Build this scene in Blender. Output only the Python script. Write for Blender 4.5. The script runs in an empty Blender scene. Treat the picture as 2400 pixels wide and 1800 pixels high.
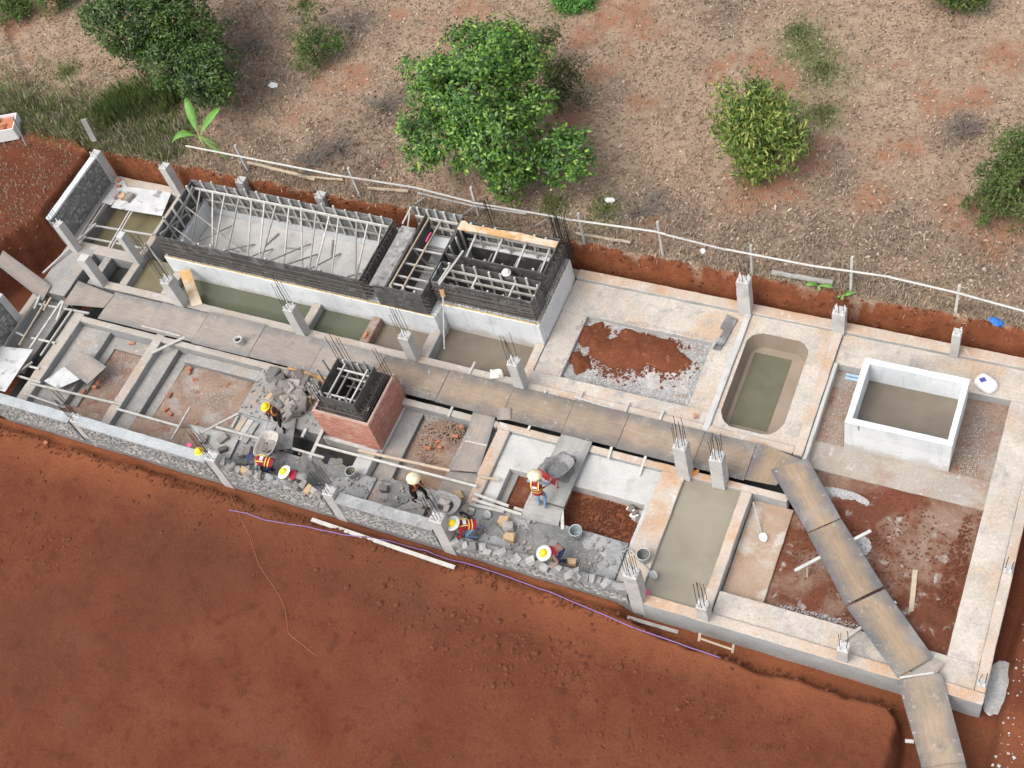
import bpy, bmesh, math, random
import numpy as np
from mathutils import Vector, Matrix, Euler
random.seed(7); rng = np.random.default_rng(7)
SC = bpy.context.scene
COL = SC.collection
# ------------------------------------------------------------------ camera (solved from the photo's vanishing points)
CAM_H = 35.0
F_PX = 3026.93                     # focal length in pixels of a 2400 px wide frame
CX = (0.9042504, 0.3786018, -0.1974635)
CY = (-0.2176633, 0.8065409, 0.5496494)
CZ = (0.3673607, -0.4540402, 0.8117227)
cam_d = bpy.data.cameras.new('camera'); cam = bpy.data.objects.new('camera', cam_d); COL.objects.link(cam)
cam_d.sensor_width = 36.0; cam_d.lens = 36.0 * F_PX / 2400.0
cam_d.clip_start = 0.5; cam_d.clip_end = 2000.0
cam.matrix_world = Matrix(((CX[0], CY[0], CZ[0], 0), (CX[1], CY[1], CZ[1], 0), (CX[2], CY[2], CZ[2], CAM_H), (0, 0, 0, 1)))
SC.camera = cam
SC.render.resolution_x = 1024; SC.render.resolution_y = 768
# ------------------------------------------------------------------ sky, sun, exposure (bright overcast)
SUN_EL, SUN_AZ = math.radians(57), math.radians(212)
world = bpy.data.worlds.new('World'); SC.world = world; world.use_nodes = True
wn = world.node_tree; wn.nodes.clear()
sky = wn.nodes.new('ShaderNodeTexSky'); sky.sky_type = 'NISHITA'; sky.sun_disc = False
sky.sun_elevation = SUN_EL; sky.sun_rotation = SUN_AZ; sky.dust_density = 4.0; sky.air_density = 1.0; sky.ozone_density = 1.0
hs = wn.nodes.new('ShaderNodeHueSaturation'); hs.inputs['Saturation'].default_value = 0.35
bg = wn.nodes.new('ShaderNodeBackground'); bg.inputs['Strength'].default_value = 0.15
wo = wn.nodes.new('ShaderNodeOutputWorld')
wn.links.new(sky.outputs[0], hs.inputs['Color']); wn.links.new(hs.outputs[0], bg.inputs[0]); wn.links.new(bg.outputs[0], wo.inputs[0])
sun_d = bpy.data.lights.new('sun', 'SUN'); sun_d.energy = 0.85; sun_d.angle = math.radians(42); sun_d.color = (1.0, 0.965, 0.91)
sun = bpy.data.objects.new('sun', sun_d); COL.objects.link(sun)
sd = Vector((math.sin(SUN_AZ) * math.cos(SUN_EL), math.cos(SUN_AZ) * math.cos(SUN_EL), math.sin(SUN_EL)))
sun.rotation_euler = sd.to_track_quat('Z', 'Y').to_euler(); sun.location = (-20, -10, 60)
SC.view_settings.view_transform = 'Standard'; SC.view_settings.look = 'None'
SC.view_settings.exposure = 0.72; SC.view_settings.gamma = 1.0; SC.view_settings.use_curve_mapping = False
try:
    SC.cycles.max_bounces = 6; SC.cycles.diffuse_bounces = 3; SC.cycles.glossy_bounces = 2
except Exception: pass

# ------------------------------------------------------------------ helpers
def PX(u, v, z=0.0):
    """real place of a photo pixel, for a surface at height z"""
    a, b = (u - 1200.0) / F_PX, -(v - 900.0) / F_PX
    d = [CX[i] * a + CY[i] * b - CZ[i] for i in range(3)]
    t = (z - CAM_H) / d[2]
    return Vector((d[0] * t, d[1] * t, z))

def hash2(ix, iy, s):
    n = (ix.astype(np.int64) * 374761393 + iy.astype(np.int64) * 668265263 + s * 974634777) & 0x7fffffff
    n = ((n ^ (n >> 13)) * 1274126177) & 0x7fffffff
    n = n ^ (n >> 16)
    return (n & 0xffff) / 65535.0
def vnoise(x, y, s=0):
    x = np.asarray(x, float); y = np.asarray(y, float)
    ix = np.floor(x); iy = np.floor(y); fx = x - ix; fy = y - iy
    fx = fx * fx * (3 - 2 * fx); fy = fy * fy * (3 - 2 * fy)
    a = hash2(ix, iy, s); b = hash2(ix + 1, iy, s); c = hash2(ix, iy + 1, s); d = hash2(ix + 1, iy + 1, s)
    return (a * (1 - fx) + b * fx) * (1 - fy) + (c * (1 - fx) + d * fx) * fy
def fbm(x, y, s=0, o=4):
    r = 0; a = .5; t = 0
    x = np.asarray(x, float); y = np.asarray(y, float)
    for k in range(o):
        r = r + a * vnoise(x, y, s + k); t += a; x = x * 2.03 + 11.3; y = y * 2.03 - 7.7; a *= .5
    return r / t
def sstep(a, b, x):
    t = np.clip((x - a) / (b - a), 0, 1); return t * t * (3 - 2 * t)

# --- materials
MATS = {}
class G:
    def __init__(s, name, rough=.85, spec=.3):
        s.m = bpy.data.materials.new(name); s.m.use_nodes = True; s.t = s.m.node_tree
        s.b = s.t.nodes['Principled BSDF']; s.b.inputs['Roughness'].default_value = rough
        s.b.inputs['Specular IOR Level'].default_value = spec; MATS[name] = s.m
    def n(s, typ, **kw):
        nd = s.t.nodes.new('ShaderNode' + typ)
        for k, v in kw.items(): setattr(nd, k, v)
        return nd
    def l(s, a, b): s.t.links.new(a, b)
    def put(s, sock, v):
        if hasattr(v, 'is_linked') or isinstance(v, bpy.types.NodeSocket): s.l(v, sock)
        else: sock.default_value = v if not (isinstance(v, tuple) and len(v) == 3) else (*v, 1)
    def pos(s): return s.n('NewGeometry').outputs['Position']
    def gen(s): return s.n('TexCoord').outputs['Generated']
    def objc(s): return s.n('TexCoord').outputs['Object']
    def rnd(s): return s.n('ObjectInfo').outputs['Random']
    def noise(s, vec, scale, detail=4, rough=.55, dist=0.0):
        nd = s.n('TexNoise'); nd.inputs['Scale'].default_value = scale; nd.inputs['Detail'].default_value = detail
        nd.inputs['Roughness'].default_value = rough; nd.inputs['Distortion'].default_value = dist
        s.l(vec, nd.inputs['Vector']); return nd.outputs['Fac']
    def vor(s, vec, scale, feature='F1', out='Distance'):
        nd = s.n('TexVoronoi', feature=feature); nd.inputs['Scale'].default_value = scale
        s.l(vec, nd.inputs['Vector']); return nd.outputs[out]
    def ramp(s, f, a, b, lo=0.0, hi=1.0):
        nd = s.n('MapRange'); nd.inputs['From Min'].default_value = a; nd.inputs['From Max'].default_value = b
        nd.inputs['To Min'].default_value = lo; nd.inputs['To Max'].default_value = hi
        s.l(f, nd.inputs['Value']); return nd.outputs[0]
    def mix(s, f, a, b, blend='MIX'):
        nd = s.n('Mix', data_type='RGBA', blend_type=blend); s.put(nd.inputs[0], f); s.put(nd.inputs[6], a); s.put(nd.inputs[7], b)
        return nd.outputs[2]
    def math(s, op, a, b=0.0, c=0.0):
        nd = s.n('Math', operation=op); s.put(nd.inputs[0], a); s.put(nd.inputs[1], b); s.put(nd.inputs[2], c); return nd.outputs[0]
    def sep(s, v):
        nd = s.n('SeparateXYZ'); s.l(v, nd.inputs[0]); return nd.outputs
    def mul(s, v, xyz):
        nd = s.n('VectorMath', operation='MULTIPLY'); s.l(v, nd.inputs[0]); nd.inputs[1].default_value = xyz; return nd.outputs[0]
    def col(s, c): s.put(s.b.inputs['Base Color'], c)
    def bump(s, h, strength=.4, dist=.02):
        nd = s.n('Bump'); nd.inputs['Strength'].default_value = strength; nd.inputs['Distance'].default_value = dist
        s.l(h, nd.inputs['Height']); s.l(nd.outputs[0], s.b.inputs['Normal'])
def patchy(name, c1, c2, s1=1.0, c3=None, s3=.6, t3=(.52, .66), m3=1.0, c4=None, s4=3.0, t4=(.6, .7), speck=.2, ss=22, rough=.88, bump=.35, bs=25, bd=.015, spec=.25, coord='pos', rnd=0.0, side=None):
    g = G(name, rough, spec)
    v = g.pos() if coord == 'pos' else (g.objc() if coord == 'obj' else g.gen())
    c = g.mix(g.ramp(g.noise(v, s1, 5, .6), .35, .65), c1, c2)
    if c3: c = g.mix(g.ramp(g.noise(v, s3, 5, .62, .4), t3[0], t3[1], 0, m3), c, c3)
    if c4: c = g.mix(g.ramp(g.noise(v, s4, 4, .6, .3), t4[0], t4[1]), c, c4)
    if side:        # formed vertical faces stay clean grey, only the trodden tops are muddy
        nz = g.sep(g.n('NewGeometry').outputs['True Normal'])[2]
        sc_ = g.mix(g.ramp(g.noise(v, 1.6, 5, .6), .35, .7), side, tuple(k * .78 for k in side))
        c = g.mix(g.ramp(nz, .45, .75), sc_, c)
    if side: c = g.mix(g.ramp(g.noise(v, .42, 6, .7, .8), .50, .66, 0, .55), c, (.36, .335, .30)); c = g.mix(g.ramp(g.noise(v, 5.5, 4, .75), .60, .70, 0, .5), c, (.30, .25, .20))
    f = g.noise(v, ss, 3, .7)
    c = g.mix(1.0, c, g.ramp(f, .25, .75, 1 - speck, 1 + speck), 'MULTIPLY')
    if rnd: c = g.mix(1.0, c, g.ramp(g.rnd(), 0, 1, 1 - rnd, 1 + rnd), 'MULTIPLY')
    g.col(c); g.bump(g.noise(v, bs, 4, .65), bump, bd)
    return g.m
def flat(name, c, rough=.6, spec=.4, metal=0.0, var=.1, rnd=0.0):
    g = G(name, rough, spec); g.b.inputs['Metallic'].default_value = metal
    k = g.mix(1.0, c, g.ramp(g.noise(g.objc(), 9, 4, .7), .3, .7, 1 - var, 1 + var), 'MULTIPLY')
    if rnd: k = g.mix(1.0, k, g.ramp(g.rnd(), 0, 1, 1 - rnd, 1 + rnd), 'MULTIPLY')
    g.col(k); return g.m

# --- objects
WM = {}                                     # world matrices of parents we made
def tag(o, label=None, cat=None, group=None, kind=None):
    if label: o['label'] = label
    if cat: o['category'] = cat
    if group: o['group'] = group
    if kind: o['kind'] = kind
    return o
def link(o, parent=None):
    COL.objects.link(o)
    if parent is not None:
        o.parent = parent; o.matrix_parent_inverse = WM[parent.name].inverted()
    return o
def empty(name, loc, label=None, cat=None, group=None, rz=0.0):
    o = bpy.data.objects.new(name, None); o.empty_display_size = .2; COL.objects.link(o)
    o.location = loc; o.rotation_euler = (0, 0, rz)
    WM[o.name] = Matrix.Translation(Vector(loc)) @ Matrix.Rotation(rz, 4, 'Z')
    return tag(o, label, cat, group)
def obj(name, verts, faces, mat, parent=None, smooth=False, mats=None, mi=None, base=False):
    """one mesh object from world-space geometry; its origin sits in the middle (or at the foot) of it"""
    v = np.asarray(verts, float)
    c = (v.min(0) + v.max(0)) / 2
    if base: c[2] = v[:, 2].min()
    me = bpy.data.meshes.new(name); me.from_pydata((v - c).tolist(), [], faces if isinstance(faces, list) else faces.tolist())
    for mm in (mats or [mat]): me.materials.append(MATS[mm])
    if mi is not None: me.polygons.foreach_set('material_index', np.asarray(mi, np.int32))
    if smooth: me.polygons.foreach_set('use_smooth', np.ones(len(me.polygons), bool))
    o = bpy.data.objects.new(name, me); o.location = c; link(o, parent); WM[o.name] = Matrix.Translation(Vector(c))
    return o
class MB:
    def __init__(s): s.v = []; s.f = []
    def add(s, v, f):
        k = len(s.v); s.v += [tuple(p) for p in v]; s.f += [tuple(i + k for i in q) for q in f]; return s
    def box(s, x0, x1, y0, y1, z0, z1):
        return s.add([(x0, y0, z0), (x1, y0, z0), (x1, y1, z0), (x0, y1, z0), (x0, y0, z1), (x1, y0, z1), (x1, y1, z1), (x0, y1, z1)],
                     [(0, 3, 2, 1), (4, 5, 6, 7), (0, 1, 5, 4), (1, 2, 6, 5), (2, 3, 7, 6), (3, 0, 4, 7)])
    def bar(s, p, q, w, h=None, up=(0, 0, 1)):
        p = Vector(p); q = Vector(q); h = h or w; d = (q - p).normalized()
        a = d.cross(Vector(up))
        if a.length < .05: a = d.cross(Vector((1, 0, 0)))
        a.normalize(); b = a.cross(d); a = a * w / 2; b = b * h / 2
        return s.add([p - a - b, p + a - b, p + a + b, p - a + b, q - a - b, q + a - b, q + a + b, q - a + b],
                     [(0, 1, 2, 3), (7, 6, 5, 4), (0, 4, 5, 1), (1, 5, 6, 2), (2, 6, 7, 3), (3, 7, 4, 0)])
    def tube(s, pts, r, n=6, cap=True):
        pts = [Vector(p) for p in pts]; rr = r if isinstance(r, (list, tuple)) else [r] * len(pts)
        k = len(s.v); prev = None
        for i, p in enumerate(pts):
            d = (pts[min(i + 1, len(pts) - 1)] - pts[max(i - 1, 0)]).normalized()
            a = d.cross(Vector((0, 0, 1))) if prev is None else prev - d * prev.dot(d)
            if a.length < .02: a = d.cross(Vector((1, 0, 0)))
            a.normalize(); prev = a; b = d.cross(a)
            for j in range(n):
                t = 2 * math.pi * j / n; s.v.append(tuple(p + (a * math.cos(t) + b * math.sin(t)) * rr[i]))
        for i in range(len(pts) - 1):
            for j in range(n):
                s.f.append((k + i * n + j, k + i * n + (j + 1) % n, k + (i + 1) * n + (j + 1) % n, k + (i + 1) * n + j))
        if cap:
            s.f.append(tuple(k + j for j in reversed(range(n)))); s.f.append(tuple(k + (len(pts) - 1) * n + j for j in range(n)))
        return s
    def lathe(s, c, prof, n=20, cap0=False, cap1=False):
        k = len(s.v); c = Vector(c)
        for r, z in prof:
            for j in range(n):
                t = 2 * math.pi * j / n; s.v.append((c.x + r * math.cos(t), c.y + r * math.sin(t), c.z + z))
        for i in range(len(prof) - 1):
            for j in range(n):
                s.f.append((k + i * n + j, k + i * n + (j + 1) % n, k + (i + 1) * n + (j + 1) % n, k + (i + 1) * n + j))
        if cap0: s.f.append(tuple(k + j for j in reversed(range(n))))
        if cap1: s.f.append(tuple(k + (len(prof) - 1) * n + j for j in range(n)))
        return s
    def beam(s, x0, x1, y0, y1, z0, z1, ch=.02, jit=.008, step=.35):
        """cast concrete: chamfered section lofted along the longer side, slightly uneven"""
        alongx = (x1 - x0) >= (y1 - y0)
        L0, L1, a0, a1 = (x0, x1, y0, y1) if alongx else (y0, y1, x0, x1)
        n = max(2, int((L1 - L0) / step) + 1); k = len(s.v)
        for i in range(n + 2):
            if i == 0: t, sh = L0, ch
            elif i == n + 1: t, sh = L1, ch
            else: t, sh = L0 + ch + (L1 - L0 - 2 * ch) * (i - 1) / (n - 1), 0
            j = lambda m=1.0: random.uniform(-jit, jit) * m
            ja, jb, jz = j(), j(), j(.5)
            sec = [(a0 + sh + ja, z0), (a1 - sh + jb, z0), (a1 - sh + jb, z1 - ch - sh + jz), (a1 - ch - sh + jb + j(), z1 - sh * .6 + jz + j(.4)), (a0 + ch + sh + ja + j(), z1 - sh * .6 + jz + j(.4)), (a0 + sh + ja, z1 - ch - sh + jz)]
            for a, z in sec: s.v.append((t, a, z) if alongx else (a, t, z))
        m = 6
        for i in range(n + 1):
            for q in range(m):
                f = (k + i * m + q, k + i * m + (q + 1) % m, k + (i + 1) * m + (q + 1) % m, k + (i + 1) * m + q)
                s.f.append(f[::-1] if alongx else f)
        e0 = tuple(k + q for q in range(m)); e1 = tuple(k + (n + 1) * m + q for q in range(m))
        s.f += [e0 if alongx else e0[::-1], e1[::-1] if alongx else e1]
        return s
    def build(s, name, mat, parent=None, smooth=False, **kw): return obj(name, s.v, s.f, mat, parent, smooth, **kw)
UB = {}
def unit_mesh(mat):
    if mat not in UB:
        b = MB().box(-.5, .5, -.5, .5, -.5, .5); me = bpy.data.meshes.new('timber_' + mat); me.from_pydata(b.v, [], b.f); me.materials.append(MATS[mat]); UB[mat] = me
    return UB[mat]
def batten(name, p, q, w, h, mat, parent=None, roll=None):
    """a straight timber between two points; alike timbers share one mesh"""
    p = Vector(p); q = Vector(q); d = q - p; L = d.length; d.normalize()
    a = d.cross(Vector((0, 0, 1)))
    if roll is not None: a = Vector(roll) - d * d.dot(Vector(roll))
    if a.length < .05: a = d.cross(Vector((1, 0, 0)))
    a.normalize(); b = a.cross(d)
    M = Matrix(((d.x * L, a.x * w, b.x * h, (p.x + q.x) / 2), (d.y * L, a.y * w, b.y * h, (p.y + q.y) / 2), (d.z * L, a.z * w, b.z * h, (p.z + q.z) / 2), (0, 0, 0, 1)))
    o = bpy.data.objects.new(name, unit_mesh(mat)); link(o, parent); o.matrix_basis = M; WM[o.name] = M
    return o
def copy_tree(o, parent=None):
    c = o.copy(); COL.objects.link(c)
    if parent is not None: c.parent = parent
    for ch in list(o.children): copy_tree(ch, c)
    return c
def rock_geo(r=1.0, sub=1, amp=.28, seed=0, flat_=(1, 1, 1), blocky=0.0):
    bm = bmesh.new(); bmesh.ops.create_icosphere(bm, subdivisions=sub, radius=1.0)
    rs = random.Random(seed)
    pl = [(Vector((rs.gauss(0, 1), rs.gauss(0, 1), rs.gauss(0, 1))).normalized(), rs.uniform(.55, .85)) for _ in range(7)]
    vs = []
    for v in bm.verts:
        c = v.co.copy() * (1 + rs.uniform(-amp, amp) * .4)
        for n_, d_ in pl:
            t = c.dot(n_)
            if t > d_: c -= n_ * (t - d_) * (.85 if blocky else .6)
        vs.append((c.x * r * flat_[0], c.y * r * flat_[1], c.z * r * flat_[2]))
    fs = [tuple(v.index for v in f.verts) for f in bm.faces]; bm.free()
    return vs, fs
def scatter(name, pts, sizes, mat, kind='stuff', variants=6, sub=0, fl=(1, 1, .7), parent=None, amp=.35):
    """many small lumps joined into one uncountable mass"""
    base = [rock_geo(1, max(1, sub), amp, 100 + k, fl) for k in range(variants)]
    if sub == 0:
        base = []
        for k in range(variants):
            rs = random.Random(k); b = MB().box(-.7, .7, -.7, .7, -.7, .7)
            base.append(([tuple((c * rs.uniform(.55, 1.15)) * fl[i] for i, c in enumerate(v)) for v in b.v], b.f))
    V = []; F = []; k = 0
    n = len(pts); order = rng.integers(0, variants, n); ang = rng.uniform(0, 6.283, n)
    for i in range(n):
        bv, bf = base[order[i]]; bv = np.asarray(bv) * sizes[i]
        c, s_ = math.cos(ang[i]), math.sin(ang[i])
        V.append(np.stack([bv[:, 0] * c - bv[:, 1] * s_ + pts[i][0], bv[:, 0] * s_ + bv[:, 1] * c + pts[i][1], bv[:, 2] + pts[i][2]], 1))
        F += [tuple(q + k for q in f) for f in bf]; k += len(bv)
    o = obj(name, np.concatenate(V), F, mat, parent)
    if kind: o['kind'] = kind
    return o
# ------------------------------------------------------------------ materials
patchy('conc_beige', (.55, .49, .42), (.45, .405, .355), 1.1, (.48, .31, .18), .55, (.50, .70), .75, (.34, .325, .305), 1.7, (.55, .70), .2, 14, .9, .3, side=(.44, .44, .425))
patchy('conc_strip', (.54, .445, .36), (.47, .40, .335), 1.3, (.46, .25, .12), .7, (.47, .68), .8, (.58, .56, .53), 1.9, (.58, .72), .16, 14, .9, .3, side=(.40, .405, .395))
patchy('conc_grey', (.36, .34, .315), (.27, .26, .245), 1.2, (.37, .28, .215), .8, (.50, .68), .75, (.45, .44, .42), 2.7, (.62, .74), .2, 12, .9, .35, side=(.24, .24, .235))
patchy('conc_pale', (.54, .53, .505), (.45, .44, .42), 1.0, (.36, .33, .30), 1.7, (.55, .7), .7, None, 3, (.6, .7), .14, 16, .88, .25)
patchy('conc_dark', (.20, .19, .175), (.13, .125, .115), 2.0, (.28, .27, .25), 1.2, (.5, .7), .8, None, 3, (.6, .7), .25, 15, .92, .4)
patchy('mortar_wet', (.17, .17, .16), (.22, .22, .21), 3.0, (.30, .30, .29), 2.2, (.58, .7), .8, None, 3, (.6, .7), .25, 20, .8, .6, 18, .03)
patchy('mortar_dry', (.33, .33, .325), (.26, .26, .255), 2.2, (.42, .42, .41), 1.5, (.52, .68), .9, (.16, .16, .155), 2.6, (.60, .70), .22, 18, .9, .45)
patchy('soil', (.172, .056, .029), (.135, .045, .025), 1.1, (.235, .125, .082), .8, (.48, .66), .85, (.098, .036, .022), 2.9, (.60, .74), .22, 9, .95, .6, 8, .05, .1)
patchy('soil_pit', (.19, .070, .036), (.155, .056, .030), 1.6, (.22, .13, .09), 1.1, (.56, .68), .9, (.42, .37, .33), 3.6, (.64, .72), .28, 14, .95, .6, 12, .03, .1)
patchy('slab_dusty', (.40, .36, .315), (.33, .285, .24), 1.2, (.30, .20, .145), .8, (.5, .68), .8, (.46, .44, .41), 2.4, (.58, .70), .18, 16, .92, .35)
patchy('soil_room', (.165, .060, .035), (.13, .05, .031), 1.2, (.27, .19, .145), .7, (.47, .64), .85, (.36, .33, .30), 2.6, (.60, .72), .26, 12, .95, .6, 10, .04, .1)
patchy('soil_dusty', (.30, .22, .17), (.25, .17, .125), 1.4, (.34, .31, .28), 1.0, (.5, .66), .9, (.23, .10, .055), 2.2, (.58, .70), .25, 14, .95, .5, 14, .03, .1)
patchy('clod', (.165, .058, .032), (.115, .042, .024), 3.0, speck=.3, ss=14, rough=.97, bump=.5, spec=.1)
patchy('gravel', (.52, .51, .50), (.38, .37, .36), 9.0, (.42, .30, .22), 1.8, (.55, .66), .8, speck=.3, ss=30, rough=.95, bump=.4)
patchy('stone', (.33, .325, .31), (.23, .23, .222), 4.0, (.40, .37, .335), 1.7, (.52, .66), .9, speck=.2, ss=20, rough=.9, bump=.5, rnd=.3)
patchy('stone_pile', (.29, .265, .245), (.215, .20, .185), 3.0, (.34, .28, .245), 1.4, (.5, .66), .9, speck=.18, ss=20, rough=.92, bump=.5, coord='obj', rnd=.42)
patchy('stone_tan', (.52, .36, .20), (.44, .31, .19), 4.0, speck=.15, ss=20, rough=.92, bump=.4, coord='obj')
patchy('wall_mortar', (.21, .21, .205), (.16, .16, .157), 3.0, (.29, .29, .28), 1.4, (.5, .66), .8, speck=.25, ss=18, rough=.92, bump=.6)
patchy('brick', (.50, .24, .175), (.43, .195, .14), 5.0, (.52, .34, .28), 2.2, (.52, .7), .8, speck=.15, ss=22, rough=.92, bump=.3, rnd=.16)
patchy('brick_bit', (.50, .20, .12), (.42, .16, .09), 6.0, speck=.2, ss=22, rough=.92, bump=.4, coord='obj', rnd=.15)
patchy('brick_mortar', (.50, .34, .29), (.42, .30, .26), 4.0, speck=.15, ss=20, rough=.92, bump=.4)
patchy('wood_pale', (.53, .515, .475), (.44, .425, .39), 5.0, (.40, .34, .27), 2.5, (.55, .7), .7, speck=.15, ss=24, rough=.8, bump=.25, rnd=.14)
patchy('wood_tan', (.50, .40, .29), (.42, .34, .25), 5.0, (.34, .29, .24), 2.0, (.5, .7), .7, speck=.15, ss=24, rough=.8, bump=.25, rnd=.14)
patchy('wood_grey', (.36, .34, .31), (.29, .275, .255), 4.0, (.44, .42, .39), 2.0, (.55, .7), .8, speck=.18, ss=24, rough=.85, bump=.25, rnd=.14)
patchy('wood_orange', (.56, .36, .17), (.50, .28, .11), 2.0, (.60, .50, .39), 1.3, (.46, .58), .95, speck=.15, ss=20, rough=.75, bump=.2)
patchy('panel_dark', (.065, .062, .059), (.10, .096, .09), 2.4, (.22, .22, .215), 2.0, (.53, .66), .9, speck=.3, ss=14, rough=.6, bump=.2, spec=.4)
patchy('panel_grey', (.20, .20, .195), (.14, .14, .135), 3.0, (.32, .32, .31), 2.4, (.50, .64), .9, (.06, .06, .06), 3.4, (.58, .68), .2, 14, .7, .2)
patchy('panel_dusty', (.28, .265, .25), (.20, .19, .18), 2.8, (.38, .37, .36), 2.2, (.52, .64), .9, (.12, .115, .11), 3.4, (.58, .68), .25, 12, .8, .25)
patchy('sheet_white', (.62, .62, .61), (.50, .50, .50), 2.0, (.20, .20, .20), 1.9, (.56, .66), .9, speck=.15, ss=16, rough=.6, bump=.2)
flat('rebar', (.045, .040, .037), .6, .4, .4, .3)
flat('rebar_brown', (.15, .13, .115), .7, .3, .2, .3)
flat('steel_white', (.72, .72, .71), .6, .4)
flat('yellow_strip', (.62, .42, .09), .6, .4, 0, .25)
flat('pipe_blue', (.30, .42, .52), .5, .4)
flat('pvc_white', (.70, .68, .64), .5, .4)
flat('hose_purple', (.26, .16, .38), .5, .4)
flat('string', (.40, .17, .09), .8, .2)
flat('bucket', (.52, .56, .56), .5, .4, 0, .12)
flat('bucket_in', (.26, .30, .30), .6, .3, 0, .2)
flat('lime', (.42, .52, .06), .5, .4)
flat('paper_white', (.76, .75, .73), .8, .2)
flat('blue_plastic', (.02, .16, .55), .4, .4, 0, .25)
flat('blue_print', (.08, .09, .32), .6, .2)
flat('red_paint', (.42, .04, .035), .45, .4, 0, .2)
flat('pink', (.62, .08, .20), .5, .4)
flat('sandal', (.75, .33, .07), .5, .4)
flat('metal_grey', (.33, .32, .31), .5, .4, .3, .25)
flat('tray_dust', (.47, .43, .39), .75, .3, .0, .25)
flat('tray_grey', (.27, .26, .255), .7, .3, .1, .3)
flat('rubber', (.025, .025, .025), .8, .3)
flat('hard_hat', (.86, .62, .02), .35, .5, 0, .04)
flat('brim_white', (.74, .70, .62), .7, .3, 0, .06)
flat('brim_grey', (.50, .53, .51), .7, .3, 0, .06)
flat('straw', (.80, .69, .46), .75, .2, 0, .08)
flat('skin', (.38, .22, .15), .6, .4, 0, .08)
flat('hair', (.02, .017, .015), .6, .4)
flat('vest', (.30, .022, .03), .75, .2, 0, .18)
flat('vest_red', (.48, .03, .06), .75, .2, 0, .15)
flat('stripe', (.78, .58, .14), .5, .4)
flat('shirt_dark', (.035, .04, .038), .9, .15, 0, .2)
flat('shirt_grey', (.34, .34, .30), .9, .15, 0, .15)
flat('shirt_blue', (.27, .32, .42), .9, .15, 0, .15)
flat('denim', (.17, .26, .40), .9, .15, 0, .2)
flat('navy', (.045, .05, .12), .9, .15, 0, .2)
flat('black_cloth', (.02, .02, .02), .9, .15, 0, .2)
flat('boot', (.24, .14, .08), .8, .2)
flat('glove', (.70, .56, .10), .8, .2)
flat('white_paint', (.80, .79, .76), .6, .3)
patchy('conc_strip_l', (.45, .40, .345), (.38, .345, .305), 1.3, (.40, .29, .21), .7, (.48, .68), .7, (.52, .50, .475), 1.9, (.58, .72), .16, 14, .9, .3, side=(.33, .335, .33))
patchy('cap_grey', (.43, .45, .455), (.35, .37, .375), 1.6, (.27, .28, .28), 1.3, (.54, .68), .8, None, 3, (.6, .7), .15, 16, .88, .3)
# cast white concrete: board lines, runs of water, mud splashed along the foot
g = G('conc_white', .85, .25); v = g.pos(); q = g.sep(v)
c = g.mix(g.ramp(g.noise(v, .9, 5, .6), .35, .65), (.72, .74, .74), (.62, .645, .655))
c = g.mix(g.ramp(g.noise(v, 1.7, 5, .65), .55, .72, 0, .7), c, (.49, .51, .51))
c = g.mix(g.ramp(g.noise(g.mul(v, (5, 5, .5)), 1.0, 4, .65), .56, .74, 0, .5), c, (.42, .425, .415))
ln = g.math('ABSOLUTE', g.math('SUBTRACT', g.math('FRACT', g.math('MULTIPLY', q[2], 2.05)), .5))
c = g.mix(g.math('MULTIPLY', g.ramp(ln, .47, .495), g.ramp(g.noise(v, 2.5, 3), .4, .6, .0, .5)), c, (.33, .34, .335))
c = g.mix(g.ramp(g.math('ADD', q[2], g.math('MULTIPLY', g.noise(v, 2.2, 5, .7), .9)), .12, .42, .55, 0), c, (.36, .29, .23))
c = g.mix(g.ramp(g.vor(v, 9.0), .035, .06, .5, 0), c, (.24, .24, .235))
c = g.mix(1.0, c, g.ramp(g.noise(v, 18, 3, .7), .25, .75, .92, 1.08), 'MULTIPLY')
g.col(c); g.bump(g.noise(v, 22, 4, .65), .25, .012)
patchy('grit_floor', (.50, .475, .45), (.39, .36, .335), 1.4, (.26, .15, .10), .9, (.52, .68), .8, (.52, .50, .48), 3.2, (.58, .68), .3, 20, .95, .6, 20, .03, .1)
# plywood walkway sheets: dark film face, trodden tan along the middle
def ply(name, tan, tan2, dark, e0=.10, e1=.30, lean=0.0):
    g = G(name, .8, .25); v = g.pos(); q = g.sep(g.gen()); ny = g.noise(v, 2.2, 5, .65)
    m = g.math('MINIMUM', q[1], g.math('SUBTRACT', 1.0, q[1]))
    m = g.math('ADD', m, g.math('MULTIPLY', g.math('SUBTRACT', ny, .5), .55))
    ex = g.math('MINIMUM', q[0], g.math('SUBTRACT', 1.0, q[0]))
    m = g.math('MINIMUM', m, g.math('ADD', g.math('MULTIPLY', ex, 9.0), g.math('MULTIPLY', ny, .40)))
    c = g.mix(g.ramp(g.noise(v, 1.4, 4), .35, .65), tan, tan2)
    st = g.noise(g.mul(g.objc(), (1.6, 11, 1)), 1.0, 4, .6)
    c = g.mix(1.0, c, g.ramp(st, .3, .7, .86, 1.13), 'MULTIPLY')
    c = g.mix(g.ramp(m, e0, e1), dark, c)
    c = g.mix(g.ramp(g.noise(v, 5.5, 4, .7), .60, .72), c, (.40, .37, .34))
    c = g.mix(1.0, c, g.ramp(g.rnd(), 0, 1, .90, 1.08), 'MULTIPLY')
    c = g.mix(g.ramp(g.noise(v, .9, 5, .7, .6), .54, .70, 0, .75), c, (.30, .275, .25))
    c = g.mix(g.ramp(g.noise(v, 1.3, 5, .7, .3), .60, .74, 0, .8), c, (.16, .145, .135))
    g.col(c); g.bump(g.noise(v, 20, 3), .2, .01)
ply('ply_tan', (.335, .255, .185), (.275, .215, .16), (.15, .14, .135), -.02, .36)
ply('ply_grey', (.34, .285, .24), (.28, .245, .215), (.19, .185, .18), -.05, .25)
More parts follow.
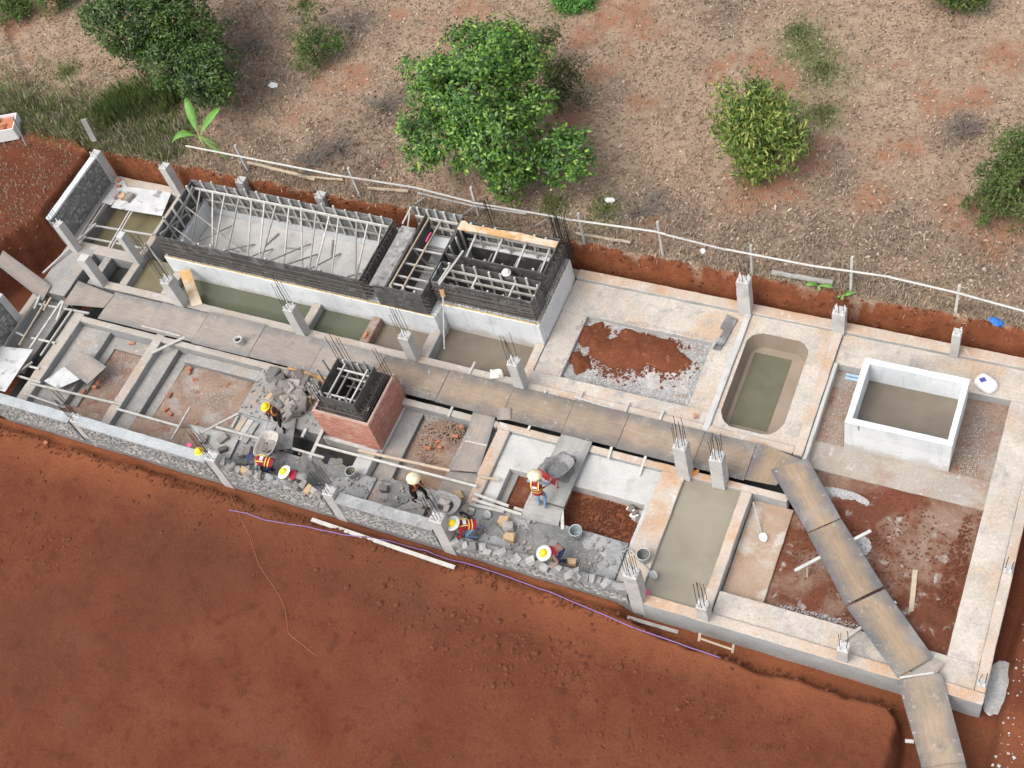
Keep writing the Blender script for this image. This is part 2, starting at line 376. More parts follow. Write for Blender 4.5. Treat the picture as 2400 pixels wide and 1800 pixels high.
ply('ply_orange', (.345, .255, .17), (.285, .215, .15), (.14, .138, .14), .03, .42)
ply('ply_pale', (.40, .39, .36), (.33, .32, .30), (.26, .255, .245), .0, .2)
# water
def water(name, c1, c2, s=.5, rough=.08):
    g = G(name, rough, .5); v = g.pos()
    g.col(g.mix(g.ramp(g.noise(v, s, 4, .6, .6), .3, .7), c1, c2)); g.bump(g.noise(v, 3, 2), .03, .01)
water('water_green', (.085, .095, .062), (.12, .13, .085), .5)
water('water_olive', (.175, .15, .085), (.22, .19, .12), .6, .12)
water('water_brown', (.205, .17, .13), (.155, .13, .10), .9, .25)
water('water_dark', (.035, .037, .033), (.055, .055, .05), .8)
water('water_silt', (.30, .27, .205), (.24, .21, .16), .8, .3)
# ------------------------------------------------------------------ the ground: one sheet with the excavation dug into it
def axis(lo, hi, step, dense):
    pts = []
    x = lo
    while x < hi:
        st = step
        for a, b, s in dense:
            if a <= x < b: st = min(st, s)
        pts.append(x); x += st
    pts.append(hi)
    far = [3, 8, 18, 40, 90, 200, 420]
    return np.array([lo - f for f in reversed(far)] + pts + [hi + f for f in far])
gx = axis(-58, 16, .16, [(-39.5, -35.9, .06), (-2.2, 1.6, .07)])
gy = axis(5, 66, .16, [(12.2, 13.7, .05), (24.6, 25.7, .045)])
XX, YY = np.meshgrid(gx, gy)
LB_Y = np.array([12, 14, 16.2, 17.5, 18.8, 19.6, 20.6, 21.4, 23, 24.3, 25.0, 26.2, 70])
LB_X = np.array([-37.3, -37.4, -37.6, -38.2, -38.0, -37.6, -37.0, -36.62, -36.5, -36.48, -36.6, -40, -90])
def ground_z(x, y, fine=True):
    x = np.asarray(x, float); y = np.asarray(y, float)
    w1 = (fbm(x * 1.1, y * 1.1, 3, 4) - .5); w2 = (fbm(x * 4.5, y * 4.5, 9, 3) - .5)
    floor = -1.15 + .12 * w1
    gc = sstep(.25, .75, fbm(x * .12, y * .12, 21, 3))
    back_top = .88 + .18 * w1 + .05 * w2 + .012 * (y - 25) + .10 * w2 * sstep(25.2, 26.5, y)
    db = y - 24.86 + .22 * w1 + .10 * w2
    zb = floor + (back_top - floor) * sstep(-.02, .26, db)
    front_top = -.30 + .30 * (fbm(x * .35, y * .35, 31, 3) - .5) + .30 * np.exp(-((x + 9) / 7) ** 2 - ((y - 10.3) / 1.7) ** 2) + .10 * w1 + .05 * w2 * sstep(13.0, 12.0, y)
    xr = -1.15 - .55 * sstep(12.0, 13.0, y) ** 2 + .55 * w1
    df = np.minimum(13.26 - .30 * sstep(-9.8, -8.0, x) - y, np.where(y < 12.9, (xr - x) * .9, 9)) + .30 * w1 + .16 * w2
    ff = floor + .62 * sstep(-9.2, -10.0, x) * (y < 13.46)
    zf = ff + (front_top - ff) * sstep(-.05, .42, df)
    dl = np.interp(y, LB_Y, LB_X) - x + .35 * w1 + .12 * w2
    left_top = 1.12 + .25 * w1 + .05 * w2 - .9 * sstep(15.5, 13.2, y)
    zl = floor + (left_top - floor) * sstep(-.25, .45, dl)
    right_top = -.62 + .2 * w1 + .05 * w2
    dr = x - 1.02 + .15 * w1 + .10 * w2
    zr = floor + .1 + (right_top - floor) * sstep(-.1, .2, dr)
    z = np.maximum(np.maximum(zb, zf), np.maximum(zl, zr))
    return z
ZZ = ground_z(XX, YY)
nx, ny = len(gx), len(gy)
# what covers the ground: dry litter in the orchard, bare red soil elsewhere and in patches
P_ = lambda u, v: PX(u, v, .9)
cover_spots = []           # bare soil rings, green patches, grey dead growth: real ground cover, in metres
def spots(lst):
    return [(P_(u, v).x, P_(u, v).y, r) for u, v, r in lst]
bare = spots([(1745, 455, 1.5), (1800, 430, 1.7), (1905, 370, 1.1), (2260, 510, 1.6), (2330, 540, 1.5), (2060, 465, 1.0), (2110, 360, .9), (1500, 25, 1.2), (1450, 50, 1.3), (2370, 140, 1.5), (2260, 230, 1.0), (40, 60, 1.4), (100, 20, 1.3), (830, 180, 1.1), (300, 210, .9), (1330, 290, 1.0), (1690, 140, .9), (1790, 160, 1.0), (1850, 180, .9), (1425, 165, .7), (1500, 250, .8), (1100, 30, 1.2), (920, 40, .7), (2200, 240, 1.2), (1380, 90, .8)])
green = spots([(1870, 80, .9), (1890, 125, 1.2), (1930, 170, 1.0), (1930, 270, .8), (300, 250, 1.3), (380, 240, 1.1), (160, 170, .7), (60, 270, 1.2), (200, 280, 1.4), (330, 310, 1.3), (1340, 10, .9), (130, 260, 1.0), (430, 300, .9), (1420, 490, .7), (1300, 480, .6)])
grey = spots([(590, 130, 2.0), (640, 190, 1.7), (560, 60, 1.6), (830, 60, 1.5), (900, 260, 1.4), (870, 390, 1.8), (760, 340, 1.4), (1480, 500, 1.6), (1900, 560, 2.2), (2100, 570, 2.4), (2300, 600, 2.2), (1750, 540, 1.6), (1950, 420, 1.2), (2250, 310, 1.0), (700, 380, 1.5), (620, 340, 1.0), (2000, 640, 2.0), (1600, 520, 1.4), (1700, 30, 1.4)])
def spotfield(lst, x, y):
    a = np.zeros_like(x)
    wx = x + 1.3 * (fbm(x * .9, y * .9, 51, 3) - .5); wy = y + 1.3 * (fbm(x * .9 + 9, y * .9, 52, 3) - .5)
    for cx_, cy_, r in lst: a = np.maximum(a, np.exp(-(((wx - cx_) ** 2 + (wy - cy_) ** 2) / (r * r))))
    return a
def cover(x, y):
    n1 = fbm(x * .45, y * .45, 61, 4); n2 = fbm(x * 1.7, y * 1.7, 62, 4)
    edge = (fbm(x * 1.1, y * 1.1, 3, 4) - .5)
    litter = sstep(24.95, 25.35, y + .5 * (n2 - .5)) * sstep(-37.2, -36.4, x + 1.2 * sstep(26.5, 25, y) * 0 + np.where(y > 26.3 + (n2 - .5) * 1.6, 99, (n1 - .5) * 2))
    dryl = 1 - sstep(.15, 1.0, spotfield(bare, x, y)) * .85
    dryl = dryl * (1 - .75 * sstep(.48, .78, n1 * .45 + n2 * .55))
    return litter * dryl, spotfield(green, x, y) * litter, spotfield(grey, x, y) * litter, litter
cl, cg, cr, lit = cover(XX.ravel(), YY.ravel())
idx = np.arange(nx * ny).reshape(ny, nx)
faces = np.stack([idx[:-1, :-1], idx[:-1, 1:], idx[1:, 1:], idx[1:, :-1]], -1).reshape(-1, 4)
me = bpy.data.meshes.new('ground'); nv = nx * ny; nf = len(faces)
me.vertices.add(nv); me.vertices.foreach_set('co', np.stack([XX.ravel(), YY.ravel(), ZZ.ravel()], 1).ravel())
me.loops.add(nf * 4); me.loops.foreach_set('vertex_index', faces.ravel().astype(np.int32))
me.polygons.add(nf); me.polygons.foreach_set('loop_start', (np.arange(nf) * 4).astype(np.int32)); me.polygons.foreach_set('loop_total', np.full(nf, 4, np.int32))
me.polygons.foreach_set('use_smooth', np.ones(nf, bool))
at = me.color_attributes.new('cover', 'FLOAT_COLOR', 'POINT')
at.data.foreach_set('color', np.stack([cl, cg, cr, np.ones(nv)], 1).astype(np.float32).ravel())
me.update(); me.validate()
g = G('ground_cover', .95, .1); v = g.pos()
a = g.n('Attribute', attribute_name='cover'); q = g.sep(a.outputs['Color'])
soil = g.mix(g.ramp(g.noise(v, .55, 5, .6), .35, .65), (.122, .037, .019), (.155, .052, .027))
soil = g.mix(g.ramp(g.noise(v, 2.4, 5, .65), .52, .72), soil, (.092, .029, .016))
soil = g.mix(g.ramp(g.noise(v, .28, 4, .6), .55, .75), soil, (.138, .055, .032))
yy = g.sep(v)[1]
soil = g.mix(g.math('MULTIPLY', g.ramp(g.math('ADD', yy, g.math('MULTIPLY', g.noise(v, .5, 4, .6), 2.2)), 12.4, 13.9), g.ramp(g.sep(v)[1], 13.3, 14.2, 1, 0)), soil, (.225, .078, .036))
soil = g.mix(g.ramp(g.noise(v, .13, 3, .5), .42, .68, 0, .6), soil, (.098, .038, .024))
soil = g.mix(g.math('MULTIPLY', g.ramp(yy, 24.6, 24.9), g.ramp(g.noise(v, 2.2, 5, .7), .3, .62, .25, 1.0)), soil, (.235, .082, .037))  # cut back bank: the brightness of its lit face is mixed into the soil colour
dry = g.mix(g.ramp(g.noise(v, 1.1, 5, .65), .35, .65), (.345, .25, .175), (.275, .196, .135))
dry = g.mix(g.ramp(g.noise(v, 9, 4, .75), .50, .66), dry, (.40, .305, .22))
dry = g.mix(g.ramp(g.noise(v, 6.5, 4, .75), .56, .70), dry, (.12, .088, .062))
dry = g.mix(g.ramp(g.noise(v, .8, 5, .7), .50, .74, 0, .7), dry, (.145, .105, .08))
dry = g.mix(g.ramp(g.noise(v, 1.9, 5, .7, .5), .58, .76, 0, .6), dry, (.36, .28, .205))
dry = g.mix(g.math('MULTIPLY', q[2], g.ramp(g.noise(v, 3, 4, .7), .3, .6)), dry, (.165, .13, .10))
dry = g.mix(g.math('MULTIPLY', q[1], g.ramp(g.noise(v, 4, 4, .7), .35, .6, .2, .95)), dry, (.105, .145, .05))
bsoil = g.mix(g.ramp(g.noise(v, 3.2, 5, .7), .4, .62), (.285, .135, .08), (.275, .17, .115))
lf = g.math('ADD', q[0], g.math('MULTIPLY', g.math('SUBTRACT', g.noise(v, 2.6, 6, .8), .5), 1.9))
lf = g.math('ADD', lf, g.math('MULTIPLY', g.math('SUBTRACT', g.noise(v, .6, 5, .7), .5), .9))
orch = g.mix(g.ramp(lf, .08, .66), bsoil, dry)
a2 = g.n('Attribute', attribute_name='litter')
c = g.mix(g.ramp(g.math('ADD', a2.outputs['Fac'], g.math('MULTIPLY', g.math('SUBTRACT', g.noise(v, 4, 4, .7), .5), .6)), .35, .65), soil, orch)
c = g.mix(1.0, c, g.ramp(g.noise(v, 16, 3, .7), .25, .75, .78, 1.22), 'MULTIPLY')
g.col(c); g.bump(g.math('ADD', g.noise(v, 5, 5, .7), g.math('MULTIPLY', g.noise(v, 22, 3, .7), .4)), .6, .06)
at2 = me.attributes.new('litter', 'FLOAT', 'POINT'); at2.data.foreach_set('value', lit.astype(np.float32))
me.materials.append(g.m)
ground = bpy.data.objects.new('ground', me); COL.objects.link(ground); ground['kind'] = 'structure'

# ------------------------------------------------------------------ foundation
FND = empty('building_foundation', (-17.7, 19, -1.1), 'pale concrete strip foundation with tie beams and wide footings filling the excavation', 'foundation')
def tie(x0, x1, y0, y1, mat='conc_strip', top=0.0, bot=-1.2): return MB().beam(x0, x1, y0, y1, bot, top).build('tie_beam', mat, FND)
def foot(x0, x1, y0, y1, top, mat='conc_beige', bot=-1.2): return MB().beam(x0, x1, y0, y1, bot, top, .015, .006).build('footing_slab', mat, FND)
patchy('slab_muddy', (.36, .25, .175), (.42, .33, .26), 1.2, (.50, .45, .39), .9, (.52, .66), .9, None, 3, (.6, .7), .16, 14, .9, .3)
# -- outer ring
tie(-15.35, .55, 24.33, 24.72); tie(-36.1, -30.6, 24.36, 24.74, 'conc_strip'); tie(-30.6, -15.36, 24.38, 24.72, 'conc_grey', -.05)
tie(.27, .56, 13.78, 24.32); tie(-9.16, .56, 13.44, 13.775)
tie(-33.9, -9.17, 13.44, 13.9, 'conc_grey', -.02)
# -- room 1 (gravel and red soil), right of the formwork tanks
foot(-15.38, -9.24, 22.95, 24.325, -.13); foot(-15.38, -14.42, 20.35, 22.945, -.14); foot(-9.96, -9.24, 20.35, 22.945, -.12)
foot(-15.6, -9.24, 19.82, 20.345, -.10); tie(-15.6, -9.24, 19.52, 19.815, 'conc_strip', -.01)
tie(-9.235, -9.03, 19.5, 24.325, 'conc_pale', .0)
# -- room 2 (pit with water)
tie(-6.3, -6.0, 19.5, 24.325, 'conc_strip'); tie(-9.025, -6.305, 19.52, 19.80, 'conc_strip', -.01)
# -- room 3 (tank)
foot(-5.99, .265, 23.15, 24.325, -.12); foot(-.6, .265, 14.56, 23.145, -.10); foot(-5.99, -.605, 19.42, 20.42, -.45, 'slab_dusty'); tie(-5.99, -5.86, 19.4, 23.14, 'conc_pale', -.06)
# -- corridor kerbs under the walkway
tie(-33.6, -15.65, 19.515, 19.83, 'conc_strip_l', 0); tie(-33.6, -15.7, 17.86, 18.10, 'conc_strip_l', -.005); tie(-15.69, -6.0, 17.86, 18.10, 'conc_strip', -.005)
# -- right front room
foot(-7.05, .265, 13.78, 14.555, -.10); foot(-7.05, -5.80, 14.565, 17.855, -.42, 'slab_muddy')
tie(-7.41, -7.08, 13.78, 17.855, 'conc_strip'); None
# -- long water trough
tie(-9.95, -9.2, 13.91, 17.855, 'conc_strip', 0.0)
# -- room 6
foot(-15.18, -9.96, 16.62, 17.85, -.14, 'conc_pale'); foot(-15.18, -14.7, 15.2, 16.615, -.15, 'conc_pale'); foot(-14.695, -14.45, 15.2, 16.615, -.42, 'conc_grey')
foot(-13.75, -12.6, 15.2, 16.615, -.2, 'conc_pale'); foot(-10.1, -9.96, 13.91, 16.615, -.14, 'conc_pale')
tie(-15.62, -15.19, 13.91, 17.855, 'conc_strip'); foot(-15.18, -10.11, 13.91, 15.19, -.04, 'mortar_dry')
# -- rooms left of it
foot(-19.2, -18.52, 14.99, 18.24, -.40, 'conc_grey'); foot(-16.75, -15.63, 13.91, 17.855, -.30, 'conc_grey'); foot(-18.79, -16.76, 13.91, 14.985, -.1, 'conc_grey'); foot(-18.51, -16.76, 14.99, 15.25, -.35, 'conc_grey')
foot(-24.85, -21.5, 15.95, 17.855, -.02, 'conc_grey'); foot(-24.85, -23.2, 13.91, 15.945, -.05, 'mortar_dry'); foot(-23.19, -18.8, 13.91, 14.98, -.02, 'mortar_dry')
foot(-22.6, -19.21, 15.98, 18.24, -.28, 'conc_white'); tie(-19.85, -19.25, 14.99, 15.97, 'conc_pale', -.05)
# -- left plots
tie(-33.62, -33.14, 13.91, 18.2, 'conc_strip_l'); foot(-33.13, -31.82, 13.91, 17.855, -.28, 'conc_grey'); foot(-31.81, -31.45, 14.6, 17.855, -.52, 'conc_grey')
foot(-31.44, -30.0, 17.35, 17.855, -.50, 'conc_grey')
tie(-29.72, -29.33, 13.91, 18.2, 'conc_strip_l'); foot(-29.99, -29.725, 14.6, 17.855, -.45, 'conc_grey'); foot(-29.325, -28.66, 13.91, 17.855, -.26, 'conc_grey'); foot(-28.65, -28.25, 14.6, 17.855, -.52, 'conc_grey')
foot(-28.24, -24.86, 17.45, 17.855, -.30, 'conc_grey'); foot(-31.81, -29.725, 13.91, 14.595, -.30, 'soil_dusty'); foot(-28.65, -24.86, 13.91, 14.95, -.22, 'soil_dusty')
# -- left end
tie(-35.9, -34.5, 18.72, 21.05, 'conc_grey', 0); tie(-35.5, -32.3, 20.88, 21.32, 'conc_strip_l', -.005); tie(-32.58, -32.28, 21.325, 24.35, 'conc_strip_l'); tie(-32.55, -32.22, 19.835, 20.875, 'conc_strip_l')
tie(-36.0, -35.42, 21.1, 24.35, 'conc_grey', -.05); tie(-35.95, -35.55, 13.91, 18.7, 'conc_strip_l', -.02); foot(-35.5, -34.6, 15.6, 18.7, -.55, 'conc_grey')
tie(-33.95, -33.61, 19.52, 20.875, 'conc_grey', -.02)
for x0, x1, m in ((-24.38, -24.04, 'conc_strip_l'), (-21.9, -21.55, 'soil_dusty'), (-19.52, -19.14, 'conc_strip_l'), (-30.6, -30.2, 'conc_strip_l')): tie(x0, x1, 19.835, 20.94, m)
tie(-15.72, -15.4, 19.83, 21.43, 'conc_strip', -.1)
# -- pit with rounded corners in room 2: slab with a hole
def pit_slab():
    cx_, cy_, hx, hy, r = -7.88, 21.85, 1.02, 1.86, .58
    ring = []
    n = 14
    for k, (sx, sy) in enumerate(((1, 1), (-1, 1), (-1, -1), (1, -1))):
        for i in range(n):
            t = math.pi / 2 * k + math.pi / 2 * i / (n - 1)
            rr = r * (1 + .03 * math.sin(3 * t))
            ring.append((cx_ + sx * (hx - r) + rr * math.cos(t) + random.uniform(-.012, .012), cy_ + sy * (hy - r) + rr * math.sin(t) + random.uniform(-.012, .012)))
    x0, x1, y0, y1 = -9.02, -6.31, 19.81, 24.32; N = len(ring); V = []; Fc = []
    def clampo(p):
        dx, dy = p[0] - cx_, p[1] - cy_; t = 1e9
        if dx > 0: t = min(t, (x1 - cx_) / dx)
        if dx < 0: t = min(t, (x0 - cx_) / dx)
        if dy > 0: t = min(t, (y1 - cy_) / dy)
        if dy < 0: t = min(t, (y0 - cy_) / dy)
        return (cx_ + dx * t, cy_ + dy * t)
    out = [clampo(p) for p in ring]
    for p in out: V.append((*p, -.09))
    for p in ring: V.append((*p, -.09))
    for p in ring: V.append((p[0] + (cx_ - p[0]) * .10, p[1] + (cy_ - p[1]) * .06, -.72))
    for k in range(4):
        pass
    for i in range(N):
        j = (i + 1) % N
        Fc.append((i, j, N + j, N + i))
    obj('pit_wall', V[N:3 * N], [(i, (i + 1) % N, N + (i + 1) % N, N + i) for i in range(N)], 'soil_pit_wet', FND, True)
    base = len(V); V += [(x0, y0, -.09), (x1, y0, -.09), (x1, y1, -.09), (x0, y1, -.09)]
    # fill the four outer corners
    corner = {(x1, y1): base + 2, (x0, y1): base + 3, (x0, y0): base, (x1, y0): base + 1}
    for i in range(N):
        j = (i + 1) % N
        a_, b_ = out[i], out[j]
        if abs(a_[0] - b_[0]) > 1e-6 and abs(a_[1] - b_[1]) > 1e-6:
            cxx = x1 if max(a_[0], b_[0]) > x1 - 1e-6 else x0; cyy = y1 if max(a_[1], b_[1]) > y1 - 1e-6 else y0
            Fc.append((i, corner[(cxx, cyy)], j))
    obj('footing_slab', V, Fc, 'conc_beige', FND)
    # muddy shelf inside the pit, then the deep trough
    mb = MB(); s = .40
    def ringat(k, z): return [(cx_ + (p[0] - cx_) * k, cy_ + (p[1] - cy_) * k, z) for p in ring]
    obj('pit_shelf', [(p[0], p[1], -.715) for p in ring] + [(cx_ - .02, cy_ + .1, -.74)], [(i, (i + 1) % N, N) for i in range(N)], 'soil_pit_wet', FND, True)
g = G('soil_pit_wet', .6, .3); v = g.pos(); g.col(g.mix(g.ramp(g.noise(v, 1.2, 4), .35, .65), (.31, .25, .19), (.26, .205, .155))); g.bump(g.noise(v, 10, 3), .2, .02)
pit_slab()
def waterq(x0, x1, y0, y1, z, mat):
    n = 2; o = obj('water', [(x0, y0, z), (x1, y0, z), (x1, y1, z), (x0, y1, z)], [(0, 1, 2, 3)], mat); o['kind'] = 'structure'; return o
waterq(-8.62, -7.36, 20.55, 23.35, -.70, 'water_olive2') if False else None
water('water_olive2', (.115, .11, .065), (.15, .14, .088), 1.6, .1)
waterq(-8.66, -7.42, 20.45, 23.3, -.705, 'water_olive2')
waterq(-9.21, -7.40, 13.76, 17.87, -.12, 'water_silt')
waterq(-35.45, -32.57, 21.3, 24.37, -.55, 'water_olive'); waterq(-34.52, -32.54, 19.82, 20.9, -.55, 'water_dark'); waterq(-32.25, -30.58, 19.82, 21.4, -.32, 'water_olive')
waterq(-30.22, -24.36, 19.82, 21.1, -.32, 'water_green'); waterq(-24.06, -21.88, 19.82, 21.1, -.32, 'water_green'); waterq(-21.57, -19.5, 19.82, 21.1, -.36, 'water_brown')
waterq(-19.16, -15.7, 19.82, 21.6, -.5, 'water_brown')
waterq(-23.22, -19.8, 14.95, 16.0, -.75, 'water_dark'); waterq(-34.62, -33.6, 13.9, 18.72, -.7, 'water_dark')
waterq(-33.6, -15.6, 18.08, 19.53, -.6, 'water_dark'); waterq(-15.61, -6.0, 18.08, 19.53, -.62, 'water_dark')
# -- soil floors of the plots
def soil_floor(x0, x1, y0, y1, z, mat, amp=.06, mounds=(), step=.09, name='soil_floor', sc=1.3):
    xs = np.linspace(x0, x1, max(3, int((x1 - x0) / step))); ys = np.linspace(y0, y1, max(3, int((y1 - y0) / step)))
    X, Y = np.meshgrid(xs, ys)
    Z = z + amp * (fbm(X * sc, Y * sc, 5, 4) - .5) * 2 + amp * .5 * (fbm(X * 6, Y * 6, 8, 3) - .5)
    for mx, my, rx, ry, h in mounds:
        d = ((X - mx) / rx) ** 2 + ((Y - my) / ry) ** 2
        Z += h * np.exp(-d) * (1 + .8 * (fbm(X * 3, Y * 3, 15, 4) - .5))
    i = np.arange(X.size).reshape(X.shape)
    o = obj(name, np.stack([X.ravel(), Y.ravel(), Z.ravel()], 1), np.stack([i[:-1, :-1], i[:-1, 1:], i[1:, 1:], i[1:, :-1]], -1).reshape(-1, 4), mat, None, True)
    o['kind'] = 'structure'; return o
soil_floor(-14.43, -9.95, 20.34, 22.96, -.34, 'grit_floor', .05)
soil_floor(-5.87, -.59, 20.27, 23.16, -.47, 'soil_dusty', .03)
soil_floor(-5.82, -.59, 14.55, 19.43, -.52, 'soil_room', .06, [(-4.6, 18.5, .8, .4, .15), (-1.2, 15.2, .6, .6, .15)])
soil_floor(-14.46, -13.74, 15.18, 16.63, -.52, 'soil', .03); soil_floor(-12.61, -10.09, 15.18, 16.63, -.55, 'soil_red_grit', .04) if False else None
patchy('soil_red_grit', (.22, .075, .038), (.17, .06, .032), 1.8, (.26, .11, .06), 1.0, (.5, .64), .9, (.33, .22, .16), 9, (.64, .70), .3, 16, .95, .6, 14, .03, .1)
soil_floor(-12.61, -10.09, 15.18, 16.63, -.55, 'soil_red_grit', .04)
soil_floor(-18.53, -16.74, 15.24, 18.22, -.62, 'soil_dusty', .05, [(-17.4, 16.9, .65, .6, .35), (-17.6, 17.8, .7, .3, .15)])
soil_floor(-31.46, -29.98, 14.58, 17.4, -.60, 'soil_dusty', .04); soil_floor(-28.26, -24.84, 14.94, 17.5, -.55, 'soil_dusty', .05, [(-26.9, 17.0, .8, .5, .1)])
# a bank of soil thrown between the two left walls
patchy('floor_mud', (.16, .11, .075), (.12, .085, .06), 1.5, speck=.2, ss=12, rough=.7)
# ------------------------------------------------------------------ cast tanks below the formwork
T1 = empty('concrete_tank', (-25, 22.6, -.8), 'long white concrete tank carrying the leftmost and widest formwork', 'tank')
MB().beam(-30.7, -19.17, 20.95, 21.20, -1.2, .80).build('front_wall', 'conc_white', T1)
MB().beam(-30.7, -19.17, 23.88, 24.37, -1.2, .80).build('back_wall', 'conc_white', T1)
MB().beam(-30.72, -30.45, 21.205, 23.875, -1.2, .80).build('side_wall', 'conc_white', T1)
MB().beam(-19.45, -19.15, 21.205, 23.875, -1.2, .80).build('side_wall', 'conc_white', T1)
MB().beam(-21.95, -21.4, 21.205, 23.875, -1.2, .80).build('cross_wall', 'conc_white', T1)
MB().box(-30.44, -21.96, 21.21, 23.87, -1.1, .0).build('floor', 'conc_pale', T1)
MB().box(-21.39, -19.46, 21.21, 23.87, -1.1, -.35).build('floor', 'conc_pale', T1)
T2 = empty('concrete_tank', (-17.3, 22.9, -.8), 'white concrete tank under the two-celled formwork with the orange board', 'tank')
MB().beam(-19.14, -15.42, 21.45, 21.70, -1.2, .93).build('front_wall', 'conc_white', T2)
MB().beam(-19.14, -15.42, 24.1, 24.37, -1.2, .93).build('back_wall', 'conc_white', T2)
MB().beam(-15.66, -15.40, 21.705, 24.095, -1.2, .93).build('side_wall', 'conc_white', T2)
MB().box(-19.13, -15.67, 21.71, 24.09, -1.1, -.3).build('floor', 'floor_mud', T2)
# ------------------------------------------------------------------ formwork
def rebar_band(name, parent, p, q, nrm, z0, z1, dv=.13, dh=.16, hook=True):
    """dark mesh of vertical bars with bent tops and horizontal bars, too fine to pick apart"""
    mb = MB(); p = Vector(p); q = Vector(q); L = (q - p).length; d = (q - p) / L; nrm = Vector(nrm)
    n = int(L / dv)
    for off, ph in ((.03, 0), (.13, .5)):
        for i in range(n):
            if random.random() < .12: continue
            c = p + d * ((i + ph) * L / n) + nrm * off + d * random.uniform(-.05, .05)
            top = z1 + random.uniform(-.05, .1)
            tl_ = random.uniform(-.05, .05); pts = [Vector((c.x, c.y, z0)), Vector((c.x + d.x * tl_, c.y + d.y * tl_, top))]
            if hook: pts.append(pts[-1] + nrm * (.10 if off < .1 else -.08) + Vector((0, 0, -.05)))
            mb.tube(pts, .009, 3, False)
        z = z0 + .1
        while z < z1:
            a = p + nrm * off; b = q + nrm * off
            mb.tube([(a.x, a.y, z), ((a.x + b.x) / 2, (a.y + b.y) / 2, z + random.uniform(-.05, .04)), (b.x, b.y, z)], .008, 3, False); z += dh * random.uniform(.8, 1.5)
    o = mb.build(name, 'rebar_brown', parent); o['kind'] = 'stuff'; return o
def panel(parent, x0, x1, y0, y1, z0, z1, mat='panel_dark', name='panel'): return MB().box(x0, x1, y0, y1, z0, z1).build(name, mat, parent)
def stud_row(parent, p, q, n, z0, z1, w=.07, h=.06, jit=.12, mat='wood_pale', lean=(0, 0)):
    p = Vector(p); q = Vector(q)
    for i in range(n):
        c = p + (q - p) * ((i + .5) / n) + Vector((random.uniform(-.05, .05), random.uniform(-.03, .03), 0))
        t = z1 + random.uniform(-jit * .3, jit)
        batten('stud', (c.x, c.y, z0), (c.x + lean[0] + random.uniform(-.04, .04), c.y + lean[1], t), w, h, mat, parent, roll=(q - p))
# F1: the long one
F1 = empty('formwork', (-26.2, 22.4, .8), 'longest timber formwork with diagonal props over the pale tank floor', 'formwork')
zt = 1.9
# front face: dark boards in lengths
xs = [-30.62, -28.2, -25.75, -23.7, -21.86]
for a_, b_ in zip(xs, xs[1:]): panel(F1, a_, b_ - .01, 21.06, 21.10, .80, zt + random.uniform(-.03, .03), 'panel_dark')
xs = [-30.66, -28.3, -25.9, -23.5, -21.9]
for a_, b_ in zip(xs, xs[1:]): panel(F1, a_, b_ - .01, 23.84, 23.88, .45, zt + random.uniform(-.03, .04), 'panel_grey')
panel(F1, -30.68, -30.64, 21.12, 23.83, .45, zt, 'panel_dark'); panel(F1, -21.90, -21.86, 21.12, 23.83, .4, zt + .02, 'panel_dark')
stud_row(F1, (-30.3, 23.79, 0), (-22.1, 23.79, 0), 17, .5, zt + .12)
stud_row(F1, (-30.2, 21.14, 0), (-22.1, 21.14, 0), 14, .3, zt - .05, jit=.12)
stud_row(F1, (-30.6, 21.5, 0), (-30.6, 23.7, 0), 4, .4, zt + .1)
batten('waling', (-30.6, 23.72, 1.62), (-26.1, 23.74, 1.60), .06, .09, 'wood_pale', F1); batten('waling', (-26.3, 23.70, 1.66), (-22.0, 23.72, 1.62), .06, .09, 'wood_pale', F1)
batten('waling', (-30.5, 23.74, 1.0), (-22.0, 23.74, 1.02), .05, .07, 'wood_grey', F1)
batten('waling', (-30.58, 21.2, 1.65), (-30.58, 23.7, 1.6), .06, .08, 'wood_grey', F1); batten('waling', (-30.4, 21.2, .95), (-22, 21.2, .97), .05, .07, 'wood_grey', F1)
batten('waling', (-30.58, 21.2, 1.05), (-30.58, 23.7, 1.75), .06, .07, 'wood_grey', F1); batten('waling', (-30.56, 21.25, 1.8), (-30.56, 23.6, .9), .05, .07, 'wood_grey', F1)
for i in range(15):
    x = -30.2 + i * .56 + random.uniform(-.1, .1)
    batten('prop', (x, 23.68, 1.62), (x + random.uniform(-.3, .5), 21.25 + random.uniform(0, .9), .05), .05, .05, 'wood_pale' if i % 3 else 'wood_grey', F1)
for i in range(8):
    x = -30 + i * 1.02 + random.uniform(-.2, .2)
    batten('prop', (x, 21.22, 1.1 + random.uniform(-.2, .2)), (x + random.uniform(.4, 1.3), 22.9 + random.uniform(-.4, .6), .05), .045, .045, 'wood_grey', F1)
for i in range(5):
    a_ = random.uniform(0, 6.28); x, y = -29 + i * 1.45, random.uniform(22.2, 23.3); L = random.uniform(.4, .9)
    batten('loose_batten', (x, y, .04), (x + L * math.cos(a_), y + L * math.sin(a_), .06), .05, .05, 'wood_grey', F1)
for y in (21.9, 22.9): batten('tie_batten', (-30.55, y, 1.5), (-28.2, y - .5, .1), .045, .045, 'wood_grey', F1)
MB().box(-22.75, -22.3, 22.7, 23.1, .0, .03).build('loose_board', 'panel_grey', F1)
MB().box(-30.7, -19.2, 20.975, 21.0, .80, .835).build('yellow_strip', 'yellow_strip', F1)
rebar_band('rebar_mesh', F1, (-30.6, 20.955, 0), (-19.25, 20.955, 0), (0, 1, 0), .80, 1.85)
MB().box(-30.62, -19.3, 20.93, 20.945, 0, .01) if False else None
rebar_band('rebar_mesh', F1, (-21.84, 21.0, 0), (-21.84, 23.9, 0), (1, 0, 0), .8, 1.85)
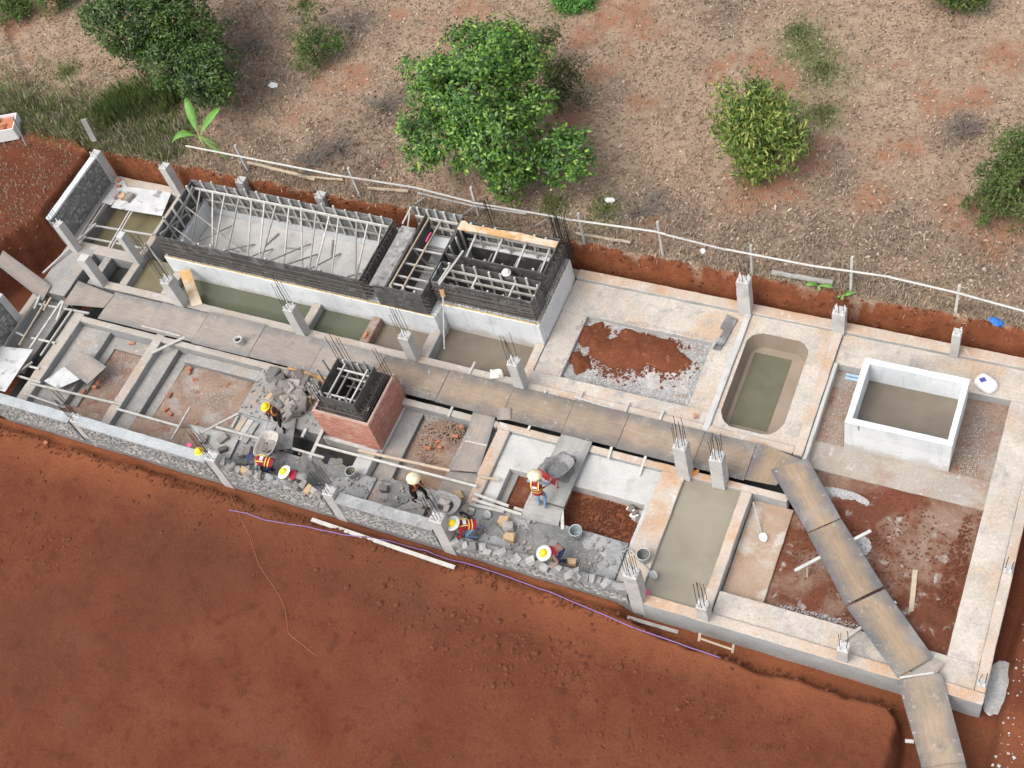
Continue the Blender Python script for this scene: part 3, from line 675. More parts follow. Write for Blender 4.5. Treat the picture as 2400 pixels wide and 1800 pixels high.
# F2: the narrow one
F2 = empty('formwork', (-20.3, 22.6, .8), 'narrow middle formwork with a grid of pale struts and a grey board ledge', 'formwork')
panel(F2, -21.42, -19.40, 24.52, 24.56, .5, 2.0, 'panel_grey'); panel(F2, -21.30, -19.42, 20.98, 21.02, .82, 1.95, 'panel_dark')
panel(F2, -20.86, -20.82, 21.05, 24.5, .2, 1.85, 'panel_dark'); panel(F2, -19.44, -19.40, 21.05, 24.5, .3, 1.92, 'panel_dark')
panel(F2, -21.44, -20.87, 20.98, 23.7, 1.86, 1.90, 'panel_dusty', 'ledge_board')
batten('edge_batten', (-21.44, 23.72, 1.3), (-21.44, 24.5, 2.0), .05, .05, 'wood_pale', F2); batten('edge_batten', (-21.42, 23.74, 1.95), (-21.42, 24.5, 1.98), .05, .05, 'wood_pale', F2)
stud_row(F2, (-21.35, 24.47, 0), (-19.45, 24.47, 0), 5, .5, 2.05, .08, .06)
for z in (1.65, 1.2): batten('waling', (-21.3, 24.4, z), (-19.45, 24.42, z - .03), .06, .09, 'wood_pale', F2)
batten('waling', (-20.8, 24.35, .8), (-19.5, 24.36, .78), .06, .08, 'wood_grey', F2)
for i, y in enumerate((21.35, 21.75, 22.35, 23.05)): batten('strut', (-20.8, y, 1.72 - .05 * i), (-19.46, y + .02, 1.70 - .05 * i), .05, .07, 'wood_pale', F2)
for x in (-20.74, -20.25): batten('strut', (x, 21.08, 1.80), (x, 24.35, 1.68), .05, .06, 'wood_tan', F2)
for x in (-19.9, -19.6): batten('strut', (x, 21.1, .9), (x - .05, 24.2, .85), .05, .06, 'wood_tan', F2)
batten('strut', (-19.52, 21.1, 1.5), (-19.5, 24.3, 1.5), .05, .07, 'wood_tan', F2)
for y in (21.5, 22.6, 23.6): batten('strut', (-20.8, y, .95), (-19.5, y, .93), .05, .06, 'wood_grey', F2)
for y in (21.9, 23.1): batten('strut', (-20.8, y, 1.4), (-20.3, y + .1, .0), .05, .05, 'wood_grey', F2)
stud_row(F2, (-20.8, 21.1, 0), (-19.5, 21.1, 0), 3, .8, 1.98, .07, .06)
MB().tube([(-20.32, 23.3, 1.78), (-20.31, 23.5, 1.82), (-20.3, 23.7, 1.80)], .035, 8).build('red_wrap', 'pink', F2)
# F3: two cells with the orange board
F3 = empty('formwork', (-17.4, 22.9, .9), 'two-celled formwork topped with an orange board beside the leafy tree', 'formwork')
panel(F3, -19.36, -15.60, 24.30, 24.34, .95, 2.0, 'panel_dark'); panel(F3, -19.36, -19.32, 22.90, 24.28, -.28, 1.95, 'panel_dark'); panel(F3, -15.66, -15.62, 22.90, 24.28, -.28, 1.95, 'panel_dark')
panel(F3, -19.30, -15.68, 22.86, 22.90, -.28, 1.93, 'panel_dark'); panel(F3, -19.30, -15.62, 22.50, 22.54, -.28, 1.93, 'panel_dark')
panel(F3, -19.32, -15.58, 21.62, 21.66, .93, 1.95, 'panel_dark'); panel(F3, -19.34, -19.30, 21.68, 22.48, -.28, 1.95, 'panel_grey'); panel(F3, -15.62, -15.58, 21.68, 22.48, -.28, 1.95, 'panel_grey')
panel(F3, -19.30, -15.68, 24.05, 24.085, -.28, .95, 'panel_dark'); panel(F3, -19.30, -15.68, 21.715, 21.745, -.28, .9, 'panel_dark')
stud_row(F3, (-19.2, 24.25, 0), (-15.8, 24.25, 0), 7, .5, 1.97, .08, .06); stud_row(F3, (-19.2, 22.45, 0), (-15.8, 22.45, 0), 7, .3, 2.0, .07, .06)
stud_row(F3, (-19.27, 23.0, 0), (-19.27, 24.2, 0), 3, .4, 1.95, .07, .06); stud_row(F3, (-19.2, 22.94, 0), (-15.8, 22.94, 0), 6, .3, 1.85, .06, .06)
stud_row(F3, (-19.2, 21.71, 0), (-15.8, 21.71, 0), 6, .2, 1.85, .06, .06); stud_row(F3, (-15.66, 21.75, 0), (-15.66, 22.45, 0), 2, .4, 1.95, .06, .06)
for z in (1.62, 1.2): batten('waling', (-19.25, 24.18, z), (-15.7, 24.19, z - .04), .06, .09, 'wood_pale', F3)
for z in (1.70, 1.25, .8): batten('waling', (-19.25, 22.38, z), (-15.7, 22.39, z - .05), .06, .09, 'wood_pale', F3)
for z in (1.5, 1.0, .5): batten('waling', (-19.2, 21.78, z), (-15.7, 21.79, z), .05, .07, 'wood_pale', F3)
for z in (1.1, .6): batten('waling', (-19.2, 23.3, z), (-15.75, 23.32, z), .05, .06, 'wood_tan', F3)
batten('waling', (-19.2, 23.85, .45), (-15.75, 23.85, .45), .05, .06, 'wood_tan', F3)
for i, x in enumerate((-18.75, -17.75, -16.85, -15.95)): batten('strut', (x, 22.95, 1.50), (x, 24.15, 1.66), .06, .06, 'wood_pale', F3)
for x in (-18.3, -17.3, -16.4): batten('strut', (x, 22.98, .75), (x, 24.1, .8), .05, .05, 'wood_grey', F3)
for x in (-18.7, -17.6, -16.6): batten('prop', (x, 24.2, 1.5), (x + .1, 24.0, -.25), .06, .05, 'wood_pale', F3)
for x in (-17.95, -16.55): batten('strut', (x, 21.75, 1.66), (x, 22.42, 1.68), .06, .06, 'wood_pale', F3)
batten('strut', (-18.95, 21.55, 1.98), (-18.72, 23.1, 1.98), .07, .05, 'wood_pale', F3); batten('strut', (-19.05, 21.62, 1.92), (-18.98, 22.4, 1.9), .06, .05, 'wood_pale', F3)
# broken orange board along the back rim
ob = MB(); n = 24
top = [(-19.33 + 3.72 * i / n, 24.22 + (.10 if i < 2 else .0) + (.06 * (.5 + .5 * math.sin(i * .55)) if i > 5 and i < 19 else .0) + random.uniform(-.015, .015)) for i in range(n + 1)]
V = [];
for z in (1.985, 2.015):
    for x, y in top: V.append((x, y, z))
    for x, y in top: V.append((x, 23.92 + (.0 if x < -18.8 else .03), z))
m = n + 1; Fc = []
for i in range(n):
    Fc += [(i, i + 1, m + i + 1, m + i), (2 * m + i, 3 * m + i, 3 * m + i + 1, 2 * m + i + 1), (i, 2 * m + i, 2 * m + i + 1, i + 1), (m + i, m + i + 1, 3 * m + i + 1, 3 * m + i)]
Fc += [(0, m, 3 * m, 2 * m), (n, 2 * m + n, 3 * m + n, m + n)]
obj('orange_board', V, Fc, 'wood_orange', F3)
MB().box(-19.2, -15.5, 21.475, 21.5, .93, .965).build('yellow_strip', 'yellow_strip', F3); MB().box(-15.47, -15.445, 21.5, 24.2, .93, .965).build('yellow_strip', 'yellow_strip', F3)
rebar_band('rebar_mesh', F3, (-19.3, 21.46, 0), (-15.5, 21.46, 0), (0, 1, 0), .93, 1.85, .14, .14); rebar_band('rebar_mesh', F3, (-15.56, 21.5, 0), (-15.56, 24.3, 0), (1, 0, 0), .93, 1.9, .13, .18)
rebar_band('rebar_mesh', F3, (-19.2, 22.6, 0), (-15.7, 22.6, 0), (0, 1, 0), .6, 1.75, .18, .3); rebar_band('rebar_mesh', F3, (-19.3, 24.37, 0), (-15.6, 24.37, 0), (0, 1, 0), .6, 1.9, .16, .3)
rebar_band('rebar_mesh', F2, (-19.38, 21.1, 0), (-19.38, 24.4, 0), (-.2, 0, 0), .5, 1.8, .2, .4, False)
# tall starter bars at the back corner by the fence
sb = empty('rebar_cage', (-15.6, 24.45, .9), 'tall dark cage of bare rebar at the back corner of the formwork', 'rebar')
for i in range(5):
    for j in range(4):
        x, y = -15.85 + .11 * i, 24.38 + .10 * j
        MB().tube([(x, y, .7), (x + random.uniform(-.05, .05), y, 3.0 + random.uniform(-.4, .3))], .013, 4).build('bar', 'rebar', sb)
for z in (1.2, 1.6, 2.0, 2.4):
    MB().tube([(-15.87, 24.36, z), (-15.39, 24.36, z), (-15.39, 24.7, z), (-15.87, 24.7, z), (-15.87, 24.36, z)], .010, 4, False).build('stirrup', 'rebar', sb)
for x in (-18.35,):
    sc_ = empty('rebar_cage', (x, 24.5, .9), 'thin dark bundle of upright bars behind the orange board', 'rebar')
    for i in range(4): MB().tube([(x + .08 * i, 24.46 + .05 * (i % 2), .8), (x + .08 * i + random.uniform(-.06, .06), 24.48, 3.2 + random.uniform(-.3, .2))], .013, 4).build('bar', 'rebar', sc_)

# ------------------------------------------------------------------ brick chamber with inner formwork
BK = empty('brick_chamber', (-20.3, 17.15, -.3), 'square pink brick chamber with dark formwork and rebar inside', 'brick chamber')
bx0, bx1, by0, by1, bz0, bz1 = -21.42, -19.24, 16.10, 18.20, -.28, 1.30
MB().box(bx0 + .02, bx1 - .02, by0 + .02, by0 + .095, bz0, bz1 - .01).build('mortar', 'brick_mortar', BK); MB().box(bx0 + .02, bx1 - .02, by1 - .095, by1 - .02, bz0, bz1 - .01).build('mortar', 'brick_mortar', BK)
MB().box(bx0 + .02, bx0 + .095, by0 + .10, by1 - .10, bz0, bz1 - .01).build('mortar', 'brick_mortar', BK); MB().box(bx1 - .095, bx1 - .02, by0 + .10, by1 - .10, bz0, bz1 - .01).build('mortar', 'brick_mortar', BK)
def brick_mesh(L, W, Hh):
    b = MB(); c = .006
    V = []; 
    for z, s in ((-Hh / 2, c), (-Hh / 2 + c, 0), (Hh / 2 - c, 0), (Hh / 2, c)):
        V += [(-L / 2 + s, -W / 2 + s, z), (L / 2 - s, -W / 2 + s, z), (L / 2 - s, W / 2 - s, z), (-L / 2 + s, W / 2 - s, z)]
    Fc = [(3, 2, 1, 0), (12, 13, 14, 15)] + [(4 * k + i, 4 * k + (i + 1) % 4, 4 * k + 4 + (i + 1) % 4, 4 * k + 4 + i) for k in range(3) for i in range(4)]
    me = bpy.data.meshes.new('brick'); me.from_pydata(V, [], Fc); me.materials.append(MATS['brick']); return me
bh = .062; nb = int((bz1 - bz0) / (bh + .010)); bme = brick_mesh(.205, .10, bh)
extra = MB(); cnt = 0
sides = [((bx0, by0 + .047), (1, 0), bx1 - bx0, 'v'), ((bx1 - .047, by0), (0, 1), by1 - by0, 'v'), ((bx0 + .047, by0), (0, 1), by1 - by0, 'h'), ((bx0, by1 - .047), (1, 0), bx1 - bx0, 'h')]
for (sx, sy), (dx, dy), L, vis in sides:
    m = int(L / .218)
    for k in reversed(range(nb)):
        for i in range(m):
            t = (i + .5) * L / m + (.05 if k % 2 else -.05); t = min(max(t, .105), L - .105)
            x, y, z = sx + dx * t, sy + dy * t, bz0 + .04 + k * (bh + .010)
            jx, jy = random.uniform(-.005, .005), random.uniform(-.005, .005)
            if vis == 'v' and cnt < 300:
                o = bpy.data.objects.new('brick', bme); link(o, BK); M = Matrix.Translation((x + jx, y + jy, z)) @ Matrix.Rotation((math.pi / 2 if dy else 0) + random.uniform(-.02, .02), 4, 'Z'); o.matrix_basis = M; cnt += 1
            else:
                hx, hy = (.1025, .05) if dx else (.05, .1025)
                extra.box(x + jx - hx, x + jx + hx, y + jy - hy, y + jy + hy, z - bh / 2, z + bh / 2)
o = extra.build('brickwork', 'brick', BK); o['kind'] = 'stuff'
fx0, fx1, fy0, fy1 = -21.08, -19.66, 16.34, 17.90
for a_ in ((fx0, fx1, fy0, fy0 + .03), (fx0, fx1, fy1 - .03, fy1), (fx0, fx0 + .03, fy0 + .035, fy1 - .035), (fx1 - .03, fx1, fy0 + .035, fy1 - .035)): MB().box(*a_, -.2, 2.0).build('panel', 'panel_dark' if a_[2] < 16.5 else 'panel_grey', BK)
for y in (fy0 + .07, fy1 - .07):
    for i in range(4): batten('stud', (fx0 + .2 + i * .32, y, .3), (fx0 + .2 + i * .32 + random.uniform(-.05, .05), y, 2.0 + random.uniform(0, .35)), .06, .05, 'wood_grey' if i % 2 else 'wood_pale', BK, roll=(1, 0, 0))
for z in (1.75, 1.3, .7):
    for y in (fy0 + .28, fy1 - .28): batten('waling', (fx0 + .05, y, z), (fx1 - .05, y, z), .05, .06, 'wood_pale', BK)
    for x in (fx0 + .28, fx1 - .28): batten('waling', (x, fy0 + .05, z + .06), (x, fy1 - .05, z + .06), .05, .06, 'wood_pale', BK)
for i in range(3): batten('stud', (fx0 - .03, fy0 + .3 + .4 * i, .4), (fx0 - .25, fy0 + .35 + .4 * i, 2.35), .06, .05, 'wood_grey', BK)
rebar_band('rebar_mesh', BK, (fx0 - .1, fy0 - .15, 0), (fx1 + .2, fy0 - .15, 0), (0, 1, 0), .0, 1.6, .10, .12); rebar_band('rebar_mesh', BK, (fx1 + .22, fy0, 0), (fx1 + .22, fy1 + .2, 0), (-1, 0, 0), .0, 1.6, .10, .12)
for cx_, cy_ in ((-21.1, 16.3), (-21.15, 17.95), (-19.45, 18.0), (-20.9, 18.0)):
    for i in range(3): MB().tube([(cx_ + .09 * i, cy_ + .03 * i, .4), (cx_ + .09 * i - .05, cy_ + .03 * i, 3.0 + random.uniform(-.5, .2))], .013, 4).build('bar', 'rebar', BK)
MB().box(-19.58, -19.5, 16.6, 16.75, 1.28, 1.32).build('wood_chip', 'wood_orange', BK)
for i in range(6): batten('cap_brick', (bx1 - .19, 16.2 + .36 * i, bz1 + .004), (bx1 - .19, 16.5 + .36 * i, bz1 + .004), .02, .02, 'brick', BK) if False else None

# ------------------------------------------------------------------ free-standing tank
TK = empty('concrete_box_tank', (-3.4, 21.6, -.45), 'open white concrete box tank standing alone in the right room', 'tank')
tx0, tx1, ty0, ty1, tz = -4.95, -1.82, 20.40, 22.83, 1.05
for a_ in ((tx0, tx1, ty0, ty0 + .2), (tx0, tx1, ty1 - .2, ty1), (tx0, tx0 + .19, ty0 + .205, ty1 - .205), (tx1 - .17, tx1, ty0 + .205, ty1 - .205)): MB().beam(*a_, -.6, tz, .012, .006).build('wall', 'conc_white', TK)
waterq(tx0 + .18, tx1 - .16, ty0 + .19, ty1 - .19, .12, 'water_brown')
MB().box(-4.55, -4.5, 20.385, 20.405, .78, 1.0).build('hook', 'metal_grey', TK)
for dy in (0, .13):
    o = MB().tube([(-5.4, 22.22 + dy, .62), (-4.90, 22.22 + dy, .62)], .05, 10).build('pipe_stub', 'pipe_blue'); o2 = o
    tag(o, ('nearer' if dy == 0 else 'farther') + ' of two blue pipe ends poking from the tank side', 'pipe', 'blue pipe ends')

# ------------------------------------------------------------------ columns
COLM = {}
def column(x, y, top, label, w=.34, d=.34, base=-.1, bars=6, blen=1.1, mat='conc_pale', spl=.03, barw=.011):
    c = empty('concrete_column', (x, y, base), label, 'column', 'concrete columns rising from the foundation')
    mb = MB(); mb.beam(x - w / 2, x + w / 2, y - d / 2, y + d / 2, base, top, .015, .006); 
    # stand the chamfered section upright: plain prism with uneven edges
    V = []; n = 6
    for i in range(n + 1):
        z = base + (top - base) * i / n
        k = 1 + random.uniform(-.02, .02)
        for sx, sy in ((-1, -1), (1, -1), (1, 1), (-1, 1)):
            V.append((x + sx * w / 2 * k + random.uniform(-.006, .006), y + sy * d / 2 * k + random.uniform(-.006, .006), z + (random.uniform(-.02, .02) if i == n else 0)))
    Fc = [(4 * i + j, 4 * i + (j + 1) % 4, 4 * i + 4 + (j + 1) % 4, 4 * i + 4 + j) for i in range(n) for j in range(4)] + [(3, 2, 1, 0), (4 * n, 4 * n + 1, 4 * n + 2, 4 * n + 3)]
    obj('shaft', V, Fc, mat, c)
    pos = [(-1, -1), (1, -1), (1, 1), (-1, 1), (0, -1), (0, 1), (-1, 0), (1, 0)][:bars]
    for sx, sy in pos:
        L = blen * random.uniform(.75, 1.12); bx, by = x + sx * w * .33, y + sy * d * .33
        MB().tube([(bx, by, top - .1), (bx + random.uniform(-.012, .012), by + random.uniform(-.012, .012), top + L * .5), (bx + random.uniform(-.035, .035), by + random.uniform(-.035, .035), top + L)], barw, 4).build('rebar', 'rebar', c)
    for sx, sy in pos[:4]: MB().tube([(x + sx * w * .33, y + sy * d * .33, top - .05), (x + sx * w * .33, y + sy * d * .33, top + .16)], .024, 6).build('mortar_collar', 'white_paint', c)
    return c
cols = [(-9.27, 24.42, 1.62, 'thick pale column at the back beside the gravel plot, bars up to the fence', .42, .36, 6, .9),
 (-6.16, 24.42, .97, 'short pale column at the back below the young banana leaves', .40, .36, 5, .9),
 (-2.54, 24.42, 1.05, 'slim short column at the back right behind the box tank', .26, .3, 3, .25),
 (-9.22, 17.95, 1.72, 'left of two pale columns at the head of the long water trough', .40, .4, 8, 1.3),
 (-8.1, 17.95, 1.56, 'right of two pale columns at the head of the long water trough', .40, .4, 8, 1.25),
 (-9.24, 13.62, 1.62, 'pale column at the end of the unfinished stone wall beside the grey bucket', .42, .38, 8, 1.2),
 (-7.2, 13.62, .80, 'short front column at the foot of the long water trough', .32, .32, 6, 1.5),
 (-3.2, 13.62, .72, 'short front column beside the diagonal plywood walkway', .30, .30, 4, .9),
 (-15.5, 19.62, 1.40, 'pale column with splayed bars beside the walkway and gravel plot', .36, .36, 5, 1.5),
 (-15.5, 13.60, 1.58, 'pale column between the finished stone wall and the bending worker', .42, .38, 8, 1.4),
 (-19.62, 19.72, 1.28, 'pale column beside the walkway in front of the narrow formwork', .38, .36, 6, 1.6),
 (-24.1, 19.62, 1.52, 'pale column beside the walkway before the middle of the long tank', .38, .36, 6, 1.5),
 (-29.43, 19.62, 1.45, 'pale column beside the leaning orange plank', .40, .38, 8, 2.4),
 (-32.58, 24.56, 1.52, 'tall grey column at the back corner of the leftmost water bay', .34, .34, 2, 1.0),
 (-29.45, 24.98, 1.0, 'stub column at the back bank left of the long formwork', .36, .34, 2, .8),
 (-25.85, 25.0, 1.0, 'stub column at the back bank behind the long formwork', .36, .34, 2, .8),
 (-33.3, 19.68, 1.54, 'grey column with square head beside the left end of the walkway', .40, .34, 0, .3),
 (-32.4, 21.02, 1.56, 'slim plain column between the leftmost bay and the long tank', .26, .3, 0, .3),
 (-35.35, 20.9, 1.55, 'grey column with bent bars at the front end of the left stone wall', .30, .30, 4, 1.2),
 (-36.0, 24.55, 1.50, 'grey corner column at the back end of the left stone wall', .34, .34, 2, 1.3),
 (-23.95, 13.60, 1.30, 'pale column beside the hard hat left on the stone wall', .40, .38, 6, 1.6),
 (-19.45, 13.60, 1.22, 'pale column on the stone wall beside the stooping worker in grey', .38, .36, 6, 1.6),
 (-29.8, 13.60, 1.10, 'flush column near the left end of the front stone wall', .30, .32, 6, 1.6),
 (.41, 17.5, .06, 'low stub column with two bars on the right edge strip', .22, .24, 2, .9),
 (.42, 14.02, .05, 'low stub column with two bars at the front right corner', .22, .24, 2, .9)]
for x, y, t, lab, w, d, nb_, bl in cols:
    fr = y < 13.7 and x < -8
    column(x, y, t, lab, w, d, -.9 if (fr or x < -35) else -.1, nb_, bl, 'conc_pale')
# small splash kerbs of mortar round some column feet belong to the column
# ------------------------------------------------------------------ measured places: (tile of the photo, x, y) -> pixel
TILE = dict(A1=(0, 250), A2=(350, 350), A3=(850, 400), A4=(1300, 550), A5=(1800, 650), A6=(0, 600), B1=(400, 750), B2=(850, 850), B3=(1200, 950), B4=(1650, 1000), B5=(1800, 1350), B6=(0, 950), B7=(800, 1200), C1=(0, 0), C2=(800, 0), C3=(1600, 0))
TSC = {k: (.36166 if k in ('B6', 'C1', 'C2', 'C3') else .5425 if k == 'B7' else .27125) for k in TILE}
def Q(t, u, v, z=0.0): return PX(TILE[t][0] + TSC[t] * u, TILE[t][1] + TSC[t] * v, z)
def QG(t, u, v, h=0.0):
    z = 0.0
    for _ in range(6): p = Q(t, u, v, z + h); z = .5 * z + .5 * float(ground_z(p.x, p.y))
    return Q(t, u, v, z + h)
# ------------------------------------------------------------------ rubble stone walls
def stone_face_mesh(seed):
    rs = random.Random(seed); n = rs.choice((5, 6, 6, 7)); V = []
    for k, (s, y) in enumerate(((1, .012), (.96, -.012), (.78, -.020))):
        for i in range(n):
            t = 2 * math.pi * (i + .3 * math.sin(seed + i)) / n
            r = 1 / max(abs(math.cos(t)), abs(math.sin(t))) ** .9 * rs.uniform(.82, 1.05)
            V.append((.5 * s * r * math.cos(t), y + rs.uniform(-.006, .006), .5 * s * r * math.sin(t)))
    Fc = [(k * n + i, (k + 1) * n + i, (k + 1) * n + (i + 1) % n, k * n + (i + 1) % n) for k in range(2) for i in range(n)] + [tuple(2 * n + i for i in reversed(range(n)))]
    me = bpy.data.meshes.new('stone'); me.from_pydata(V, [], [f[::-1] for f in Fc]); me.materials.append(MATS['stone']); return me
SFM = [stone_face_mesh(k) for k in range(9)]
def rockmesh(seed, mat, blocky=1.0, fl=(1, .8, .7)):
    rs = random.Random(seed); bm = bmesh.new()      # angular quarried stone: hull of a few jittered box corners
    for sx in (-1, 1):
        for sy in (-1, 1):
            for sz in (-1, 1):
                for k in range(2): bm.verts.new((sx * fl[0] * rs.uniform(.5, .95), sy * fl[1] * rs.uniform(.5, .95), sz * fl[2] * rs.uniform(.55, .95)))
    h = bmesh.ops.convex_hull(bm, input=bm.verts); bmesh.ops.delete(bm, geom=[e for e in h['geom_interior'] if isinstance(e, bmesh.types.BMVert)], context='VERTS')
    me = bpy.data.meshes.new('rock'); bm.to_mesh(me); bm.free(); me.materials.append(MATS[mat]); return me
RM = [rockmesh(k, 'stone_pile', 1, (1, random.uniform(.6, .9), random.uniform(.5, .8))) for k in range(9)]
RMT = [rockmesh(50 + k, 'stone_tan', 1, (1, .8, .65)) for k in range(3)]
RMW = [rockmesh(70 + k, 'stone', 1, (1, .8, .6)) for k in range(6)]
def place(me, name, loc, s, parent=None, rz=None, tilt=.5):
    o = bpy.data.objects.new(name, me); link(o, parent)
    o.matrix_basis = Matrix.Translation(Vector(loc)) @ Euler((random.uniform(-tilt, tilt), random.uniform(-tilt, tilt), random.uniform(0, 6.28) if rz is None else rz)).to_matrix().to_4x4() @ Matrix.Diagonal((s if isinstance(s, (tuple, list)) else (s, s, s)) ).to_4x4()
    return o
def stone_wall(p, q, thick, z0, top, label, cap=None, courses=.105, face=1, toprocks=False, width=.25):
    """rubble wall from p to q; the stones of its seen face are set one by one into the mortar"""
    p = Vector((*p, 0)); q = Vector((*q, 0)); L = (q - p).length; d = (q - p) / L; nrm = Vector((d.y, -d.x, 0)) * face
    w = empty('stone_wall', ((p + q) / 2 + Vector((0, 0, z0))), label, 'wall', 'rubble stone walls')
    a = p - nrm * 0; V = []
    n = max(2, int(L / .25)); zt = []
    for i in range(n + 1):
        zt.append(top + (random.uniform(-.07, .05) if toprocks else random.uniform(-.008, .008)))
    for i in range(n + 1):
        c = p + d * (L * i / n)
        for off, z in ((.05, z0), (.05, zt[i]), (thick, zt[i] + (random.uniform(-.03, .03) if toprocks else 0)), (thick, z0)):
            e = c - nrm * off; V.append((e.x, e.y, z))
    Fc = [(4 * i + j, 4 * i + (j + 1) % 4, 4 * i + 4 + (j + 1) % 4, 4 * i + 4 + j) for i in range(n) for j in range(4)] + [(0, 1, 2, 3), (4 * n + 3, 4 * n + 2, 4 * n + 1, 4 * n)]
    if face < 0: Fc = [f[::-1] for f in Fc]
    obj('mortar', V, [f[::-1] for f in Fc], 'wall_mortar', w)
    z = z0 + courses / 2; k = 0
    ang = math.atan2(d.y, d.x) + (0 if face > 0 else math.pi)
    while z < top - (.02 if cap else .0):
        t = random.uniform(0, .2)
        while t < L - .08:
            wd = random.uniform(.6, 1.3) * width; wd = min(wd, L - t); hh = courses * random.uniform(.75, 1.1)
            c = p + d * (t + wd / 2) - nrm * .042
            o = bpy.data.objects.new('stone', random.choice(SFM)); link(o, w)
            o.matrix_basis = Matrix.Translation((c.x, c.y, z + random.uniform(-.02, .02))) @ Matrix.Rotation(ang, 4, 'Z') @ Matrix.Rotation(random.uniform(-.2, .2), 4, 'Y') @ Matrix.Diagonal((wd * .92, 1.0, hh * .92)).to_4x4()
            t += wd; k += 1
        z += courses
    if cap:
        mb = MB(); c0 = p - nrm * -.01; c1 = q - nrm * (thick + .0)
        e = [p + nrm * .012, q + nrm * .012, q - nrm * (thick + .012), p - nrm * (thick + .012)]
        n2 = max(2, int(L / .3)); VV = []
        for i in range(n2 + 1):
            s_ = i / n2
            for b_, zz in (((e[0], e[1]), top - .04), ((e[0], e[1]), top + .035), ((e[3], e[2]), top + .04), ((e[3], e[2]), top - .04)):
                pt = b_[0] + (b_[1] - b_[0]) * s_; VV.append((pt.x + random.uniform(-.008, .008), pt.y + random.uniform(-.008, .008), zz + random.uniform(-.006, .006)))
        FF = [(4 * i + j, 4 * i + (j + 1) % 4, 4 * i + 4 + (j + 1) % 4, 4 * i + 4 + j) for i in range(n2) for j in range(4)] + [(0, 1, 2, 3), (4 * n2 + 3, 4 * n2 + 2, 4 * n2 + 1, 4 * n2)]
        if face < 0: FF = [f[::-1] for f in FF]
        obj('cap', VV, [f[::-1] for f in FF], cap, w)
    if toprocks:
        t = .1
        while t < L - .1:
            s_ = random.uniform(.11, .19); c = p + d * t - nrm * random.uniform(.08, thick - .08)
            place(random.choice(RMW), 'stone', (c.x, c.y, top + random.uniform(-.03, .03)), s_, w, tilt=.3); t += s_ * 1.5
    return w
stone_wall((-33.9, 13.36), (-29.98, 13.36), .34, -.18, 1.08, 'leftmost length of the front stone wall with a pale cap', 'cap_grey')
stone_wall((-29.62, 13.36), (-24.18, 13.36), .34, -.18, 1.10, 'long capped stretch of front stone wall with the hard hat on top', 'cap_grey')
stone_wall((-23.72, 13.36), (-19.68, 13.36), .36, -.18, .86, 'unfinished stretch of front stone wall with loose stones along its top', None, toprocks=True)
stone_wall((-19.22, 13.36), (-15.74, 13.36), .36, -.18, .98, 'front stone wall stretch smeared with fresh grey cement near the cone-hatted worker', 'mortar_dry')
stone_wall((-15.26, 13.36), (-9.48, 13.36), .36, -.18, .36, 'lowest unfinished front stone wall where two workers bend to lay stones', None, toprocks=True)
stone_wall((-35.92, 21.08), (-35.92, 24.36), .22, -.15, 1.42, 'tall stone wall closing the left end of the building beside the water bay', 'conc_white', .14, 1, width=.23)
stone_wall((-35.62, 13.9), (-35.62, 17.1), .22, -.15, 1.42, 'stone wall cut off by the left edge of the frame below the grey plank', 'conc_white', .14, 1, width=.23)
MB().beam(-35.88, -35.6, 17.11, 17.4, -.9, 1.5).build('concrete_column', 'conc_pale')
tag(bpy.data.objects['concrete_column.025'] if 'concrete_column.025' in bpy.data.objects else COL.objects[-1], 'pale column ending the stone wall at the left frame edge', 'column', 'concrete columns rising from the foundation')

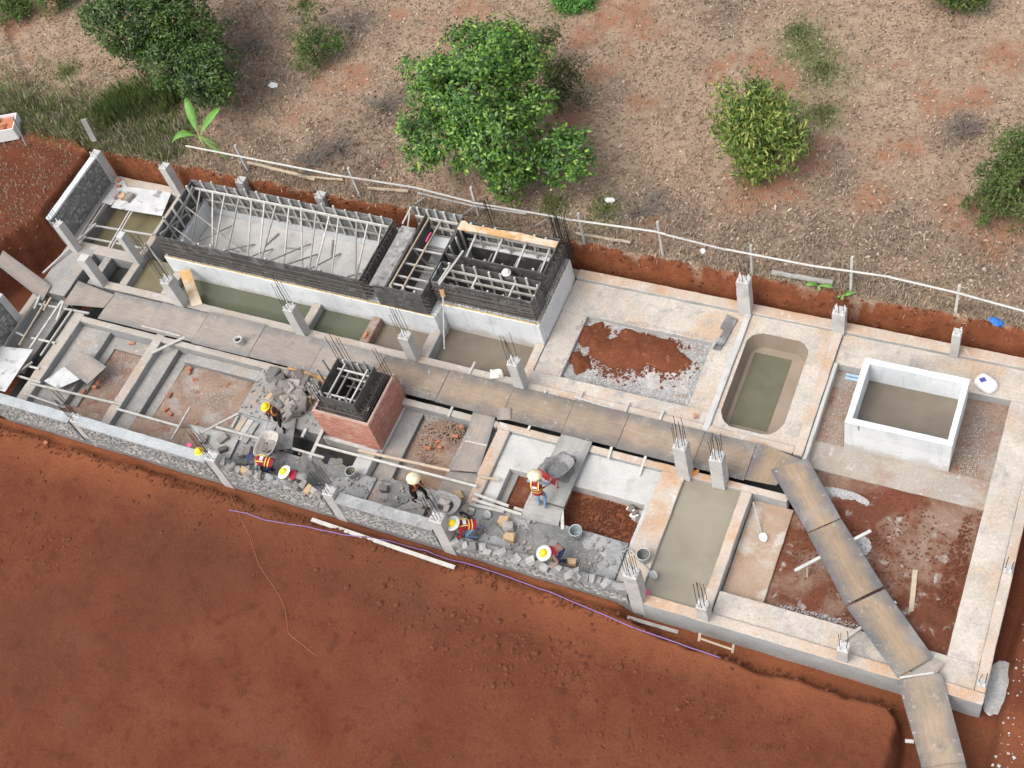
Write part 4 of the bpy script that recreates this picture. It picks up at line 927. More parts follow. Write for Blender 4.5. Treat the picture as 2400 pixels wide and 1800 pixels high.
# ------------------------------------------------------------------ sheets and boards
def sheet(name, c, z, th, mat, label, cat='plywood sheet', group=None, sag=.012, zs=None, nu=8, nvv=4, curl=0.0):
    """thin board on four ground corners (long side first), slightly warped"""
    c = [Vector((p[0], p[1], 0)) for p in c]
    if (c[1] - c[0]).length < (c[3] - c[0]).length: c = [c[1], c[2], c[3], c[0]]; zs = [zs[1], zs[2], zs[3], zs[0]] if zs else None
    zs = zs or [z] * 4
    ax = ((c[1] - c[0]) + (c[2] - c[3])).normalized(); ay = Vector((-ax.y, ax.x, 0))
    flip = ((c[3] - c[0]).dot(ay) < 0)
    ctr = (c[0] + c[1] + c[2] + c[3]) / 4; zc = sum(zs) / 4
    V = []; ph = random.uniform(0, 6.28)
    for lay in (0, 1):
        for j in range(nvv + 1):
            for i in range(nu + 1):
                s, t = i / nu, j / nvv
                p = (c[0] * (1 - s) + c[1] * s) * (1 - t) + (c[3] * (1 - s) + c[2] * s) * t
                zz = (zs[0] * (1 - s) + zs[1] * s) * (1 - t) + (zs[3] * (1 - s) + zs[2] * s) * t
                zz += sag * math.sin(3.1 * s + ph) * math.cos(2.3 * t + ph) + curl * (abs(s - .5) * 2) ** 3 * (t ** 2)
                e = p - ctr; V.append((e.dot(ax), e.dot(ay), zz - zc + (th if lay else 0)))
    m = (nu + 1) * (nvv + 1); Fc = []
    for j in range(nvv):
        for i in range(nu):
            a = j * (nu + 1) + i; Fc.append((a, a + nu + 1, a + nu + 2, a + 1)); Fc.append((m + a, m + a + 1, m + a + nu + 2, m + a + nu + 1))
    for i in range(nu):
        a = i; Fc.append((a, a + 1, m + a + 1, m + a)); a = nvv * (nu + 1) + i; Fc.append((a + 1, a, m + a, m + a + 1))
    for j in range(nvv):
        a = j * (nu + 1); Fc.append((a + nu + 1, a, m + a, m + a + nu + 1)); a = j * (nu + 1) + nu; Fc.append((a, a + nu + 1, m + a + nu + 1, m + a))
    if flip: Fc = [f[::-1] for f in Fc]
    me = bpy.data.meshes.new(name); me.from_pydata(V, [], Fc); me.materials.append(MATS[mat])
    o = bpy.data.objects.new(name, me); COL.objects.link(o)
    o.matrix_basis = Matrix(((ax.x, ay.x, 0, ctr.x), (ax.y, ay.y, 0, ctr.y), (0, 0, 1, zc), (0, 0, 0, 1))); WM[o.name] = o.matrix_basis.copy()
    return tag(o, label, cat, group)
seams = [-32.4, -30.2, -28.07, -25.6, -23.05, -20.6, -18.1, -15.66, -13.5, -11.6, -9.08, -7.42]
ordn = ['leftmost', 'second', 'third', 'fourth', 'fifth', 'sixth', 'seventh', 'eighth', 'ninth', 'tenth', 'eleventh']
for i, (a_, b_) in enumerate(zip(seams, seams[1:])):
    m_ = 'ply_grey' if i < 5 else 'ply_tan'
    y0 = (18.17 if i > 4 else 18.085) + random.uniform(-.02, .02); y1 = 19.50 + random.uniform(-.03, .03) + (-.1 if i < 2 else 0)
    sheet('plywood_sheet', [(a_ + .005, y0), (b_ - .005, y0 + random.uniform(-.015, .015)), (b_ - .005, y1), (a_ + .005, y1)], .075 + .004 * (i % 3), .022, m_, ordn[i] + ' plywood sheet of the straight walkway, counted from the left end', group='plywood sheets of the walkway')
sheet('plywood_sheet', [(-34.22, 18.30), (-32.42, 18.58), (-32.34, 19.24), (-34.23, 19.46)], .10, .022, 'ply_grey', 'broad grey plywood sheet at the left end of the walkway by the square-headed column', group='plywood sheets of the walkway')
sheet('plywood_sheet', [(-7.41, 18.2), (-6.45, 18.25), (-5.85, 19.3), (-7.41, 19.55)], .078, .022, 'ply_orange', 'plywood sheet at the bend where the walkway turns diagonal', group='plywood sheets of the walkway')
sheet('plywood_sheet', [(-6.75, 18.72), (-5.13, 16.98), (-4.35, 17.71), (-5.80, 19.40)], .105, .022, 'ply_orange', 'first plywood sheet of the diagonal walkway, nearest the bend', group='plywood sheets of the diagonal walkway')
sheet('plywood_sheet', [(-5.12, 16.96), (-3.53, 15.10), (-2.68, 15.97), (-4.33, 17.70)], .085, .022, 'ply_orange', 'middle plywood sheet of the diagonal walkway above the red soil', group='plywood sheets of the diagonal walkway')
sheet('plywood_sheet', [(-3.48, 15.04), (-1.68, 13.46), (-.93, 14.32), (-2.62, 15.90)], .08, .022, 'ply_orange', 'plywood sheet of the diagonal walkway crossing the front beam', group='plywood sheets of the diagonal walkway')
sheet('plywood_sheet', [(-1.55, 13.52), (-.80, 13.75), (-.62, 14.22), (-.90, 14.28)], .055, .02, 'ply_grey', 'small torn plywood scrap wedged where the diagonal walkway meets the ramp', nu=4)
sheet('plywood_sheet', [(-1.67, 13.36), (-.53, 11.29), (.46, 11.80), (-.62, 13.94)], .11, .022, 'ply_tan', 'plywood ramp sheet over the trench at the lower right', zs=[.11, -.02, -.02, .11], group='plywood sheets of the ramp')
sheet('plywood_sheet', [(-.58, 11.36), (.5, 9.2), (1.5, 9.7), (.42, 11.88)], -.04, .022, 'ply_tan', 'lowest plywood ramp sheet leaving the bottom edge of the picture', zs=[-.05, -.25, -.25, -.05], group='plywood sheets of the ramp')
qs = lambda t, pts, z=0.0: [Q(t, u, v, z) for u, v in pts]
sheet('plywood_sheet', qs('B2', [(1720, 612), (1985, 690), (1740, 1250), (1455, 1165)], .06), .06, .022, 'ply_pale', 'mortar-splashed grey plywood sheet under the worker tipping the red wheelbarrow')
sheet('plywood_sheet', qs('B2', [(1440, 1170), (1730, 1262), (1690, 1420), (1360, 1340)], .02), .02, .022, 'ply_pale', 'short pale plywood sheet behind the boots of the wheelbarrow worker', nu=5)
sheet('plywood_sheet', qs('B2', [(958, 412), (1160, 440), (1080, 708), (880, 678)], .0), .0, .022, 'ply_grey', 'grey plywood sheet beside the soil heap, nearest the walkway', nu=5)
sheet('plywood_sheet', qs('B2', [(880, 690), (1075, 722), (1000, 950), (752, 930)], -.02), -.02, .022, 'ply_grey', 'brownish grey plywood sheet beside the soil heap, middle of three', nu=5)
sheet('plywood_sheet', qs('B2', [(735, 945), (998, 965), (890, 1225), (640, 1150)], -.01), -.01, .022, 'ply_grey', 'dusty plywood sheet under the single tan stone near the cone-hatted worker', nu=6)
sheet('plywood_sheet', qs('B2', [(1165, 390), (1282, 392), (1280, 495), (1160, 495)], .11), .11, .02, 'ply_grey', 'small square plywood offcut overlapping the walkway edge', nu=4)
sheet('plywood_sheet', qs('B1', [(930, 845), (1085, 850), (1050, 1110), (880, 1135)], .06), .06, .022, 'ply_pale', 'cement-stained plywood sheet under the worker at the dusty wheelbarrow')
sheet('plywood_sheet', qs('B1', [(150, 900), (600, 1000), (510, 1200), (330, 1150)], .04), .04, .022, 'ply_pale', 'grey plywood platform behind the hard hat on the wall')
sheet('plywood_sheet', qs('A6', [(710, 815), (915, 950), (750, 1100), (560, 960)], .12), .05, .022, 'ply_grey', 'brownish half of the two tilted sheets lying over the left soil plot', zs=[.12, .05, .05, .12], nu=5)
sheet('plywood_sheet', qs('A6', [(555, 955), (690, 1065), (500, 1145), (380, 1080)], .05), .03, .02, 'sheet_white', 'pale half of the two tilted sheets lying over the left soil plot', nu=5)
sheet('plank', qs('A6', [(90, 30), (410, 215), (335, 345), (35, 150)], .35), .3, .03, 'ply_grey', 'wide grey plank bridging from the left earth bank to the slab', 'plank', zs=[.9, .03, .03, .9])
sheet('metal_sheet', qs('A6', [(0, 770), (280, 800), (40, 1170), (-140, 1130)], .25), .2, .012, 'sheet_white', 'pale crumpled sheet at the left frame edge above the dark gap', 'metal sheet', sag=.04)
sheet('metal_sheet', qs('A1', [(1075, 690), (1480, 745), (1400, 945), (960, 870)], .05), .05, .012, 'sheet_white', 'shiny white sheet with dark stains over the leftmost water bay', 'metal sheet', sag=.03, nu=10, nvv=6)
sheet('metal_sheet', qs('A1', [(1050, 600), (1100, 690), (960, 850), (880, 830)], .02), .02, .012, 'sheet_white', 'narrow white sheet beside the stained sheet over the leftmost water bay', 'metal sheet', sag=.02)
sheet('plank', qs('A6', [(1590, 200), (1682, 178), (1752, 420), (1660, 440)], .0), .0, .03, 'wood_orange', 'bright orange plank leaning between the walkway beam and the white tank', 'plank', zs=[.45, .45, .01, .01], sag=0)
sheet('plank', qs('B1', [(1020, 393), (1375, 480), (1345, 570), (990, 480)], .02), .02, .03, 'wood_orange', 'orange plank lying behind the heap of stones', 'plank', sag=.004)
sheet('plank', qs('A4', [(1490, 690), (1582, 738), (1520, 838), (1428, 812)], -.1), -.1, .03, 'panel_grey', 'shorter of two dark boards beside the gravel plot', 'plank', sag=0)
sheet('plank', qs('A4', [(1470, 815), (1530, 835), (1430, 1003), (1366, 990)], -.1), -.085, .03, 'panel_grey', 'longer of two dark boards beside the gravel plot', 'plank', sag=0)
for k, (u, v) in enumerate(((640, 850), (690, 870), (735, 895))):
    sheet('plank', qs('B1', [(u - 18, v - 10), (u + 28, v), (u - 80, v + 175), (u - 128, v + 160)], .0), -.0, .03, ('wood_tan', 'wood_pale', 'wood_grey')[k], ('tan', 'pale', 'greyish')[k] + ' board of the three steps left of the standing wheelbarrow worker', 'plank', sag=0)

# ------------------------------------------------------------------ single timbers
def timber(label, t1, p, t2, q, z, w=.07, h=.045, mat='wood_pale', z2=None, group=None):
    a = Q(t1, p[0], p[1], z); b = Q(t2, q[0], q[1], z if z2 is None else z2)
    o = batten('timber', a, b, w, h, mat)
    return tag(o, label, 'timber', group)
LAD = 'timbers laid over the left end gap'
for lab, p, q, m_, w in [
 ('short pale timber at the slab corner, leftmost in the timber grid at the left end', (345, 345), (295, 455), 'wood_pale', .08), ('long grey timber along the stone wall in the left timber grid', (308, 370), (60, 740), 'wood_grey', .06),
 ('long tan timber crossing the left timber grid lengthwise', (392, 392), (165, 770), 'wood_tan', .06), ('short tan timber stub at the top of the left timber grid', (440, 360), (375, 470), 'wood_tan', .07),
 ('long white timber in the middle of the left timber grid', (535, 385), (255, 800), 'wood_pale', .07), ('short bright timber overlapping the long white one in the left grid', (548, 390), (490, 555), 'wood_pale', .08),
 ('long white timber at the right side of the left timber grid', (622, 465), (350, 860), 'wood_pale', .06), ('upper crosswise timber of the left timber grid', (330, 415), (770, 495), 'wood_pale', .07),
 ('middle crosswise timber of the left timber grid', (270, 708), (475, 752), 'wood_pale', .07), ('small crosswise timber near the stone wall in the left grid', (140, 660), (205, 690), 'wood_pale', .07),
 ('lower crosswise timber of the left timber grid', (205, 940), (335, 975), 'wood_pale', .07), ('lowest crosswise timber beneath the left timber grid', (135, 1030), (350, 1095), 'wood_pale', .07),
 ('slanting timber at the foot of the left timber grid', (280, 915), (130, 1030), 'wood_grey', .08)]:
    timber(lab, 'A6', p, 'A6', q, .06 if 'cross' in lab else .12, w, .05, m_, group=LAD)
timber('long white timber over the two left soil plots, upper of the pair', 'A6', (260, 1100), 'A6', (1050, 1285), .06, .08)
timber('white timber close behind the front wall at the far left', 'A6', (210, 1190), 'A6', (560, 1310), .05, .07)
timber('long white timber across the second soil plot ending at a cross timber', 'A6', (1005, 1320), 'A6', (1560, 1475), .06, .08)
timber('thin timber standing crosswise between the wall and the second soil plot', 'A6', (1640, 1310), 'A6', (1480, 1585), .10, .06)
timber('slim white timber along the front edge of the walkway at the left', 'A6', (1225, 605), 'A6', (1560, 692), .13, .05)
timber('broad white timber slanting from the walkway over the second beam', 'A6', (1600, 700), 'A6', (1310, 840), .10, .11, .05, z2=.05)
timber('white timber slanting beside the stepped boards', 'A6', (2060, 1360), 'A6', (1720, 1540), .08, .08)
timber('white timber running under the dusty wheelbarrow', 'B1', (390, 925), 'B1', (765, 1025), .10, .09)
timber('long white timber leaning from the left column over the slab edge', 'A1', (830, 1010), 'A1', (370, 1440), .25, .07, .06, z2=.05)
timber('upper crosswise timber over the leftmost water bay', 'A1', (770, 1020), 'A1', (1320, 1110), .03, .07)
timber('lower crosswise timber over the leftmost water bay', 'A1', (720, 1125), 'A1', (1230, 1222), .03, .07)
timber('left of two parallel timbers lengthwise over the leftmost water bay', 'A1', (1118, 905), 'A1', (940, 1215), .075, .05)
timber('right of two parallel timbers lengthwise over the leftmost water bay', 'A1', (1140, 910), 'A1', (965, 1220), .075, .05)
timber('grey timber along the foot of the left stone wall', 'A1', (870, 840), 'A1', (680, 1140), .05, .08, .05, 'wood_grey'); timber('pale timber beside the foot of the left stone wall', 'A1', (905, 840), 'A1', (725, 1110), .05, .06)
timber('pale timber propped against the column by the orange plank', 'A1', (1250, 1180), 'A1', (1545, 1525), 2.2, .07, .05, z2=.05)
timber('short white timber over the dark water left of the brick chamber', 'B1', (1170, 940), 'B1', (1135, 1010), .05, .10)
timber('white timber running from the brick chamber over the dark water', 'B1', (1320, 935), 'B1', (1205, 1190), .04, .12, .04)
timber('white timber along the front of the dark water', 'B1', (1050, 1110), 'B1', (1325, 1190), .10, .08)
timber('longest white timber, from the dark water past the cone-hatted worker', 'B1', (1255, 1075), 'B2', (985, 1070), .16, .08)
timber('long tan timber behind the longest white one', 'B1', (1620, 1127), 'B2', (755, 935), .02, .09, .045, 'wood_tan')
timber('short timber leaning beside the stepped boards', 'B1', (580, 830), 'B1', (530, 930), .04, .07)
timber('short white timber behind the cone-hatted worker', 'B2', (468, 955), 'B2', (422, 1070), .03, .10)
timber('short pale timber on the walkway edge above the soil heap', 'B2', (778, 380), 'B2', (738, 468), .02, .08); timber('stubby timber end poking from under the walkway beyond the soil heap', 'B2', (1045, 368), 'B2', (1030, 410), .05, .08)
timber('white strip timber between two plywood sheets by the soil heap', 'B2', (885, 677), 'B2', (1075, 716), .03, .05); timber('pinkish timber across the beam right of the longest white timber', 'B2', (1015, 985), 'B2', (1180, 1015), .05, .08, .045, 'wood_tan')
timber('upper of three parallel white timbers by the small red pit', 'B2', (968, 1135), 'B2', (1262, 1240), .08, .09); timber('middle of three parallel white timbers by the small red pit', 'B2', (945, 1180), 'B2', (1372, 1312), .05, .09); timber('lower of three parallel white timbers by the small red pit', 'B2', (915, 1222), 'B2', (1222, 1288), .06, .10)
timber('tiny white timber end beside the crouching worker in jeans', 'B2', (918, 1258), 'B2', (965, 1276), .04, .10); timber('white timber end under the short pale plywood sheet', 'B2', (1308, 1255), 'B2', (1388, 1282), -.02, .10)
timber('upright white timber at the edge of the gritty red pit', 'B2', (1722, 1268), 'B2', (1728, 1440), .0, .10)
timber('pale timber bridging the small water room', 'B2', (972, -5), 'B2', (915, 105), .03, .08)
timber('short cross timber at the gravel plot edge, left end', 'A4', (238, 1355), 'A4', (210, 1447), .02, .09); timber('white timber lying along the back of the walkway by the gravel plot', 'A4', (165, 1400), 'A4', (620, 1545), .04, .07)
timber('second short cross timber at the gravel plot edge', 'A4', (640, 1450), 'A4', (605, 1540), .03, .08); timber('third short cross timber at the gravel plot edge', 'A4', (937, 1522), 'A4', (905, 1607), .03, .08)
timber('cross timber sticking out in front of the walkway, left of the pair', 'B3', (866, 343), 'B3', (832, 462), .04, .08); timber('longer cross timber sticking out in front of the walkway, right of the pair', 'B3', (1162, 423), 'B3', (1098, 607), .04, .08, z2=-.09)
timber('cross timber stub beside the mortar-splashed sheet', 'B2', (1972, 662), 'B2', (1958, 700), .05, .07)
timber('white bearer under the diagonal walkway above the red soil', 'B4', (785, 1245), 'B4', (1440, 900), .04, .09, .06); timber('second white bearer under the diagonal walkway nearer the front', 'B5', (650, 555), 'B5', (1105, 225), .035, .08, .05)
timber('pinkish board lying on the red soil right of the diagonal walkway', 'B4', (1825, 1240), 'B5', (1225, 415), -.5, .14, .04, 'wood_tan', z2=-.5); timber('white bearer end poking from under the ramp', 'B5', (1185, 1425), 'B5', (1260, 1432), .0, .09)
timber('thin support post of the walkway bearer standing in the red soil', 'B4', (890, 1190), 'B4', (892, 1312), -.0, .05, .05, 'wood_tan', z2=-.58)
timber('bearer stub under the joint between diagonal walkway and ramp', 'B5', (1140, 880), 'B5', (1430, 838), .07, .06, .04)
for k, (x, nm) in enumerate([(-12.9, 'left of the mortar-splashed sheet'), (-14.6, 'beside the square plywood offcut')]):
    o = batten('timber', (x, 18.02, .045), (x, 19.6, .045), .07, .055, 'wood_pale'); tag(o, 'bearer end under the walkway ' + nm, 'timber')
zf = lambda t, u, v: float(ground_z(Q(t, u, v, -.3).x, Q(t, u, v, -.3).y))
def on_ground(label, t1, p, t2, q, w, h, mat, cat='timber', name='timber'):
    a = QG(t1, *p); b = QG(t2, *q); za = float(ground_z(a.x, a.y)); zb = float(ground_z(b.x, b.y)); m_ = (a + b) / 2; zm = float(ground_z(m_.x, m_.y))
    up = max(float(ground_z((a + (b - a) * k / 20).x, (a + (b - a) * k / 20).y)) - (za + (zb - za) * k / 20) for k in range(21)); a = Q(t1, *p, za + up + h * .45); b = Q(t2, *q, zb + up + h * .45)
    o = batten(name, a, b, w, h, mat); return tag(o, label, cat)
on_ground('longest white plank lying on the red earth in front of the stone wall', 'B6', (2020, 740), 'B7', (490, 240), .13, .05, 'wood_pale'); on_ground('short white plank on the red earth before the long water trough', 'B7', (1235, 455), 'B7', (1455, 520), .11, .05, 'wood_pale')
fr = empty('wooden_trestle', Q('B7', 1618, 560, -.35), 'small brown wooden frame with two feet lying on the red earth', 'trestle')
a, b = Q('B7', 1545, 545, -.25), Q('B7', 1690, 595, -.25)
batten('rail', a, b, .05, .04, 'wood_tan', fr)
for c in (a, b): batten('foot', c + Vector((-.02, .16, -.02)), c + Vector((.02, -.08, -.02)), .07, .05, 'wood_tan', fr)
# fence -------------------------------------------------------------
FN = empty('fence', (-12, 26, .9), 'pale weathered pole fence running along the top of the back bank', 'fence')
rail = [('C1', 1205, 945), ('C1', 1500, 1003), ('C2', 0, 1142), ('C2', 480, 1218), ('C2', 850, 1312), ('C2', 1350, 1398), ('C2', 1500, 1428), ('C2', 2030, 1502), ('A4', 960, 0), ('A4', 1480, 130), ('A4', 2212, 270), ('A5', 1060, 0), ('A5', 1620, 130), ('A5', 2212, 292), ('A5', 2700, 420)]
rp = [Q(*r, 2.05) for r in rail]
segs = [(0, 2), (2, 4), (4, 6), (6, 8), (8, 9), (9, 11), (11, 14)]
for i, (a_, b_) in enumerate(segs):
    MB().tube([p + Vector((0, 0, .02 * (i % 2))) for p in rp[a_:b_ + 1]], .036, 7).build('rail', 'wood_pale', FN)
MB().tube([Q('C2', 500, 1250, 1.6), Q('C2', 860, 1335, 1.8), Q('C2', 1200, 1385, 2.0)], .035, 6).build('rail', 'wood_grey', FN)
for t, u, v, u2, v2 in [('C1', 1500, 930, 1610, 1110), ('C2', 35, 1120, 125, 1270), ('C2', 830, 1285, 890, 1400), ('C2', 1485, 1360, 1545, 1640), ('C2', 2038, 1475, 2085, 1650), ('A4', 1650, 130, 1687, 392), ('A5', 715, -40, 715, 112), ('A5', 1622, 120, 1612, 330)]:
    g_ = Q(t, u2, v2, .9)
    top_ = PX(*[TILE[t][k] + TSC[t] * (u, v)[k] for k in (0, 1)], 2.0)
    rz_ = min(rp, key=lambda r: abs(r.x - g_.x)); batten('post', (g_.x, max(g_.y, 25.2), .5), (g_.x + random.uniform(-.05, .05), max(g_.y, 25.2) + .04, 2.35 + random.uniform(-.1, .25)), .09, .08, 'wood_pale', FN)
for u, v, u2, v2 in [(880, 1330, 760, 1410), (540, 1275, 465, 1330), (1330, 1420, 1230, 1480)]:
    batten('brace', Q('C2', u, v, 1.5), Q('C2', u2, v2, .8), .05, .05, 'wood_grey', FN)
for lab, t1, p, t2, q, w in [('weathered log lying left of the first fence post', 'A2', (860, 118), 'A2', (1440, 262), .14), ('thin pale log behind the stub column at the bank', 'A2', (1350, 235), 'A2', (1670, 268), .10), ('pale log on the bank behind the long formwork', 'A2', (1890, 338), 'A3', (400, 182), .14), ('pair of pale poles beside the corner rebar cage', 'A3', (1850, 545), 'A4', (660, 72), .12), ('grey squared log lying beside the young banana leaves', 'A4', (1880, 335), 'A5', (560, 52), .20)]:
    a = Q(t1, *p, 1.0); b = Q(t2, *q, 1.0); mb = MB(); n = 6
    mb.tube([a + (b - a) * (i / n) + Vector((random.uniform(-.02, .02), random.uniform(-.02, .02), float(ground_z((a + (b - a) * (i / n)).x, (a + (b - a) * (i / n)).y)) * 0 + 1.0 - a.z + w * .2)) for i in range(n + 1)], [w / 2 * random.uniform(.85, 1.1) for _ in range(n + 1)], 7)
    tag(mb.build('log', 'wood_grey' if 'grey' in lab else 'wood_tan'), lab, 'log')
# ------------------------------------------------------------------ people
def ik(a, c, l1, l2, pole):
    d = c - a; L = min(d.length, (l1 + l2) * .995); d.normalize()
    x = (l1 * l1 - l2 * l2 + L * L) / (2 * L); h = math.sqrt(max(0, l1 * l1 - x * x))
    p = pole - d * pole.dot(d)
    if p.length < .01: p = Vector((0, 0, 1)) - d * d.z
    p.normalize(); return a + d * x + p * h, a + d * L
def person(label, loc, ang, pelvis=(0, 0, .90), pitch=0.0, hands=None, feet=((-.11, .02, 0), (.11, -.02, 0)), shirt='shirt_dark', pants='black_cloth', vest='vest', hat='helmet', brim=None, headpitch=None, shoe='boot', sleeves=True, glove=None, barebk=False):
    root = empty('person', loc, label, 'person', 'workers in vests and hats', rz=ang)
    WMr = WM[root.name]
    pv = Vector(pelvis); R = Matrix.Rotation(-pitch, 3, 'X')
    U = lambda x, y, z: pv + R @ Vector((x, y, z))
    sp, ch, nk = U(0, .01, .20), U(0, 0, .40), U(0, .01, .53)
    hp = headpitch if headpitch is not None else pitch * .55
    Rh = Matrix.Rotation(-hp, 3, 'X'); hb = nk + Rh @ Vector((0, .02, .07)); hc = nk + Rh @ Vector((0, .03, .16)); ht = nk + Rh @ Vector((0, .02, .25))
    verts = []; edges = []; rad = []; bone = []
    def V(p, r, par=None, tag_='body'):
        verts.append(p); rad.append(r); i = len(verts) - 1
        if par is not None: edges.append((par, i)); bone.append((par, i, tag_))
        return i
    i0 = V(pv, (.14, .105)); i1 = V(sp, (.135, .10), i0, 'shirt'); i2 = V(ch, (.15, .105), i1, 'shirt'); i3 = V(nk, (.058, .058), i2, 'skin')
    i4 = V(hb, (.07, .075), i3, 'skin'); i5 = V(hc, (.078, .095), i4, 'skin'); V(ht, (.05, .06), i5, 'hair')
    nose = V(hc + Rh @ Vector((0, .10, -.02)), (.018, .018), i5, 'skin')
    for s, hd in zip((-1, 1), hands):
        sh = U(s * .185, 0, .45); el, wr = ik(sh, Vector(hd), .29, .26, R @ Vector((s * .6, -.6, -.5)))
        a = V(sh, (.058, .055), i2, 'shirt'); b = V(el, (.043, .043), a, 'shirt'); c = V(wr, (.03, .027), b, 'shirt' if sleeves else 'skin')
        d = (wr - el).normalized(); side = d.cross(Vector((0, 0, 1)))
        if side.length < .1: side = Vector((1, 0, 0))
        side.normalize(); pn = side.cross(d)
        pm = V(wr + d * .075, (.036, .02), c, 'hand')
        for k, (o_, L) in enumerate(((-.03, .062), (-.01, .075), (.01, .07), (.028, .055))):
            m1 = V(wr + d * (.075 + L * .55) + side * o_ - pn * .012, (.0095, .0095), pm, 'hand'); V(wr + d * (.075 + L * .9) + side * o_ * .9 - pn * .04, (.008, .008), m1, 'hand')
        t1 = V(wr + d * .055 + side * s * .045 - pn * .01, (.0115, .0115), c, 'hand'); V(wr + d * .085 + side * s * .055 - pn * .03, (.009, .009), t1, 'hand')
    for s, ft in zip((-1, 1), feet):
        hip = pv + Vector((s * .095, 0, -.03)); an = Vector(ft) + Vector((0, -.02, .09)); kn, an = ik(hip, an, .44, .42, Vector((s * .15, 1, 0)))
        a = V(hip, (.092, .09), i0, 'pants'); b = V(kn, (.06, .06), a, 'pants'); c = V(an, (.04, .042), b, 'pants')
        V(an + Vector((0, -.05, -.06)), (.03, .03), c, 'shoe'); V(an + Vector((s * .02, .14, -.06)), (.04, .028), c, 'shoe')
    me = bpy.data.meshes.new('body_src'); me.from_pydata([tuple(v) for v in verts], edges, [])
    ob = bpy.data.objects.new('body_src', me); COL.objects.link(ob)
    sk = ob.modifiers.new('s', 'SKIN'); sk.use_smooth_shade = True
    for i, r in enumerate(rad): me.skin_vertices[0].data[i].radius = r
    me.skin_vertices[0].data[0].use_root = True
    ss = ob.modifiers.new('d', 'SUBSURF'); ss.levels = 1; ss.render_levels = 1
    dg = bpy.context.evaluated_depsgraph_get(); m2 = bpy.data.meshes.new_from_object(ob.evaluated_get(dg)); m2.name = 'body'
    bpy.data.objects.remove(ob)
    mats = {'shirt': shirt, 'skin': 'skin', 'hair': 'hair', 'hand': glove or 'skin', 'pants': pants, 'shoe': shoe, 'body': pants}
    names = list(dict.fromkeys(mats.values())); m2.materials.clear()
    for n_ in names: m2.materials.append(MATS[n_])
    A = np.array([verts[b[0]][:] for b in bone]); B = np.array([verts[b[1]][:] for b in bone]); D = B - A; DD = (D * D).sum(1) + 1e-9
    rb = np.array([max(rad[b[1]]) for b in bone])
    for f in m2.polygons:
        c = np.array(f.center[:]); t = np.clip(((c - A) * D).sum(1) / DD, 0, 1); q = A + D * t[:, None]; k = int(np.argmin(np.hypot(*(c - q).T[:2]) ** 2 * 0 + np.linalg.norm(c - q, axis=1) - rb * .6))
        tg = bone[k][2]
        f.material_index = names.index(mats[tg])
    body = bpy.data.objects.new('body', m2); link(body, None); body.parent = root
    def part(name, mb, mat, par=None, smooth=True):
        me_ = bpy.data.meshes.new(name); me_.from_pydata(mb.v, [], mb.f); me_.materials.append(MATS[mat])
        if smooth: me_.polygons.foreach_set('use_smooth', np.ones(len(me_.polygons), bool))
        o = bpy.data.objects.new(name, me_); COL.objects.link(o); o.parent = par or root; return o
    # vest: a shell round the torso, open at neck, arms and hem
    if vest:
        mb = MB(); n = 18; prof = [(-.06, .178, .145), (.05, .172, .14), (.18, .17, .138), (.30, .185, .142), (.40, .19, .14), (.47, .165, .118), (.50, .10, .085)]
        if barebk: prof = prof[3:]
        for z, rx, ry in prof:
            for j in range(n):
                t = 2 * math.pi * j / n; mb.v.append(tuple(U(rx * math.cos(t), .005 + ry * math.sin(t), z)))
        for i in range(len(prof) - 1):
            for j in range(n): mb.f.append((i * n + j, i * n + (j + 1) % n, (i + 1) * n + (j + 1) % n, (i + 1) * n + j))
        v_ = part('vest', mb, vest)
        if not barebk:
            for z0, z1 in ((.06, .095), (.16, .195)):
                mb = MB()
                for z in (z0, z1):
                    for j in range(n):
                        t = 2 * math.pi * j / n; mb.v.append(tuple(U(.179 * math.cos(t), .005 + .147 * math.sin(t), z)))
                mb.f += [(j, (j + 1) % n, n + (j + 1) % n, n + j) for j in range(n)]
                part('reflective_stripe', mb, 'stripe', v_)
            for sx in (-1, 1):
                mb = MB(); pts = [(sx * .11, .13, .22), (sx * .12, .14, .40), (sx * .11, .07, .505), (sx * .115, -.07, .505), (sx * .12, -.138, .38), (sx * .11, -.145, .22)]
                for x, y, z in pts: mb.v += [tuple(U(x - .018, y * 1.03, z)), tuple(U(x + .018, y * 1.03, z + .002))]
                mb.f += [(2 * i, 2 * i + 1, 2 * i + 3, 2 * i + 2) for i in range(len(pts) - 1)]
                part('reflective_stripe', mb, 'stripe', v_)
            mb = MB(); mb.v += [tuple(U(x, -.152, z)) for x, z in ((-.08, .27), (.08, .27), (.08, .38), (-.08, .38))]; mb.f = [(0, 1, 2, 3)]
            part('back_patch', mb, 'paper_white', v_)
    # headgear
    Hm = lambda x, y, z: tuple(hc + Rh @ Vector((x, y, z)))
    if hat == 'helmet':
        mb = MB(); prof = [(.165, .035), (.140, .045), (.128, .05), (.122, .09), (.10, .135), (.06, .165), (.02, .172)]; n = 20
        for r, z in prof:
            for j in range(n):
                t = 2 * math.pi * j / n; mb.v.append(Hm(r * math.cos(t) * .92, .0 + r * math.sin(t) * 1.05, z))
        mb.f += [(i * n + j, i * n + (j + 1) % n, (i + 1) * n + (j + 1) % n, (i + 1) * n + j) for i in range(len(prof) - 1) for j in range(n)] + [tuple((len(prof) - 1) * n + j for j in range(n))]
        h_ = part('hard_hat', mb, 'hard_hat')
        rb_ = MB(); rb_.tube([Hm(0, -.10, .13), Hm(0, -.05, .172), Hm(0, .03, .178), Hm(0, .10, .135)], .012, 6); part('crown_ridge', rb_, 'hard_hat', h_)
